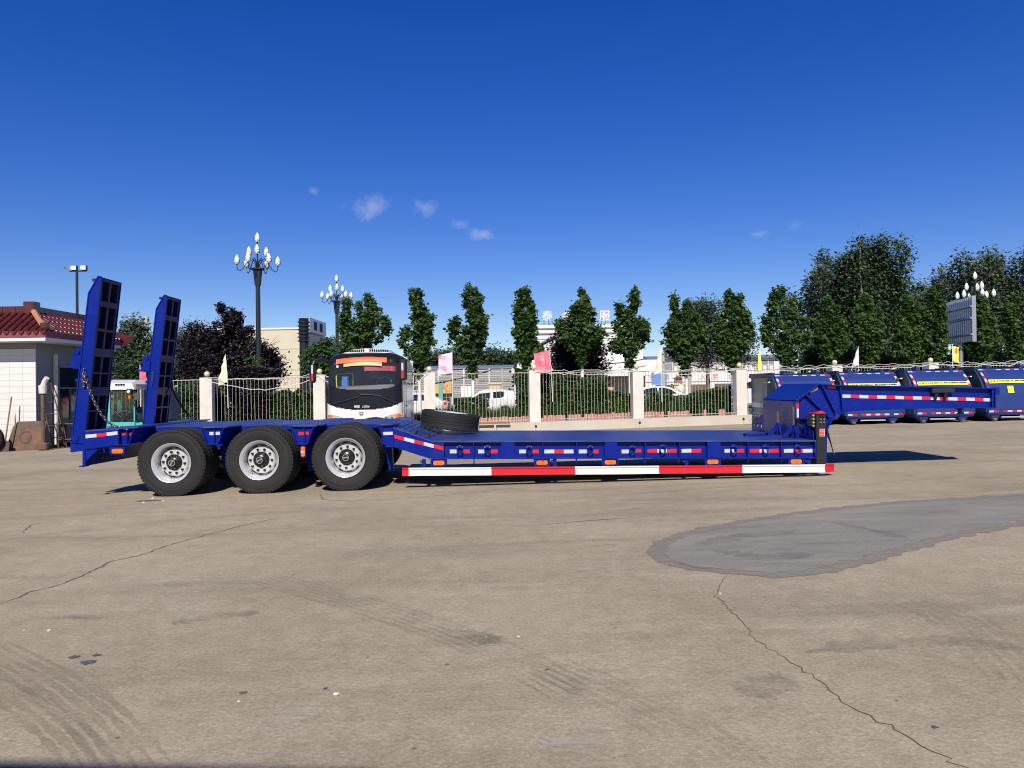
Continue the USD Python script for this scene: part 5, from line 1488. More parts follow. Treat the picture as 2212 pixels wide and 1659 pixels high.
def on_side(z, x0, y0, x1, y1, t, m, th=0.003, name="reflector_strip", skew=0.0):
    (a, za), (b, zb_) = sp(z, x0, y0, t), sp(z, x1, y1, t)
    q = [(a, za), (b, za + skew * (b - a)), (b, zb_ + skew * (b - a)), (a, zb_)]
    return obj(name, prism_y(q, t - th, t - 0.0006), M[m], tr)


# reflecting strips on the recessed web
for z, x0, x1, m in (("C", 600, 660, "tape_white"), ("C", 716, 776, "tape_red"), ("C", 845, 900, "tape_white"), ("C", 952, 1016, "tape_red"), ("C", 1203, 1262, "tape_white"), ("C", 1314, 1376, "tape_red"),
                     ("C", 1423, 1509, "tape_white"), ("C", 1509, 1593, "tape_red"), ("C", 1593, 1677, "tape_white"), ("C", 1723, 1795, "tape_white"), ("C", 1846, 1895, "tape_red"), ("C", 2096, 2160, "tape_white"),
                     ("D", 216, 276, "tape_red"), ("D", 330, 415, "tape_red"), ("D", 415, 500, "tape_white"), ("D", 500, 585, "tape_red"), ("D", 627, 712, "tape_white"), ("D", 712, 798, "tape_red"),
                     ("D", 1002, 1085, "tape_white"), ("D", 1104, 1172, "tape_red"), ("D", 1221, 1306, "tape_red"), ("D", 1306, 1390, "tape_white"), ("D", 1390, 1474, "tape_red"), ("D", 1518, 1600, "tape_white"), ("D", 1600, 1683, "tape_red"), ("D", 1683, 1767, "tape_white")):
    y = 488 if z == "C" else 482
    on_side(z, x0, y, x1, y + 31, 0.085, m)
for k, (x0, x1) in enumerate(((116, 203), (203, 290), (290, 374), (374, 459), (459, 543))):
    q = sps("C", [(x0, 357 + (x0 - 116) * 0.245), (x1, 357 + (x1 - 116) * 0.245), (x1, 390 + (x1 - 116) * 0.245), (x0, 388 + (x0 - 116) * 0.245)], 0.012)
    obj("reflector_strip", prism_y(q, 0.009, 0.0114), M["tape_red" if k % 2 == 0 else "tape_white"], tr)
# lashing rings
for z, x in (("C", 687), ("C", 927), ("C", 1290), ("C", 1820), ("C", 2187), ("D", 460), ("D", 1078), ("D", 1355), ("D", 1633)):
    s, zz_ = sp(z, x, 478 if z == "C" else 470, 0.06)
    r = obj("lashing_bracket", cat([box(s - 0.032, s + 0.032, 0.045, 0.084, zz_ + 0.005, zz_ + 0.055, 0.008), tube([(s - 0.05, 0.05, zz_ + 0.02), (s + 0.05, 0.05, zz_ + 0.02)], 0.016, 8)]), BP, tr)
    pts = [(s + 0.042 * math.cos(a), 0.04 - 0.012 * (a > 3.4), zz_ - 0.03 + 0.058 * math.sin(a) * (1.0 if math.sin(a) > 0 else 1.15)) for a in np.linspace(0.4, 2 * math.pi + 0.4, 21)]
    obj("ring", tube(pts, 0.0125, 7, False), BP, r, smooth=60)
# marker lamps under the rail
for z, x, y in (("C", 503, 603), ("C", 1403, 601), ("C", 1998, 597), ("D", 900, 594), ("D", 1627, 591)):
    s, zz_ = sp(z, x, y, 0.02)
    rr = sg.box(s - 0.108, zz_ - 0.035, s + 0.108, zz_ + 0.045).buffer(0.02)
    b = obj("lamp_bracket", prism_y(rr.difference(sg.box(s - 0.07, zz_ - 0.012, s + 0.07, zz_ + 0.012).buffer(0.028)), 0.012, 0.06), BP, tr)
    obj("lamp_back", prism_y(rr, 0.061, 0.075), DK, b)
    e = sg.box(s - 0.062, zz_ - 0.008, s + 0.062, zz_ + 0.008).buffer(0.026)
    obj("lens", prism_y(e, 0.018, 0.06), M["amber"], b)
    obj("lens_inner", prism_y(sg.box(s - 0.02, zz_ - 0.006, s + 0.025, zz_ + 0.006).buffer(0.015), 0.0145, 0.0178), M["amber_dark"], b)
# side guard rail in red and white
bars = [(("C", 183), ("C", 240), "bar_red"), (("C", 240), ("C", 962), "bar_white"), (("C", 962), ("C", 1690), "bar_red"), (("C", 1690), ("D", 433), "bar_white"), (("D", 433), ("D", 1158), "bar_red"), (("D", 1158), ("D", 1880), "bar_white"), (("D", 1880), ("D", 1974), "bar_red")]
gz0, gz1 = sp("C", 210, 683, -0.02), sp("D", 1925, 651, -0.02)
gzl = lambda s: gz0[1] + (s - gz0[0]) * (gz1[1] - gz0[1]) / (gz1[0] - gz0[0])
HB = 0.0628
for i, ((za, xa), (zb_, xb), m) in enumerate(bars):
    a, b = sp(za, xa, 683 if za == "C" else 655, -0.02)[0], sp(zb_, xb, 683 if zb_ == "C" else 655, -0.02)[0]
    prof = [(-0.02, -HB), (-0.02, -HB + 0.014), (-0.008, -HB + 0.018), (-0.008, HB - 0.024), (-0.02, HB - 0.020), (-0.02, HB), (0.03, HB), (0.03, -HB)]
    m_ = prism_x(prof, a + 0.0008, b - 0.0008)
    v = m_.vertices.copy()
    if i == 6:
        k_ = (v[:, 0] - a) / (b - a); v[:, 1] += 0.06 * k_; v[:, 2] += 0.006 * k_
    v[:, 2] += [gzl(s) for s in m_.vertices[:, 0]]
    obj("guard_rail", trimesh.Trimesh(v, m_.faces, process=False), M[m], tr)
for z, x in (("C", 375), ("C", 1515), ("D", 670), ("D", 1733)):
    s = sp(z, x, 600, 0.05)[0]
    obj("guard_hanger", cat([box(s - 0.028, s + 0.028, 0.032, 0.075, gzl(s) + 0.02 if z == "x" else gzl(s) - 0.05, zd(s) - 0.289), box(s - 0.06, s - 0.03, 0.05, 0.065, zd(s) - 0.35, zd(s) - 0.31)]), BP, tr)
    obj("hanger_bolt", lathe([(0, -0.01), (0.014, -0.01), (0.014, 0), (0, 0)], 6, "y", (s - 0.045, 0.046, zd(s) - 0.335)), M["steel_chain"], tr)
# far guard rail
obj("guard_rail", sheared(gz0[0], gz1[0], -0.5, -0.38, W - 0.03, W + 0.02), M["bar_white"], tr)

# --- gooseneck
TN = 0.7
out = [sp("E", 1055, 470, TN), sp("E", 1200, 365, TN), sp("E", 1372, 229, TN), sp("F", 800, 329, TN), sp("F", 1500, 340, TN), sp("F", 1992, 352, TN), sp("F", 1994, 498, TN), sp("F", 1500, 499, TN), sp("F", 1000, 516, TN),
       sp("F", 870, 523, TN), sp("F", 832, 530, TN), sp("F", 790, 549, TN), sp("F", 750, 578, TN), sp("F", 718, 622, TN), sp("F", 699, 672, TN), sp("F", 692, 730, TN), sp("F", 690, 925, TN), sp("F", 600, 925, TN), sp("F", 590, 760, TN), sp("E", 1055, 985, TN)]
for side in (0, 1):
    t0, t1 = (TN + 0.07, TN + 0.085) if side == 0 else (W - TN - 0.085, W - TN - 0.07)
    obj("neck_web", prism_y(out, t0, t1), BP, tr)
    f0, f1 = (TN, TN + 0.155) if side == 0 else (W - TN - 0.155, W - TN)
    obj("neck_lower_flange", strip_y(out[6:17], 0.02, f0, f1), BP, tr)
    obj("neck_end_flange", strip_y([out[5], out[6]], 0.02, f0, f1), BP, tr)
    fr = TN + 0.005 if side == 0 else W - TN - 0.068
    for (z0, x0, y0), (z1, x1, y1), w in ((("E", 1190, 375), ("E", 1545, 712), 0.03), (("E", 1432, 240), ("E", 1628, 640), 0.026), (("F", 800, 334), ("F", 822, 516), 0.02), (("F", 1975, 356), ("F", 1975, 494), 0.03), (("F", 700, 700), ("F", 622, 780), 0.02)):
        obj("neck_rib", strip_y([sp(z0, x0, y0, TN), sp(z1, x1, y1, TN)], w, fr, fr + 0.063), BP, tr)
obj("neck_top_plate", strip_y(out[0:6], 0.022, TN - 0.012, W - TN + 0.012), BP, tr)
wall_s = out[0][0]
zdw = zd(min(wall_s, kB[0]))
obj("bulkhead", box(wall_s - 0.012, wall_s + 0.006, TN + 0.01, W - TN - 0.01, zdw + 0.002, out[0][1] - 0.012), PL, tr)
obj("bulkhead_trim", box(wall_s - 0.02, wall_s - 0.0125, TN + 0.03, TN + 0.10, zdw + 0.004, out[0][1] - 0.02), BP, tr)
obj("neck_floor", box(wall_s + 0.02, out[16][0], TN + 0.2, W - TN - 0.2, 0.30, 0.33), DK, tr)
obj("neck_front", box(out[16][0] - 0.03, out[16][0] - 0.012, TN + 0.16, W - TN - 0.16, 0.24, out[15][1]), BP, tr)
# slanted wing plates with lightening holes, either side of the bulkhead
for side in (0, 1):
    T = (lambda a: a) if side == 0 else (lambda a: W - a)
    hgt = [0.255, 0.19, 0.15] if side == 0 else [0.33, 0.23, 0.16]
    g = sg.Polygon([(T(TN), zdw), (T(0.03), zdw), (T(0.03), zdw + hgt[2] - 0.03), (T(0.07), zdw + hgt[2]), (T(0.18), zdw + hgt[1]), (T(TN), zdw + hgt[0])])
    for a, r in ((0.18, 0.036), (0.36, 0.045), (0.56, 0.056)):
        g = g.difference(sg.Point(T(a), zdw + 0.115).buffer(r))
    obj("wing_plate", prism_x(g, wall_s - 0.008, wall_s + 0.008), BP, tr)
# reflecting strips of the neck
xs = [815, 876, 945, 1013, 1082, 1151, 1219, 1288, 1357, 1425, 1494, 1562, 1630, 1699, 1766, 1833, 1900, 1967]
yc = lambda x: 409 + (x - 815) * (438 - 409) / (1967 - 815)
TW = TN + 0.07
for i in range(len(xs) - 1):
    a, b = xs[i], xs[i + 1]
    obj("reflector_strip", prism_y(sps("F", [(a, yc(a) - 12), (b, yc(b) - 12), (b, yc(b) + 13), (a, yc(a) + 13)], TW), TW - 0.003, TW - 0.0006), M["tape_white" if i % 2 == 0 else "tape_red"], tr)
for z, q, m in (("E", [(1055, 476), (1090, 468), (1090, 586), (1053, 586)], "tape_red"), ("E", [(1053, 588), (1090, 588), (1090, 716), (1053, 716)], "tape_white"), ("E", [(1055, 718), (1088, 718), (1088, 774), (1055, 774)], "tape_red"),
                ("E", [(1250, 342), (1356, 268), (1372, 296), (1265, 364)], "tape_white"), ("E", [(1497, 262), (1630, 262), (1630, 298), (1497, 298)], "tape_red")):
    obj("reflector_strip", prism_y(sps(z, q, TW), TW - 0.003, TW - 0.0006), M[m], tr)
# fifth wheel lug, kingpin and small bits under and on the beam
a, b = sp("F", 1500, 338, TN), sp("F", 1675, 384, TN)
lg = obj("neck_lug_box", box(a[0], b[0], TN - 0.03, TN + 0.06, b[1], a[1] - 0.025, 0.01), DK, tr)
for x in (1540, 1612):
    c = sp("F", x, 384, TN)
    obj("lug_tooth", trimesh.convex.convex_hull([(c[0] - 0.03, TN - 0.01, c[1]), (c[0] + 0.03, TN - 0.01, c[1]), (c[0] - 0.03, TN + 0.06, c[1]), (c[0] + 0.03, TN + 0.06, c[1]), (c[0] + 0.005, TN + 0.03, c[1] - 0.14), (c[0] - 0.02, TN + 0.05, c[1] - 0.13)]), DK, lg)
c = sp("F", 1602, 500, W / 2)
obj("kingpin", lathe([(0, -0.10), (0.055, -0.10), (0.055, -0.08), (0.032, -0.075), (0.032, -0.03), (0.06, -0.02), (0.10, 0.0), (0.16, 0.02), (0, 0.02)], 20, "z", (c[0], TN + 0.35, out[7][1] - 0.03)), M["black_plastic"], tr)
c = sp("F", 2005, 365, TN)
obj("neck_tip_lug", box(c[0] - 0.04, c[0] + 0.05, TN, TN + 0.1, c[1] - 0.07, c[1] + 0.05, 0.01), BP, tr)
# steps beside the neck
a = sp("E", 1095, 724, 0.5); b = sp("E", 1250, 830, 0.5)
obj("step_shelf", box(a[0], b[0], 0.35, TN + 0.06, a[1] - 0.015, a[1]), BP, tr)
obj("step_gusset", prism_y(sps("E", [(1088, 730), (1200, 732), (1200, 808), (1088, 765)], 0.5), 0.5, 0.512), BP, tr)
obj("step_post", box(*sorted([sp("E", 1196, 700, 0.45)[0], sp("E", 1262, 700, 0.45)[0]]), 0.42, 0.52, sp("E", 1196, 860, 0.45)[1], sp("E", 1196, 662, 0.45)[1]), BP, tr)
# hydraulic control tower
a, b = sp("E", 1352, 1395, 0.02), sp("E", 1482, 662, 0.02)
ct = obj("control_tower", box(a[0], b[0], 0.03, 0.26, a[1], b[1], 0.012), M["black_plastic"], tr)
obj("tower_cap", box(a[0] - 0.02, b[0], 0.02, 0.27, b[1] + 0.001, b[1] + 0.02, 0.005), M["tape_red"], ct)
c = sp("E", 1405, 648, 0.1)
obj("cap_knob", lathe([(0, 0), (0.06, 0), (0.045, 0.022), (0, 0.03)], 14, "z", (c[0], 0.12, b[1] + 0.02)), M["tape_red"], ct)
obj("valve_block", box(a[0] - 0.075, a[0] - 0.002, 0.06, 0.2, sp("E", 1300, 850, 0.05)[1], sp("E", 1300, 668, 0.05)[1], 0.01), M["black_plastic"], ct)
for y in (683, 735, 785, 833):
    c = sp("E", 1290, y, 0.05)
    obj("valve_cap", lathe([(0, -0.045), (0.017, -0.045), (0.02, -0.02), (0.015, 0.0), (0, 0.0)], 12, "y", (c[0], 0.06, c[1])), M["brass"], ct, smooth=40)
for x, y in ((1405, 740), (1450, 740), (1405, 786), (1450, 784)):
    c = sp("E", x, y, 0.02)
    obj("gauge_nut", lathe([(0, -0.03), (0.011, -0.03), (0.013, -0.008), (0.013, 0), (0, 0)], 10, "y", (c[0], 0.03, c[1])), M["brass"], ct, smooth=40)
c = sp("E", 1425, 698, 0.02)
obj("gauge", lathe([(0, -0.025), (0.03, -0.025), (0.033, 0), (0, 0)], 14, "y", (c[0], 0.03, c[1])), M["black_gloss"], ct)
for y in (1160, 1330):
    c = sp("E", 1415, y, 0.02)
    obj("tower_bolt", lathe([(0, -0.012), (0.012, -0.012), (0.012, 0), (0, 0)], 6, "y", (c[0], 0.03, c[1])), M["hub_black"], ct)
q = sps("E", [(1390, 880), (1465, 880), (1465, 988), (1390, 988)], 0.03)
lb_ = obj("instruction_label", prism_y(q, 0.026, 0.0294), M["tape_white"], ct)
for y0, y1 in ((885, 905), (908, 914), (918, 960), (964, 983)):
    obj("label_block", prism_y(sps("E", [(1395, y0), (1460, y0), (1460, y1), (1395, y1)], 0.026), 0.0246, 0.0256), M["label_red"], lb_)
rod = [sp("E", 1483, 855, 0.3), sp("E", 1510, 960, 0.3), sp("E", 1545, 1060, 0.3), sp("E", 1572, 1160, 0.3), sp("E", 1595, 1250, 0.3)]
obj("air_hose", tube([(s, 0.3, z) for s, z in rod], [0.022, 0.022, 0.012, 0.009, 0.009], 7), M["black_plastic"], tr)
c = sp("E", 1612, 1225, 0.3)
obj("hose_coupling", tube([(rod[-1][0], 0.3, rod[-1][1] + 0.02), (c[0], 0.3, c[1])], 0.012, 6), M["black_plastic"], tr)


# jack stands and loose brackets lying on the deck
def deck_hit(z, x, y):
    lo, hi = 0.0, 2.95
    for _ in range(40):
        m = (lo + hi) / 2
        s, zz_ = sp(z, x, y, m)
        if zz_ > zd(min(s, kB[0])):
            lo = m
        else:
            hi = m
    return s, lo, zd(min(s, kB[0]))


for (xb, yb, yt, ytop, w) in ((788, 968, 790, 672, 0.15), (1015, 1012, 820, 600, 0.19)):
    s, t, z = deck_hit("E", xb, yb)
    z1, z2 = sp("E", xb, yt, t)[1], sp("E", xb, ytop, t)[1]
    js = obj("stake_stand", cat([box(s - 0.022, s + 0.022, t - 0.022, t + 0.022, z + 0.001, z1), box(s - 0.012, s + 0.012, t - 0.012, t + 0.012, z1, z2)]), BP, tr)
    for dx, dy in ((1, 0), (-1, 0), (0, 1), (0, -1)):
        p0 = np.array([s + dx * 0.025, t + dy * 0.025, z + (z1 - z) * 0.72])
        p1 = np.array([s + dx * w, t + dy * w, z + 0.012])
        obj("stay", trimesh.convex.convex_hull(np.vstack([q + np.array([(-1) ** i * 0.012 * abs(dy) , (-1) ** i * 0.012 * abs(dx), 0]) + np.array([0, 0, zz_]) for q, hs in ((p0, (-0.05, 0.05)), (p1, (-0.01, 0.02))) for zz_ in hs for i in (0, 1)])), BP, js)
    obj("pin", tube([(s, t, z1), (s, t, z2 + 0.05)], 0.018, 8), M["rust"], js)
for (x0, y0, x1, y1) in ((318, 985, 640, 990), (640, 975, 775, 985)):
    s, t, z = deck_hit("E", x0, y0)
    s1, t1_, _ = deck_hit("E", x1, y1)
    obj("loose_channel", cat([box(s, s1, t, t + 0.14, z + 0.03, z + 0.04), box(s, s1, t, t + 0.012, z + 0.002, z + 0.03), box(s, s1, t + 0.128, t + 0.14, z + 0.002, z + 0.03)]), BP, tr)

# --- outriggers between the wheels
OUT = [[(590, 354), (772, 354), (726, 498), (640, 498)], [(1302, 354), (1482, 354), (1432, 498), (1348, 498)], [(1992, 352), (2112, 352), (2112, 520), (2052, 520)]]
for i, q in enumerate(OUT):
    p = sps("A", q, 0.05)
    p = [(s, min(z, ZR - 0.024)) for s, z in p]
    obj("outrigger", prism_y(p, 0.05, 0.86), BP, tr)
    for a, b in ((0, 3), (3, 2), (1, 2)):
        if i == 2 and a == 1:
            continue
        obj("outrigger_flange", strip_y([p[a], p[b]], 0.014, 0.004, 0.048), BP, tr)
    cs = (p[0][0] + p[1][0]) / 2 + (0.03 if i < 2 else -0.06)
    obj("outrigger_rib", box(cs - 0.008, cs + 0.008, 0.006, 0.047, p[3][1] + 0.01, ZR - 0.03), BP, tr)
    x0, x1 = [(556, 800), (1266, 1510), (1958, 2115)][i]
    a, b = sp("A", x0, 350)[0], sp("A", x1, 350)[0]
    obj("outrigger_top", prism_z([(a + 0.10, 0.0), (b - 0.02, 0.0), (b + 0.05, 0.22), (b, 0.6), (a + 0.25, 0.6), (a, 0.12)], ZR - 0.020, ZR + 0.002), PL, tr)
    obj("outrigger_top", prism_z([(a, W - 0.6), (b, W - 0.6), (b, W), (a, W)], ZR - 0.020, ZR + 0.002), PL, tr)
    tp = [("tape_white", 653, 737), ("tape_red", 1358, 1441), ("tape_white", 2022, 2105)][i]
    for c0, c1 in ((tp[1], cs - 0.012), (None, tp[2])):
        s0 = sp("A", c0, 410, 0.05)[0] if c0 else cs + 0.012
        s1 = c1 if c0 else sp("A", c1, 410, 0.05)[0]
        zt_ = sp("A", 660, 402 if i < 2 else 405, 0.05)[1]
        zt_ = sp("A", [695, 1400, 2065][i], 403, 0.05)[1]
        obj("reflector_strip", box(s0, s1, 0.0466, 0.0494, zt_ - 0.05, zt_), M[tp[0]], tr)
# rear fender plates, the deck edge beams and hangers
for t0, t1 in ((0.60, 0.615), (W - 0.615, W - 0.60)):
    obj("deck_edge", box(rear_end[0] + 0.06, top0[0] - 0.02, t0, t1, ZR - 0.09, ZR - TH - 0.001), BP, tr)
for x, y0, y1, w in ((772, 545, 712, 34), (1445, 600, 708, 50), (2078, 520, 705, 46)):
    a, b = sp("A", x - w / 2, y0, 0.7), sp("A", x + w / 2, y1, 0.7)
    obj("spring_hanger", prism_y([(a[0] - 0.03, ZR - 0.35), (b[0] + 0.0, ZR - 0.35), (b[0] + 0.02, b[1]), (a[0] + 0.04, b[1]), (a[0] + 0.01, b[1] + 0.2)], 0.66, 0.80), BP, tr)
c = sp("A", 1395, 558, 0.04)
vb = obj("side_lamp_bracket", prism_y(sg.box(c[0] - 0.02, c[1] - 0.075, c[0] + 0.02, c[1] + 0.075).buffer(0.025), 0.05, 0.075), BP, tr)
obj("lens", prism_y(sg.box(c[0] - 0.006, c[1] - 0.055, c[0] + 0.006, c[1] + 0.055).buffer(0.024), 0.02, 0.049), M["amber"], vb)
obj("lamp_band", box(c[0] - 0.032, c[0] + 0.032, 0.016, 0.0195, c[1] - 0.014, c[1] + 0.008), M["tape_white"], vb)
# axles
for z, x, y in (("A", 350, 660), ("A", 1046, 627), ("A", 1730, 608)):
    s, _ = sp(z, x, y, 0.02)
    obj("axle", tube([(s, 0.3, gtr(s) + 0.525), (s, W - 0.3, gtr(s) + 0.525)], 0.075, 12), DK, tr)
    obj("leaf_spring", trimesh.convex.convex_hull([(s - 0.55, y_, gtr(s) + 0.60 + h_) for y_ in (0.86, 0.96) for h_ in (0.08, 0.10)] + [(s + 0.55, y_, gtr(s) + 0.60 + h_) for y_ in (0.86, 0.96) for h_ in (0.08, 0.10)] + [(s, y_, gtr(s) + 0.60 + h_) for y_ in (0.86, 0.96) for h_ in (-0.02, 0.08)]), DK, tr)

# --- wheels
R = 0.527


def make_wheel(parent, s, z, t, ang):
    x = UsdGeom.Xform.Define(stage, path_of(parent) + "/" + numbered(path_of(parent), "wheel"))
    x.AddTranslateOp().Set(Gf.Vec3d(s, t, z)); x.AddRotateYOp().Set(ang)
    w = x.GetPrim()
    prof = [(0.300, 0.022), (0.318, 0.004), (0.345, -0.002), (0.40, -0.010), (0.440, -0.012), (0.462, -0.006), (0.466, -0.009), (0.476, -0.009), (0.479, -0.003), (0.490, -0.006), (0.499, -0.004), (0.503, 0.002), (0.512, 0.006), (R - 0.004, 0.026),
            (R, 0.04), (R, 0.09), (R - 0.007, 0.094), (R - 0.007, 0.104), (R, 0.108), (R, 0.14), (R - 0.007, 0.144), (R - 0.007, 0.154), (R, 0.158), (R, 0.19), (R - 0.007, 0.194), (R - 0.007, 0.204), (R, 0.208), (R, 0.255), (R - 0.007, 0.28), (0.44, 0.30), (0.33, 0.285), (0.30, 0.265)]
    obj("tyre", lathe(prof, 96, "y"), M["tyre_rubber"], w, smooth=28)
    marks = []
    for word, a0, rad in ():
        for k, chh in enumerate(word):
            if chh == " ":
                continue
            g_ = upright(letters(chh, 0.034, 0.004, True), (0, -0.0095, rad))
            g_.apply_transform(trimesh.transformations.rotation_matrix(a0 + 0.085 * k, [0, 1, 0]))
            marks.append(g_)
    lug = []
    for k in range(60):
        a = 2 * math.pi * k / 60
        for y0, y1, ph in ((0.004, 0.060, 0), (0.235, 0.29, 0.5)):
            b = box(-0.0205, 0.0205, y0, y1, R - 0.03, R + 0.004, 0.004)
            b.apply_transform(trimesh.transformations.rotation_matrix(a + ph * 2 * math.pi / 60, [0, 1, 0]))
            lug.append(b)
    obj("tread_blocks", cat(lug), M["tyre_rubber"], w, kind="stuff")
    rim = [(0.296, 0.030), (0.306, 0.008), (0.310, -0.002), (0.306, -0.008), (0.298, -0.004), (0.284, 0.018), (0.270, 0.030), (0.262, 0.045), (0.259, 0.09), (0.252, 0.16), (0.247, 0.215)]
    obj("rim", lathe(rim, 64, "y"), M["rim_silver"], w, smooth=35)
    disc = [(0.247, 0.215), (0.236, 0.205), (0.216, 0.140), (0.208, 0.122), (0.198, 0.114), (0.128, 0.114), (0.126, 0.16), (0.0, 0.16)]
    obj("disc", lathe(disc, 48, "y"), M["rim_silver"], w, smooth=35)
    holes = []
    for k in range(10):
        a = 2 * math.pi * (k + 0.5) / 10
        h = trimesh.creation.cylinder(radius=0.028, height=0.006, sections=14)
        h.apply_transform(trimesh.transformations.rotation_matrix(math.pi / 2, [1, 0, 0]))
        h.vertices = h.vertices * [0.62, 1, 1.35]
        h.apply_transform(trimesh.transformations.rotation_matrix(-1.25, [0, 0, 1]))
        h.apply_translation([0.2275, 0.170, 0])
        h.apply_transform(trimesh.transformations.rotation_matrix(a, [0, 1, 0]))
        holes.append(h)
    for h in holes:
        obj("hand_hole", h, M["hole_black"], w)
    for k in range(10):
        a = 2 * math.pi * k / 10 + 0.1
        obj("wheel_nut", lathe([(0, 0.075), (0.012, 0.075), (0.017, 0.082), (0.0205, 0.098), (0.022, 0.1138), (0, 0.1138)], 8, "y", (0.168 * math.cos(a), 0, 0.168 * math.sin(a))), M["hub_black"], w, smooth=40)
    obj("hub", lathe([(0.0, 0.012), (0.050, 0.012), (0.056, 0.018), (0.060, 0.055), (0.078, 0.062), (0.084, 0.085), (0.104, 0.098), (0.122, 0.115), (0.124, 0.155)], 32, "y"), M["hub_black"], w, smooth=30)
    for k in range(5):
        a = 2 * math.pi * k / 5 + 0.3
        b = box(0.06, 0.115, 0.075, 0.13, -0.013, 0.013, 0.004)
        b.apply_transform(trimesh.transformations.rotation_matrix(a, [0, 1, 0]))
        obj("hub_fin", b, M["hub_black"], w)
    obj("badge_ring", lathe([(0.0445, 0.0095), (0.049, 0.0095), (0.049, 0.0118), (0.0445, 0.0118), (0.0445, 0.0095)], 32, "y"), M["tape_white"], w)
    obj("badge_text", upright(letters("Fuwa", 0.024, 0.002, True), (0, 0.0115, 0)), M["tape_white"], w)
    obj("valve", tube([(0.225, 0.10, 0.08), (0.20, 0.02, 0.075), (0.195, 0.0, 0.072)], 0.006, 5), M["black_plastic"], w)
    return w


def wheel_copy(src, parent, s, z, t, ang, flip=False):
    x = UsdGeom.Xform.Define(stage, path_of(parent) + "/" + numbered(path_of(parent), "wheel"))
    p = x.GetPrim()
    p.GetReferences().AddInternalReference(src.GetPath())
    x.ClearXformOpOrder()
    p.CreateAttribute("xformOp:translate", Sdf.ValueTypeNames.Double3).Set(Gf.Vec3d(s, t, z))
    p.CreateAttribute("xformOp:rotateY", Sdf.ValueTypeNames.Float).Set(float(ang))
    p.CreateAttribute("xformOp:rotateZ:flip", Sdf.ValueTypeNames.Float).Set(180.0 if flip else 0.0)
    p.CreateAttribute("xformOpOrder", Sdf.ValueTypeNames.TokenArray, variability=Sdf.VariabilityUniform).Set(["xformOp:translate", "xformOp:rotateZ:flip", "xformOp:rotateY"])
    p.SetInstanceable(True)
    return p


first = None
for i, (x, y, ang) in enumerate(((350, 662, 118.0), (1046, 627, 150.0), (1730, 608, 172.0))):
    s, _ = sp("A", x, y, 0.02)
    z = gtr(s) + R - 0.006
    if first is None:
        first = make_wheel(tr, s, z, 0.02, ang)
    else:
        wheel_copy(first, tr, s, z, 0.02, ang)
    wheel_copy(first, tr, s, z, 0.345 + 0.29, ang + 40, True)
    wheel_copy(first, tr, s, z, W - 0.345 - 0.29, ang + 10)
    wheel_copy(first, tr, s, z, W - 0.02, ang + 60, True)

# --- rear end: side box, hinge, bumper
q = sps("G", [(312, 642), (918, 592), (918, 890), (305, 965)])
obj("rear_side_plate", prism_y([(q[0][0], q[0][1] - TH - 0.001), (q[1][0], q[1][1] - TH - 0.004), q[2], q[3]], 0.0, 0.02), BP, tr)
obj("rear_side_plate", prism_y([(q[0][0], q[0][1] - TH - 0.001), (q[1][0], q[1][1] - TH - 0.004), q[2], q[3]], W - 0.02, W), BP, tr)
obj("rear_crossbeam", prism_y([(q[0][0] + 0.03, q[0][1] - 0.05), (q[0][0] + 0.2, q[0][1] - 0.05), (q[3][0] + 0.2, q[3][1] + 0.02), (q[3][0] + 0.03, q[3][1])], 0.022, W - 0.022), BP, tr)
obj("rear_recess", prism_y(sps("G", [(920, 596), (1180, 580), (1085, 888), (920, 888)], 0.08), 0.08, 0.095), BP, tr)
obj("rear_rib", prism_y(sps("G", [(1040, 640), (1056, 640), (1056, 885), (1040, 885)], 0.0), 0.02, 0.079), BP, tr)
obj("rear_flange", strip_y(sps("G", [(305, 968), (910, 893), (1090, 893), (1300, 852)]), 0.014, 0.0, 0.10), BP, tr)
fp_ = sps("G", [(1188, 574), (1080, 890)])
obj("fender_plate", strip_y([(fp_[0][0], fp_[0][1] - 0.02), fp_[1]], 0.016, 0.0, 0.87), BP, tr)
obj("fender_plate", strip_y([(fp_[0][0], fp_[0][1] - 0.02), fp_[1]], 0.016, W - 0.87, W), BP, tr)
for x0, x1, m, y0, y1 in ((340, 528, "tape_white", 716, 698), (528, 708, "tape_red", 698, 678), (708, 896, "tape_white", 675, 655)):
    obj("reflector_strip", prism_y(sps("G", [(x0, y0), (x1, y1), (x1 + 3, y1 + 60), (x0 + 5, y0 + 62)]), -0.003, -0.0006), M[m], tr)
for x0, x1 in ((970, 1040), (1060, 1140)):
    obj("reflector_strip", prism_y(sps("G", [(x0, 672), (x1, 672), (x1 - 8, 728), (x0, 728)], 0.08), 0.077, 0.0794), M["tape_red"], tr)
b0 = sp("G", 318, 975); b1 = sp("G", 318, 1262)
obj("bumper_plate", box(b0[0] - 0.008, b0[0] + 0.008, 0.02, W - 0.02, b1[1], b0[1]), BP, tr)
obj("bumper_post", box(b0[0] - 0.03, b0[0] + 0.015, 0.0, 0.018, b1[1], b0[1]), BP, tr)
obj("bumper_foot", box(sp("G", 220, 1270)[0], sp("G", 305, 1270)[0], 0.0, 0.16, b1[1] - 0.014, b1[1] - 0.001), BP, tr)
obj("bumper_gusset", prism_y(sps("G", [(342, 985), (560, 966), (345, 1178)], 0.01), 0.01, 0.022), BP, tr)
for k in range(3):
    obj("tail_lamp", lathe([(0, -0.02), (0.035, -0.02), (0.035, 0), (0, 0)], 12, "x", (b0[0] + 0.03, 0.5 + 0.13 * k, 0.52)), M["dark_grey"], tr)
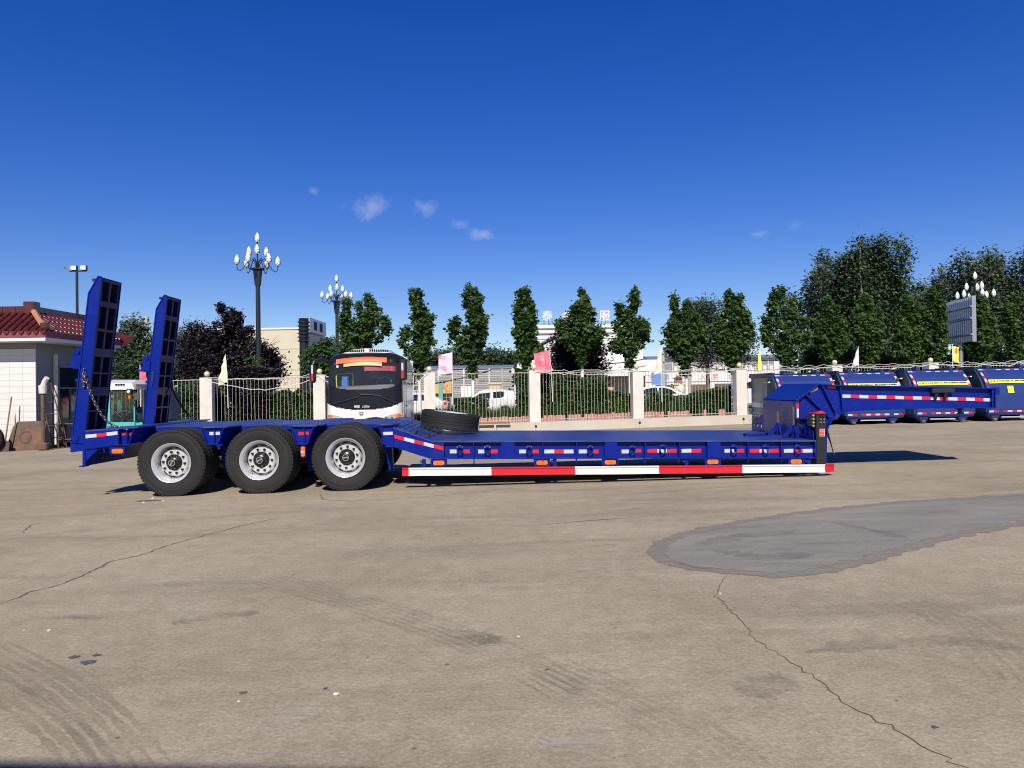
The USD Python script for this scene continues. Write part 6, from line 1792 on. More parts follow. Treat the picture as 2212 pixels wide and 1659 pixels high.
obj("hook_gusset", prism_x([(0.01, sp("G", 655, 935)[1]), (0.10, sp("G", 655, 935)[1]), (0.10, sp("G", 655, 1045)[1]), (0.02, sp("G", 655, 1030)[1])], sp("G", 640, 990)[0], sp("G", 665, 990)[0]), BP, tr)
c = sp("G", 893, 1000, 0.01)
rb = obj("lamp_bracket", prism_y(sg.box(c[0] - 0.10, c[1] - 0.035, c[0] + 0.10, c[1] + 0.04).buffer(0.02).difference(sg.box(c[0] - 0.07, c[1] - 0.012, c[0] + 0.07, c[1] + 0.012).buffer(0.026)), 0.01, 0.06), BP, tr)
m_ = sg.box(c[0] - 0.062, c[1] - 0.008, c[0] + 0.062, c[1] + 0.008).buffer(0.026)
obj("lens", prism_y(m_, 0.012, 0.058), M["amber"], rb)
hq = sps("G", [(62, 835), (300, 870), (305, 960), (290, 1000), (150, 1010), (100, 1026), (62, 1018)])
obj("ramp_hinge_block", prism_y(hq, 0.02, 0.70), BP, tr)
obj("ramp_hinge_block", prism_y(hq, W - 0.70, W - 0.02), BP, tr)
c = sp("G", 165, 775)
for t0 in (-0.015, W - 0.67):
    obj("hinge_pin", tube([(c[0], t0, c[1]), (c[0], t0 + 0.68, c[1])], 0.05, 14), BP, tr)

# --- ramps, standing nearly upright
OUTR = [(470, 1212), (520, 760), (580, 256), (643, 146), (664, 150), (657, 215), (600, 720), (552, 1205), (545, 1238), (470, 1232)]
RQ = sps("H", OUTR)
rng_ = lambda y: None


def ramp(t0, far):
    rp = piece("loading_ramp", tr)
    wd_ = 0.64
    obj("side_plate", prism_y(RQ, t0, t0 + 0.018), BP, rp)
    obj("side_plate", prism_y(RQ, t0 + wd_ - 0.018, t0 + wd_), BP, rp)
    back = [RQ[0], RQ[1], RQ[2], RQ[3]]
    obj("tread_sheet", strip_y(back, 0.014, t0 + 0.019, t0 + wd_ - 0.019), DK, rp)
    obj("edge_lip", strip_y(back + [RQ[4]], 0.018, t0 - 0.012, t0 - 0.0005), BP, rp)
    front = lambda y: sp("H", np.interp(y, [150, 215, 720, 1205], [663, 657, 600, 552]), y)
    for y0, y1 in ((158, 176), (300, 338), (482, 500), (612, 668), (770, 782), (868, 928), (1020, 1034)):
        a, b = front(y0), front(y1)
        dx = 0.15
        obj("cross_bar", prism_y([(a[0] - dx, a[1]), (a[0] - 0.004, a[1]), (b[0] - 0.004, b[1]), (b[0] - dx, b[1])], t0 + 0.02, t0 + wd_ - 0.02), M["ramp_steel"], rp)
    for tt in (0.0, 0.5, 1.0):
        ta = t0 + 0.02 + tt * (wd_ - 0.04 - 0.06)
        ys = [176, 300, 338, 482, 500, 612, 668, 770, 782, 868, 928, 1020, 1034, 1190]
        for y0, y1 in zip(ys[::2], ys[1::2]):
            a, b = front(y0 + 1), front(y1 - 1)
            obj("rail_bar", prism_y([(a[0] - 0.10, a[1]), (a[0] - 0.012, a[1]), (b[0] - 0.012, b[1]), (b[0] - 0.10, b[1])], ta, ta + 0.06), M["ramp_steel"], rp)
    kq = sps("H", [(482, 622), (540, 604), (534, 752), (516, 752), (430, 742), (428, 732), (458, 728)])
    obj("support_foot", prism_y(kq, t0 + 0.0, t0 + 0.26), BP, rp)
    c_ = sp("H", 508, 640)
    obj("foot_pin", tube([(c_[0], t0 - 0.02, c_[1]), (c_[0], t0 + 0.3, c_[1])], 0.035, 10), BP, rp)
    c_ = sp("H", 503, 826)
    obj("side_lug", box(c_[0] - 0.03, c_[0] + 0.03, t0 + 0.0, t0 + 0.06, c_[1] - 0.03, c_[1] + 0.03, 0.01), BP, rp)
    a = sp("H", 555, 745)
    obj("chain_plate", prism_y(sps("H", [(546, 745), (564, 745), (560, 800), (545, 870), (540, 868)]), t0 - 0.016, t0 - 0.0135), DK, rp)
    return rp


ramp(0.0, False)
ramp(W - 0.64, True)


def chain(name, pts, r=0.028, th=0.0085, m="steel_chain"):
    ch = piece(name, tr)
    ls = sg.LineString([tuple(p) for p in pts])
    P = np.asarray(pts, float)
    d = np.concatenate([[0], np.cumsum(np.linalg.norm(np.diff(P, axis=0), axis=1))])
    n = int(d[-1] / (r * 1.62))
    for k in range(n + 1):
        q = d[-1] * k / n
        p = np.array([np.interp(q, d, P[:, i]) for i in range(3)])
        e = np.array([np.interp(min(q + 0.02, d[-1]), d, P[:, i]) for i in range(3)]) - np.array([np.interp(max(q - 0.02, 0), d, P[:, i]) for i in range(3)])
        e /= np.linalg.norm(e) + 1e-9
        s1 = np.cross(e, [0.3, 1, 0.2]); s1 /= np.linalg.norm(s1)
        s2 = np.cross(e, s1)
        sd = s1 if k % 2 else s2
        ring = [p + e * r * 1.15 * math.cos(a) + sd * r * 0.72 * math.sin(a) for a in np.linspace(0, 2 * math.pi, 11)]
        obj("link", tube(ring, th, 5, False), M[m], ch, smooth=60)
    return ch


def ch_pts(z, pts, ts):
    o = []
    for (x, y), t in zip(pts, ts):
        s, zz_ = sp(z, x, y, t)
        o.append((s, t, zz_))
    return o


chain("ramp_chain", ch_pts("H", [(552, 770), (565, 820), (590, 905), (625, 985), (660, 1045), (690, 1080), (715, 1108), (750, 1125), (790, 1137), (830, 1142)], [-0.03, -0.03, -0.02, 0.0, 0.02, 0.03, 0.03, 0.03, 0.03, 0.03]))
chain("ramp_chain", ch_pts("H", [(551, 760), (545, 800), (541, 840), (547, 862), (556, 835), (556, 790)], [-0.03] * 6), m="steel_chain")
chain("ramp_chain", ch_pts("H", [(1078, 925), (1095, 890), (1112, 855), (1135, 905), (1165, 960), (1200, 1015), (1235, 1052), (1262, 1072)], [2.45, 2.40, 2.36, 2.5, 2.6, 2.7, 2.8, 2.8]), m="dark_chassis")

# --- spare wheel leaning on the slope
sw_s, sw_t = 0.0, 1.95
cpos = at(975, 913, TY + 1.98)
spw = thing("spare_wheel", "spare wheel with black tyre lying tilted at the foot of the trailer's slope", "spare wheel", (0, 0, 0))
x = UsdGeom.Xformable(spw); x.ClearXformOpOrder()
x.AddTransformOp()
Rm = trimesh.transformations.rotation_matrix(math.radians(7.5), [0, 1, 0]) @ trimesh.transformations.rotation_matrix(math.radians(-90), [1, 0, 0])
src_parts = [c for c in stage.GetPrimAtPath(first.GetPath()).GetChildren()]
zc_ = zd(kA[0] + 0.3) + 0.385
M4 = Rm.copy(); M4[:3, 3] = (cpos[0], cpos[1], zc_)
x.GetOrderedXformOps()[0].Set(Gf.Matrix4d(*M4.T.ravel()))
for c_ in src_parts:
    nm = c_.GetName()
    if nm.startswith(("tyre", "tread", "rim", "disc", "hand")):
        g_ = UsdGeom.Mesh.Define(stage, spw.GetPath().AppendChild(nm))
        g_.GetPrim().GetReferences().AddInternalReference(c_.GetPath())
# ================================================================= vehicles
# --- white coach, front towards the camera
BX, BY = at(785.5, 900, 21.8)[0], 21.8
BZ = ground_z(BX)
bus = thing("coach", "small white coach with black windscreen surround and an orange band, parked facing the trailer", "coach", (BX, BY, BZ), math.radians(3.4))
BW, BL, BH = 1.085, 5.0, 2.70
bz = lambda v: at(785, v, BY)[2] - BZ                  # height on the coach's front of picture row v


def bus_section(z):
    """Half width, front setback and corner radius at height z."""
    t = np.clip((z - 0.3) / (BH - 0.3), 0, 1)
    hw = BW * (1 - 0.035 * np.clip((z - 1.1) / 1.4, 0, 1))
    rake = 0.02 + 0.30 * np.clip((z - 0.95) / (BH - 0.95), 0, 1) ** 1.5
    top = np.clip((z - (BH - 0.26)) / 0.26, 0, 1)
    hw = hw - 0.30 * (1 - math.sqrt(max(0, 1 - top ** 2)))
    rake = rake + 0.34 * (1 - math.sqrt(max(0, 1 - top ** 2)))
    return hw, rake


NF, NC, NS = 40, 12, 60
ang = np.linspace(0, math.pi / 2, NC + 1)


def bus_ring(z):
    hw, rk = bus_section(z)
    r = 0.30
    pts = []
    for y in np.linspace(BL - 0.1, rk + r + 0.08, NS):
        pts.append((-hw, y))
    for a in ang[1:]:
        pts.append((-hw + r - r * math.cos(a), rk + 0.08 + r - r * math.sin(a)))
    for x in np.linspace(-hw + r, hw - r, NF + 1)[1:-1]:
        pts.append((x, rk + 0.08 - 0.08 * (1 - (x / (hw - r)) ** 2)))
    for a in ang[::-1]:
        pts.append((hw - r + r * math.cos(a), rk + 0.08 + r - r * math.sin(a)))
    for y in np.linspace(rk + r + 0.08, BL - 0.1, NS)[1:]:
        pts.append((hw, y))
    return pts


zs = np.concatenate([np.linspace(0.32, BH - 0.26, 96), BH - 0.26 + 0.26 * np.sin(np.linspace(0, math.pi / 2, 14)[1:])])
rings = np.array([[(x, y, z) for x, y in bus_ring(z)] for z in zs])
nz_, npnt = rings.shape[:2]
V = rings.reshape(-1, 3)
zone = {"body_shell": [], "windscreen_surround": [], "windscreen": [], "side_window": [], "window_band": []}
zb_lo = bz(869.5)         # black edge at the sides
for j in range(nz_ - 1):
    for i in range(npnt - 1):
        a = j * npnt + i
        q = [a, a + 1, a + npnt + 1, a + npnt]
        c = V[q].mean(0)
        x, y, z = c
        k = "body_shell"
        front = NS <= i < npnt - NS
        smile = bz(885) + (bz(869) - bz(885)) * (abs(x) / BW) ** 3
        if front or y < 0.62:
            if z > smile and y < 0.72:
                k = "windscreen_surround"
                gl_lo = bz(841) + (bz(824) - bz(841)) * (abs(x) / BW) ** 4
                gl_hi = bz(783)
                if gl_lo < z < gl_hi and abs(x) < BW - 0.075:
                    k = "windscreen"
        elif z > bz(832):
            k = "window_band"
            if z < bz(790) and (y - 0.75) % 1.02 > 0.09 and z > bz(830):
                k = "side_window"
            if z > BH - 0.12:
                k = "body_shell"
        zone[k].append(q)
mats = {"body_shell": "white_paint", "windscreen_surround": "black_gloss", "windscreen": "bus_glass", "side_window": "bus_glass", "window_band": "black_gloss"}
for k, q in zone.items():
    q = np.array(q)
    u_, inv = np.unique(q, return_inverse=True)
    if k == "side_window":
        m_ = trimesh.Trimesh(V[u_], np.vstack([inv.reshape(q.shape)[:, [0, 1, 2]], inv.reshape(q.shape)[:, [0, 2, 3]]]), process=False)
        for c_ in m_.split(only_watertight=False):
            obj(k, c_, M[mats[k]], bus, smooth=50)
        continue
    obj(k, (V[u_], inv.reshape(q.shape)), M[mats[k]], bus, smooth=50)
cap = np.array([(x, y, BH) for x, y in bus_ring(BH)])
obj("roof_panel", trimesh.convex.convex_hull(np.vstack([cap, cap * [0.9, 0.98, 1] + [0, 0, 0.03]])), M["white_paint"], bus)
obj("rear_wall", box(-BW + 0.02, BW - 0.02, BL - 0.11, BL - 0.08, 0.35, BH - 0.08), M["white_paint"], bus)
lift = lambda m_: moved(m_, (0, 0, 0.47))
obj("floor", box(-BW + 0.05, BW - 0.05, 0.5, BL - 0.15, 1.15, 1.25), M["interior_grey"], bus)
obj("inner_lining", cat([box(-BW + 0.10, -BW + 0.12, 0.9, BL - 0.15, 1.2, 1.74), box(BW - 0.12, BW - 0.10, 0.9, BL - 0.15, 1.2, 1.74), box(-BW + 0.2, BW - 0.2, 0.75, BL - 0.2, BH - 0.16, BH - 0.13), box(-BW + 0.1, BW - 0.1, BL - 0.16, BL - 0.13, 1.2, BH - 0.2)]), M["interior_grey"], bus)
obj("dashboard", lift(trimesh.convex.convex_hull([(-0.90, 0.36, 0.90), (0.90, 0.36, 0.90), (-0.9, 0.9, 0.90), (0.9, 0.9, 0.90), (-0.88, 0.42, 1.19), (0.88, 0.42, 1.19), (-0.88, 0.85, 1.26), (0.88, 0.85, 1.26), (0.5, 0.55, 1.30), (0.8, 0.6, 1.30)])), M["mid_grey"], bus)
obj("steering_wheel", moved(lathe([(0.21, -0.015), (0.225, 0), (0.21, 0.015), (0.195, 0), (0.21, -0.015)], 24), (0.50, 0.85, 1.86), [1, 0, 0], 0.7), M["panel_pale"], bus)
for k, (x, y) in enumerate(((0.50, 1.35), (-0.55, 1.6), (0.05, 2.0), (0.62, 2.3), (-0.55, 2.4), (0.05, 3.0), (0.62, 3.2), (-0.6, 3.3))):
    obj("seat", lift(cat([box(x - 0.22, x + 0.22, y + 0.35, y + 0.47, 1.0, 1.72, 0.05), box(x - 0.22, x + 0.22, y, y + 0.45, 1.0, 1.15, 0.05)])), M["seat_cloth"], bus)
    obj("headrest_cover", lift(box(x - 0.14, x + 0.14, y + 0.335, y + 0.485, 1.5, 1.735, 0.02)), M["plaster_white"] if k in (2, 5) else M["seat_cloth"], bus)
obj("grab_rail", lift(cat([tube([(-0.88, 0.8, 1.15), (-0.88, 0.8, 1.62)], 0.02, 6), tube([(-0.42, 0.9, 1.2), (-0.42, 0.9, 1.65)], 0.02, 6), tube([(-0.88, 0.8, 1.62), (-0.42, 0.9, 1.65)], 0.015, 6)])), M["sign_yellow"], bus)
obj("water_bottle", lift(tube([(-0.62, 0.75, 1.25), (-0.62, 0.75, 1.55)], 0.11, 10)), M["blue_sign"], bus)
obj("windscreen_sticker", box(-0.80, -0.73, 0.30, 0.304, 2.26, 2.34), M["tape_white"], bus)


def bus_front_y(x, z):
    hw, rk = bus_section(z)
    f = hw - 0.30
    return rk + 0.08 - 0.08 * max(0, 1 - (x / f) ** 2) if abs(x) < f else rk + 0.08 + 0.30 - math.sqrt(max(0, 0.09 - (abs(x) - f) ** 2))


def bus_band(name, u0, u1, vfun0, vfun1, m, off, parent=bus, n=24):
    """A strip that follows the front, between picture columns u0..u1 and rows given by vfun."""
    vv, ff = [], []
    kx = BY / FPX
    R_ = 6
    for i in range(n + 1):
        u = u0 + (u1 - u0) * i / n
        x = (u - 785.5) * kx
        for j in range(R_ + 1):
            w = vfun0(i / n) * (1 - j / R_) + vfun1(i / n) * j / R_
            z = bz(w)
            for o_ in (off, off - 0.006):
                vv.append((x, bus_front_y(x, z) - o_, z))
    st = 2 * (R_ + 1)
    for i in range(n):
        for j in range(R_):
            a = i * st + 2 * j
            ff += [[a, a + st, a + st + 2, a + 2], [a + 1, a + 3, a + st + 3, a + st + 1]]
        a = i * st
        e = a + 2 * R_
        ff += [[a, a + 1, a + st + 1, a + st], [e, e + st, e + st + 1, e + 1]]
    for a in (0, n * st):
        for j in range(R_):
            ff.append([a + 2 * j, a + 2 * j + 2, a + 2 * j + 3, a + 2 * j + 1])
    return obj(name, (np.array(vv), np.array(ff)), M[m], parent)


bow = lambda a, b, c: (lambda t: a + (b - a) * t - c * 4 * t * (1 - t))
bus_band("orange_band", 724, 834, bow(775, 772, 3.5), bow(785.5, 783, 3.5), "orange_band", 0.03)
gb = bus_band("destination_strip", 741, 824, bow(784.8, 783, 2.6), bow(791.5, 791, 2.6), "gold_band", 0.03)
for u in (749, 765, 782, 799, 815):
    x = (u - 785.5) * BY / FPX
    obj("character", upright(letters("大", 0.055, 0.003), (x, bus_front_y(x, bz(787)) - 0.034, bz(786.3))), M["flag_pale"], gb)
bus_band("red_curtain", 786, 857, bow(791.8, 791, 1.2), bow(801, 802.5, 1.0), "red_band", -0.03)
x = (763 - 785.5) * BY / FPX
zc = bz(878)
obj("name_lettering", cat([upright(letters("领骏", 0.085, 0.004, True), ((771 - 785.5) * BY / FPX, bus_front_y(0, zc) - 0.004, zc)), upright(letters("Lithe", 0.075, 0.004, True, 0.35), ((791 - 785.5) * BY / FPX, bus_front_y(0, zc) - 0.004, zc))]), M["tape_white"], bus)
zc = bz(894)
em = (780.5 - 785.5) * BY / FPX
yb_ = bus_front_y(0, zc)
sh_ = sg.Polygon([(em - 0.055, zc + 0.05), (em + 0.055, zc + 0.05), (em + 0.055, zc - 0.01), (em, zc - 0.065), (em - 0.055, zc - 0.01)])
eb_ = obj("emblem", prism_y(sh_, yb_ - 0.010, yb_ - 0.001), M["dark_grey"], bus)
obj("emblem_cross", cat([box(em - 0.012, em + 0.012, yb_ - 0.013, yb_ - 0.0105, zc - 0.045, zc + 0.04), box(em - 0.045, em + 0.045, yb_ - 0.0128, yb_ - 0.0107, zc - 0.004, zc + 0.018)]), M["tape_white"], eb_)
for sgn in (-1, 1):
    pts = [(px_, pz + 0.19) for px_, pz in [(0.40, 0.57), (0.62, 0.67), (0.86, 0.735), (0.99, 0.755), (1.04, 0.70), (0.97, 0.60), (0.80, 0.53), (0.55, 0.52)]]
    vv = []
    for px_, pz in pts:
        vv.append((sgn * px_, bus_front_y(sgn * px_, pz) - 0.018, pz))
        vv.append((sgn * px_, bus_front_y(sgn * px_, pz) + 0.03, pz))
    hl = obj("headlight", trimesh.convex.convex_hull(np.array(vv)), M["clear_lamp"], bus)
    vv = []
    for px_, pz in [(0.90, 0.91), (0.99, 0.942), (1.045, 0.89), (0.98, 0.80), (0.90, 0.79)]:
        vv.append((sgn * px_, bus_front_y(sgn * px_, pz) - 0.026, pz)); vv.append((sgn * px_, bus_front_y(sgn * px_, pz) + 0.02, pz))
    obj("indicator", trimesh.convex.convex_hull(np.array(vv)), M["amber"], hl)
    for px_ in (0.62, 0.78):
        obj("lamp_bowl", lathe([(0, -0.004), (0.03, -0.004), (0.05, 0.0), (0, 0.0)], 14, "y", (sgn * px_, bus_front_y(px_, 0.8) - 0.019, 0.80)), M["dark_grey"], hl)
for (x0, v0), (x1, v1) in (((-0.35, 847), (0.20, 838)), ((0.64, 866), (0.08, 840))):
    pass
kx = BY / FPX
for (u0, v0), (u1, v1) in (((719, 872), (772, 858)), ((857, 873), (806, 851)), ((778, 852), (826, 855))):
    p = [((u - 785.5) * kx, bus_front_y((u - 785.5) * kx, bz(v)) - 0.03, bz(v)) for u, v in ((u0, v0), ((u0 + u1) / 2, (v0 + v1) / 2), (u1, v1))]
    obj("wiper", tube(p, [0.017, 0.013, 0.01], 6), M["black_plastic"], bus)
# mirrors
m1 = obj("mirror_arm", tube([(-0.98, 0.42, bz(782)), (-1.12, 0.1, bz(776)), (-1.32, -0.12, bz(777)), (-1.38, -0.15, bz(790))], [0.06, 0.065, 0.06, 0.05], 8), M["black_plastic"], bus, smooth=60)
mh = obj("mirror_head", box(-1.46, -1.29, -0.22, -0.05, bz(826), bz(785), 0.05), M["black_plastic"], bus)
obj("mirror_reflector", cat([box(-1.405, -1.355, -0.224, -0.2205, bz(806), bz(788))]), M["tape_white"], mh)
obj("mirror_reflector", cat([box(-1.405, -1.355, -0.224, -0.2205, bz(821), bz(807))]), M["tape_red"], mh)
mh = obj("mirror_head", box(1.02, 1.24, -0.06, 0.10, bz(823), bz(776), 0.05), M["black_plastic"], bus)
obj("mirror_arm", tube([(0.95, 0.5, bz(780)), (1.08, 0.2, bz(774)), (1.12, 0.05, bz(778))], 0.06, 8), M["black_plastic"], bus)
obj("mirror_reflector", box(1.085, 1.14, -0.064, -0.0605, bz(801), bz(785)), M["tape_white"], mh)
obj("mirror_reflector", box(1.085, 1.14, -0.064, -0.0605, bz(818), bz(802)), M["tape_red"], mh)
# roof air conditioner
ac = obj("air_conditioner", trimesh.convex.convex_hull([(-0.72, 1.1, BH), (0.72, 1.1, BH), (-0.42, 0.95, BH + 0.12), (0.42, 0.95, BH + 0.12), (-0.80, 2.9, BH), (0.80, 2.9, BH), (-0.5, 2.8, BH + 0.19), (0.5, 2.8, BH + 0.19), (0, 0.98, BH + 0.15), (0, 0.85, BH)]), M["white_paint"], bus)
for k in range(20):
    x = -0.60 + 1.2 * k / 19
    if 8.6 < k < 10.4:
        continue
    hgt = 0.09 - 0.10 * (x / 0.72) ** 2 * 0.55
    obj("vent_slot", box(x - 0.018, x + 0.018, 0.86 + 0.16 * abs(x) ** 2, 1.06, BH + 0.035, BH + 0.035 + max(0.05, hgt)), M["hole_black"], ac)
for x in (-0.82, 0.72):
    obj("marker_light", box(x - 0.03, x + 0.03, 0.62, 0.70, BH - 0.14, BH - 0.05, 0.015), M["globe_cream"], bus)
obj("number_plate", box(-0.24, 0.24, bus_front_y(0, 0.5) - 0.02, bus_front_y(0, 0.5) - 0.005, 0.42, 0.56), M["label_red"] if False else M["panel_pale"], bus)
obj("grille", box(-0.42, 0.42, bus_front_y(0, 0.6) - 0.006, bus_front_y(0, 0.6) + 0.02, 0.57, 0.63), M["mid_grey"], bus)
for x in (-0.88, 0.88):
    for y in (1.1, 3.9):
        w_ = obj("wheel", moved(lathe([(0.2, -0.11), (0.36, -0.12), (0.39, -0.06), (0.39, 0.06), (0.36, 0.12), (0.2, 0.11), (0.2, -0.11)], 32, "x"), (x * 1.05, y, 0.39)), M["tyre_rubber"], bus, smooth=40)
        obj("wheel_hub", moved(lathe([(0, -0.08), (0.2, -0.08), (0.2, 0.08), (0, 0.08)], 24, "x"), (x * 1.05, y, 0.39)), M["grey_metal"], w_)
        obj("wheel_arch", moved(lathe([(0.41, 0.0), (0.46, 0.0), (0.46, 0.012), (0.41, 0.012), (0.41, 0.0)], 32, "x"), (math.copysign(BW - (0.0 if x > 0 else 0.0), x) + (0.0 if x > 0 else -0.012), y, 0.42)), M["black_plastic"], w_)
dr_ = obj("driver_door", cat([box(BW + 0.001, BW + 0.006, 0.86, 0.885, 0.45, 1.95), box(BW + 0.001, BW + 0.006, 1.68, 1.70, 0.45, 1.95)]), M["dark_grey"], bus)
obj("door_handle", box(BW + 0.002, BW + 0.03, 1.5, 1.62, 1.1, 1.15, 0.01), M["black_plastic"], dr_)


# --- blue refuse skips on castors
def make_skip(label, loc):
    t = thing("refuse_skip", label, "skip container", loc, math.radians(4.0), "row of blue refuse skips")
    w = 1.96
    prof = [(0.62, 0.30), (0.10, 0.33), (0.02, 0.42), (0.0, 0.62), (0.03, 1.02), (0.14, 1.30), (0.42, 1.68), (0.74, 2.02), (0.90, 2.06), (1.6, 2.06), (1.6, 0.30)]
    obj("tailgate", prism_x(prof[:10] + [prof[10]], 0.0, w), M["bin_blue"], t)
    obj("body", box(0.10, w - 0.10, 1.602, 3.9, 0.32, 2.02, 0.03), M["bin_dark"], t)
    obj("top_rim", cat([box(0.02, 0.12, 1.0, 3.9, 2.065, 2.14), box(w - 0.12, w - 0.02, 1.0, 3.9, 2.065, 2.14), box(0.121, w - 0.121, 3.8, 3.9, 2.065, 2.14)]), M["bin_dark"], t)
    # side wings that frame the tailgate
    for x0, x1 in ((-0.06, -0.002), (w + 0.002, w + 0.06)):
        obj("tailgate_wing", prism_x([(0.05, 0.5), (0.10, 1.05), (0.5, 1.62), (0.82, 2.0), (1.25, 2.0), (1.25, 0.5)], x0, x1), M["bin_dark"], t)
    # left flank with its swoosh panel
    xl = 0.098
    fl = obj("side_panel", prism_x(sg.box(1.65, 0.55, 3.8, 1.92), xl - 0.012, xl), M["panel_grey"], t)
    th = np.linspace(0, math.pi / 2, 14)
    outer = [(3.80, 0.78)] + [(2.35 - 0.62 * math.sin(a), 0.78 + 1.10 - 1.10 * math.cos(a)) for a in th] + [(1.65, 1.92)]
    inner = [(1.85, 1.92)] + [(2.42 - 0.50 * math.sin(a), 0.92 + 0.96 - 0.96 * math.cos(a)) for a in th[::-1]] + [(3.80, 0.92)]
    obj("pale_stripe", prism_x(sg.Polygon(outer + inner), xl - 0.016, xl - 0.0125), M["panel_pale"], fl)
    o2 = [(3.80, 0.62)] + [(2.25 - 0.58 * math.sin(a), 0.62 + 1.2 - 1.2 * math.cos(a)) for a in th] + [(1.65, 1.85)]
    i2 = [(1.66, 1.92)] + [(2.345 - 0.62 * math.sin(a), 0.765 + 1.10 - 1.10 * math.cos(a)) for a in th[::-1]] + [(3.80, 0.765)]
    g2 = _poly(o2 + i2).difference(_poly(outer + inner))
    obj("teal_stripe", prism_x(g2, xl - 0.0155, xl - 0.0125), M["panel_teal"], fl)
    obj("side_lid", box(0.0, 0.14, 1.5, 3.9, 1.94, 2.06, 0.02), M["dark_grey"], fl)
    obj("side_rail", box(0.06, 0.11, 1.62, 3.9, 0.42, 0.54), M["bin_blue"], t)
    for k in range(9):
        y = 1.75 + 0.24 * k
        obj("reflector_strip", box(0.056, 0.0594, y, y + 0.115, 0.455, 0.51), M["tape_red" if k % 2 else "tape_white"], t)
    obj("dark_skid", box(0.05, 0.25, 2.4, 3.95, 0.02, 0.40, 0.05), M["dark_grey"], t)
    obj("lamp_stem", box(0.02, 0.07, 1.30, 1.36, 1.55, 1.72), M["bin_dark"], t)
    obj("brass_lamp", lathe([(0, -0.08), (0.055, -0.08), (0.03, -0.03), (0.03, 0.03), (0.055, 0.08), (0, 0.08)], 12, "x", (-0.15, 1.0, 1.66)), M["brass"], t)
    obj("brass_lamp", lathe([(0, -0.08), (0.055, -0.08), (0.03, -0.03), (0.03, 0.03), (0.055, 0.08), (0, 0.08)], 12, "x", (w + 0.16, 1.15, 1.66)), M["brass"], t)
    # hinges, castors, underframe
    for x in (0.38, 1.53):
        obj("hinge_lug", prism_x([(0.55, 1.84), (0.72, 2.04), (0.70, 2.17), (1.0, 2.20), (1.05, 2.07), (0.9, 2.062), (0.742, 2.022)], x - 0.06, x + 0.06), M["bin_blue"], t)
    for x in (0.27, 1.61):
        c_ = obj("castor_bracket", trimesh.convex.convex_hull([(x - 0.15, 0.06, 0.329), (x + 0.15, 0.06, 0.329), (x - 0.15, 0.5, 0.299), (x + 0.15, 0.5, 0.299), (x - 0.09, 0.10, 0.13), (x + 0.09, 0.10, 0.13), (x - 0.09, 0.3, 0.13), (x + 0.09, 0.3, 0.13)]), M["bin_blue"], t)
        obj("castor_wheel", lathe([(0, -0.055), (0.10, -0.055), (0.11, -0.03), (0.11, 0.03), (0.10, 0.055), (0, 0.055)], 18, "x", (x, 0.16, 0.108)), M["rust"], c_, smooth=40)
    obj("under_rail", box(0.52, 1.38, 0.15, 0.2, 0.20, 0.26), M["panel_pale"], t)
    obj("runner", cat([box(0.5, 0.62, 0.75, 3.9, 0.1, 0.3), box(1.36, 1.48, 0.75, 3.9, 0.1, 0.3)]), M["dark_grey"], t)

    def on_gate(s):
        """Point (y, z) on the tailgate's profile at height s."""
        pr = prof[1:9]
        return np.interp(s, [z for _, z in pr], [y for y, _ in pr])

    def gate_patch(name, x0, x1, z0, z1, m, parent, off=0.004, sk=0.0):
        y0, y1 = on_gate(z0), on_gate(z1)
        n_ = np.array([-(z1 - z0), (y1 - y0)]); n_ = n_ / np.linalg.norm(n_)
        q = []
        for x, zz_, yy in ((x0, z0, y0), (x1, z0, y0), (x1 + sk, z1, y1), (x0 + sk, z1, y1)):
            for o_ in (off, off - 0.003):
                q.append((x, yy + n_[0] * o_, zz_ + n_[1] * o_))
        return obj(name, trimesh.convex.convex_hull(np.array(q)), M[m], parent)

    for k in range(12):
        x0 = 0.03 + 0.158 * k
        if any(abs(x0 + 0.08 - h) < 0.11 for h in (0.38, 1.53)):
            continue
        obj("reflector_strip", prism_x([(0.775, 2.034), (0.775, 2.038), (0.735, 1.998), (0.735, 1.994)] if False else [(0.690, 1.974), (0.687, 1.977), (0.733, 2.022), (0.736, 2.019)], x0, x0 + 0.155), M["tape_red" if k % 2 else "tape_white"], t)
        gate_patch("reflector_strip", x0, x0 + 0.155, 0.50, 0.565, "tape_red" if k % 2 else "tape_white", t)
    for k in range(4):
        for x0 in (0.02, w - 0.09):
            gate_patch("reflector_strip", x0, x0 + 0.07, 1.84 - 0.155 * (k + 1), 1.84 - 0.155 * k - 0.004, "tape_white" if k % 2 == 0 else "tape_red", t)
    for x0 in (0.02, w - 0.09):
        gate_patch("reflector_strip", x0, x0 + 0.07, 0.72, 0.86, "tape_white", t)
    ys = gate_patch("warning_strip", 0.14, w - 0.10, 1.345, 1.475, "sign_yellow", t)
    txt = letters("注意  后门开启安全距离为2米，请确认安全距离内无任何障碍物", 0.062, 0.002, True)
    # the lettering lies on the strip's slope
    y0, y1 = on_gate(1.345), on_gate(1.475)
    v = txt.vertices.copy()
    n_ = np.array([-(1.475 - 1.345), (y1 - y0)]); n_ /= np.linalg.norm(n_)
    d_ = np.array([y1 - y0, 0.13]); d_ /= np.linalg.norm(d_)
    sc = min(1.0, 1.55 / (v[:, 0].max() - v[:, 0].min()))
    yy = (y0 + y1) / 2 + d_[0] * v[:, 1] * sc * 1.25 + n_[0] * (0.0045 + v[:, 2])
    zz_ = 1.41 + d_[1] * v[:, 1] * sc * 1.25 + n_[1] * (0.0045 + v[:, 2])
    obj("lettering", trimesh.Trimesh(np.stack([w / 2 + 0.06 + v[:, 0] * sc, yy, zz_], 1), txt.faces, process=False), M["ink"], ys)
    tri = sg.Polygon([(-0.04, -0.035), (0.04, -0.035), (0, 0.04)])
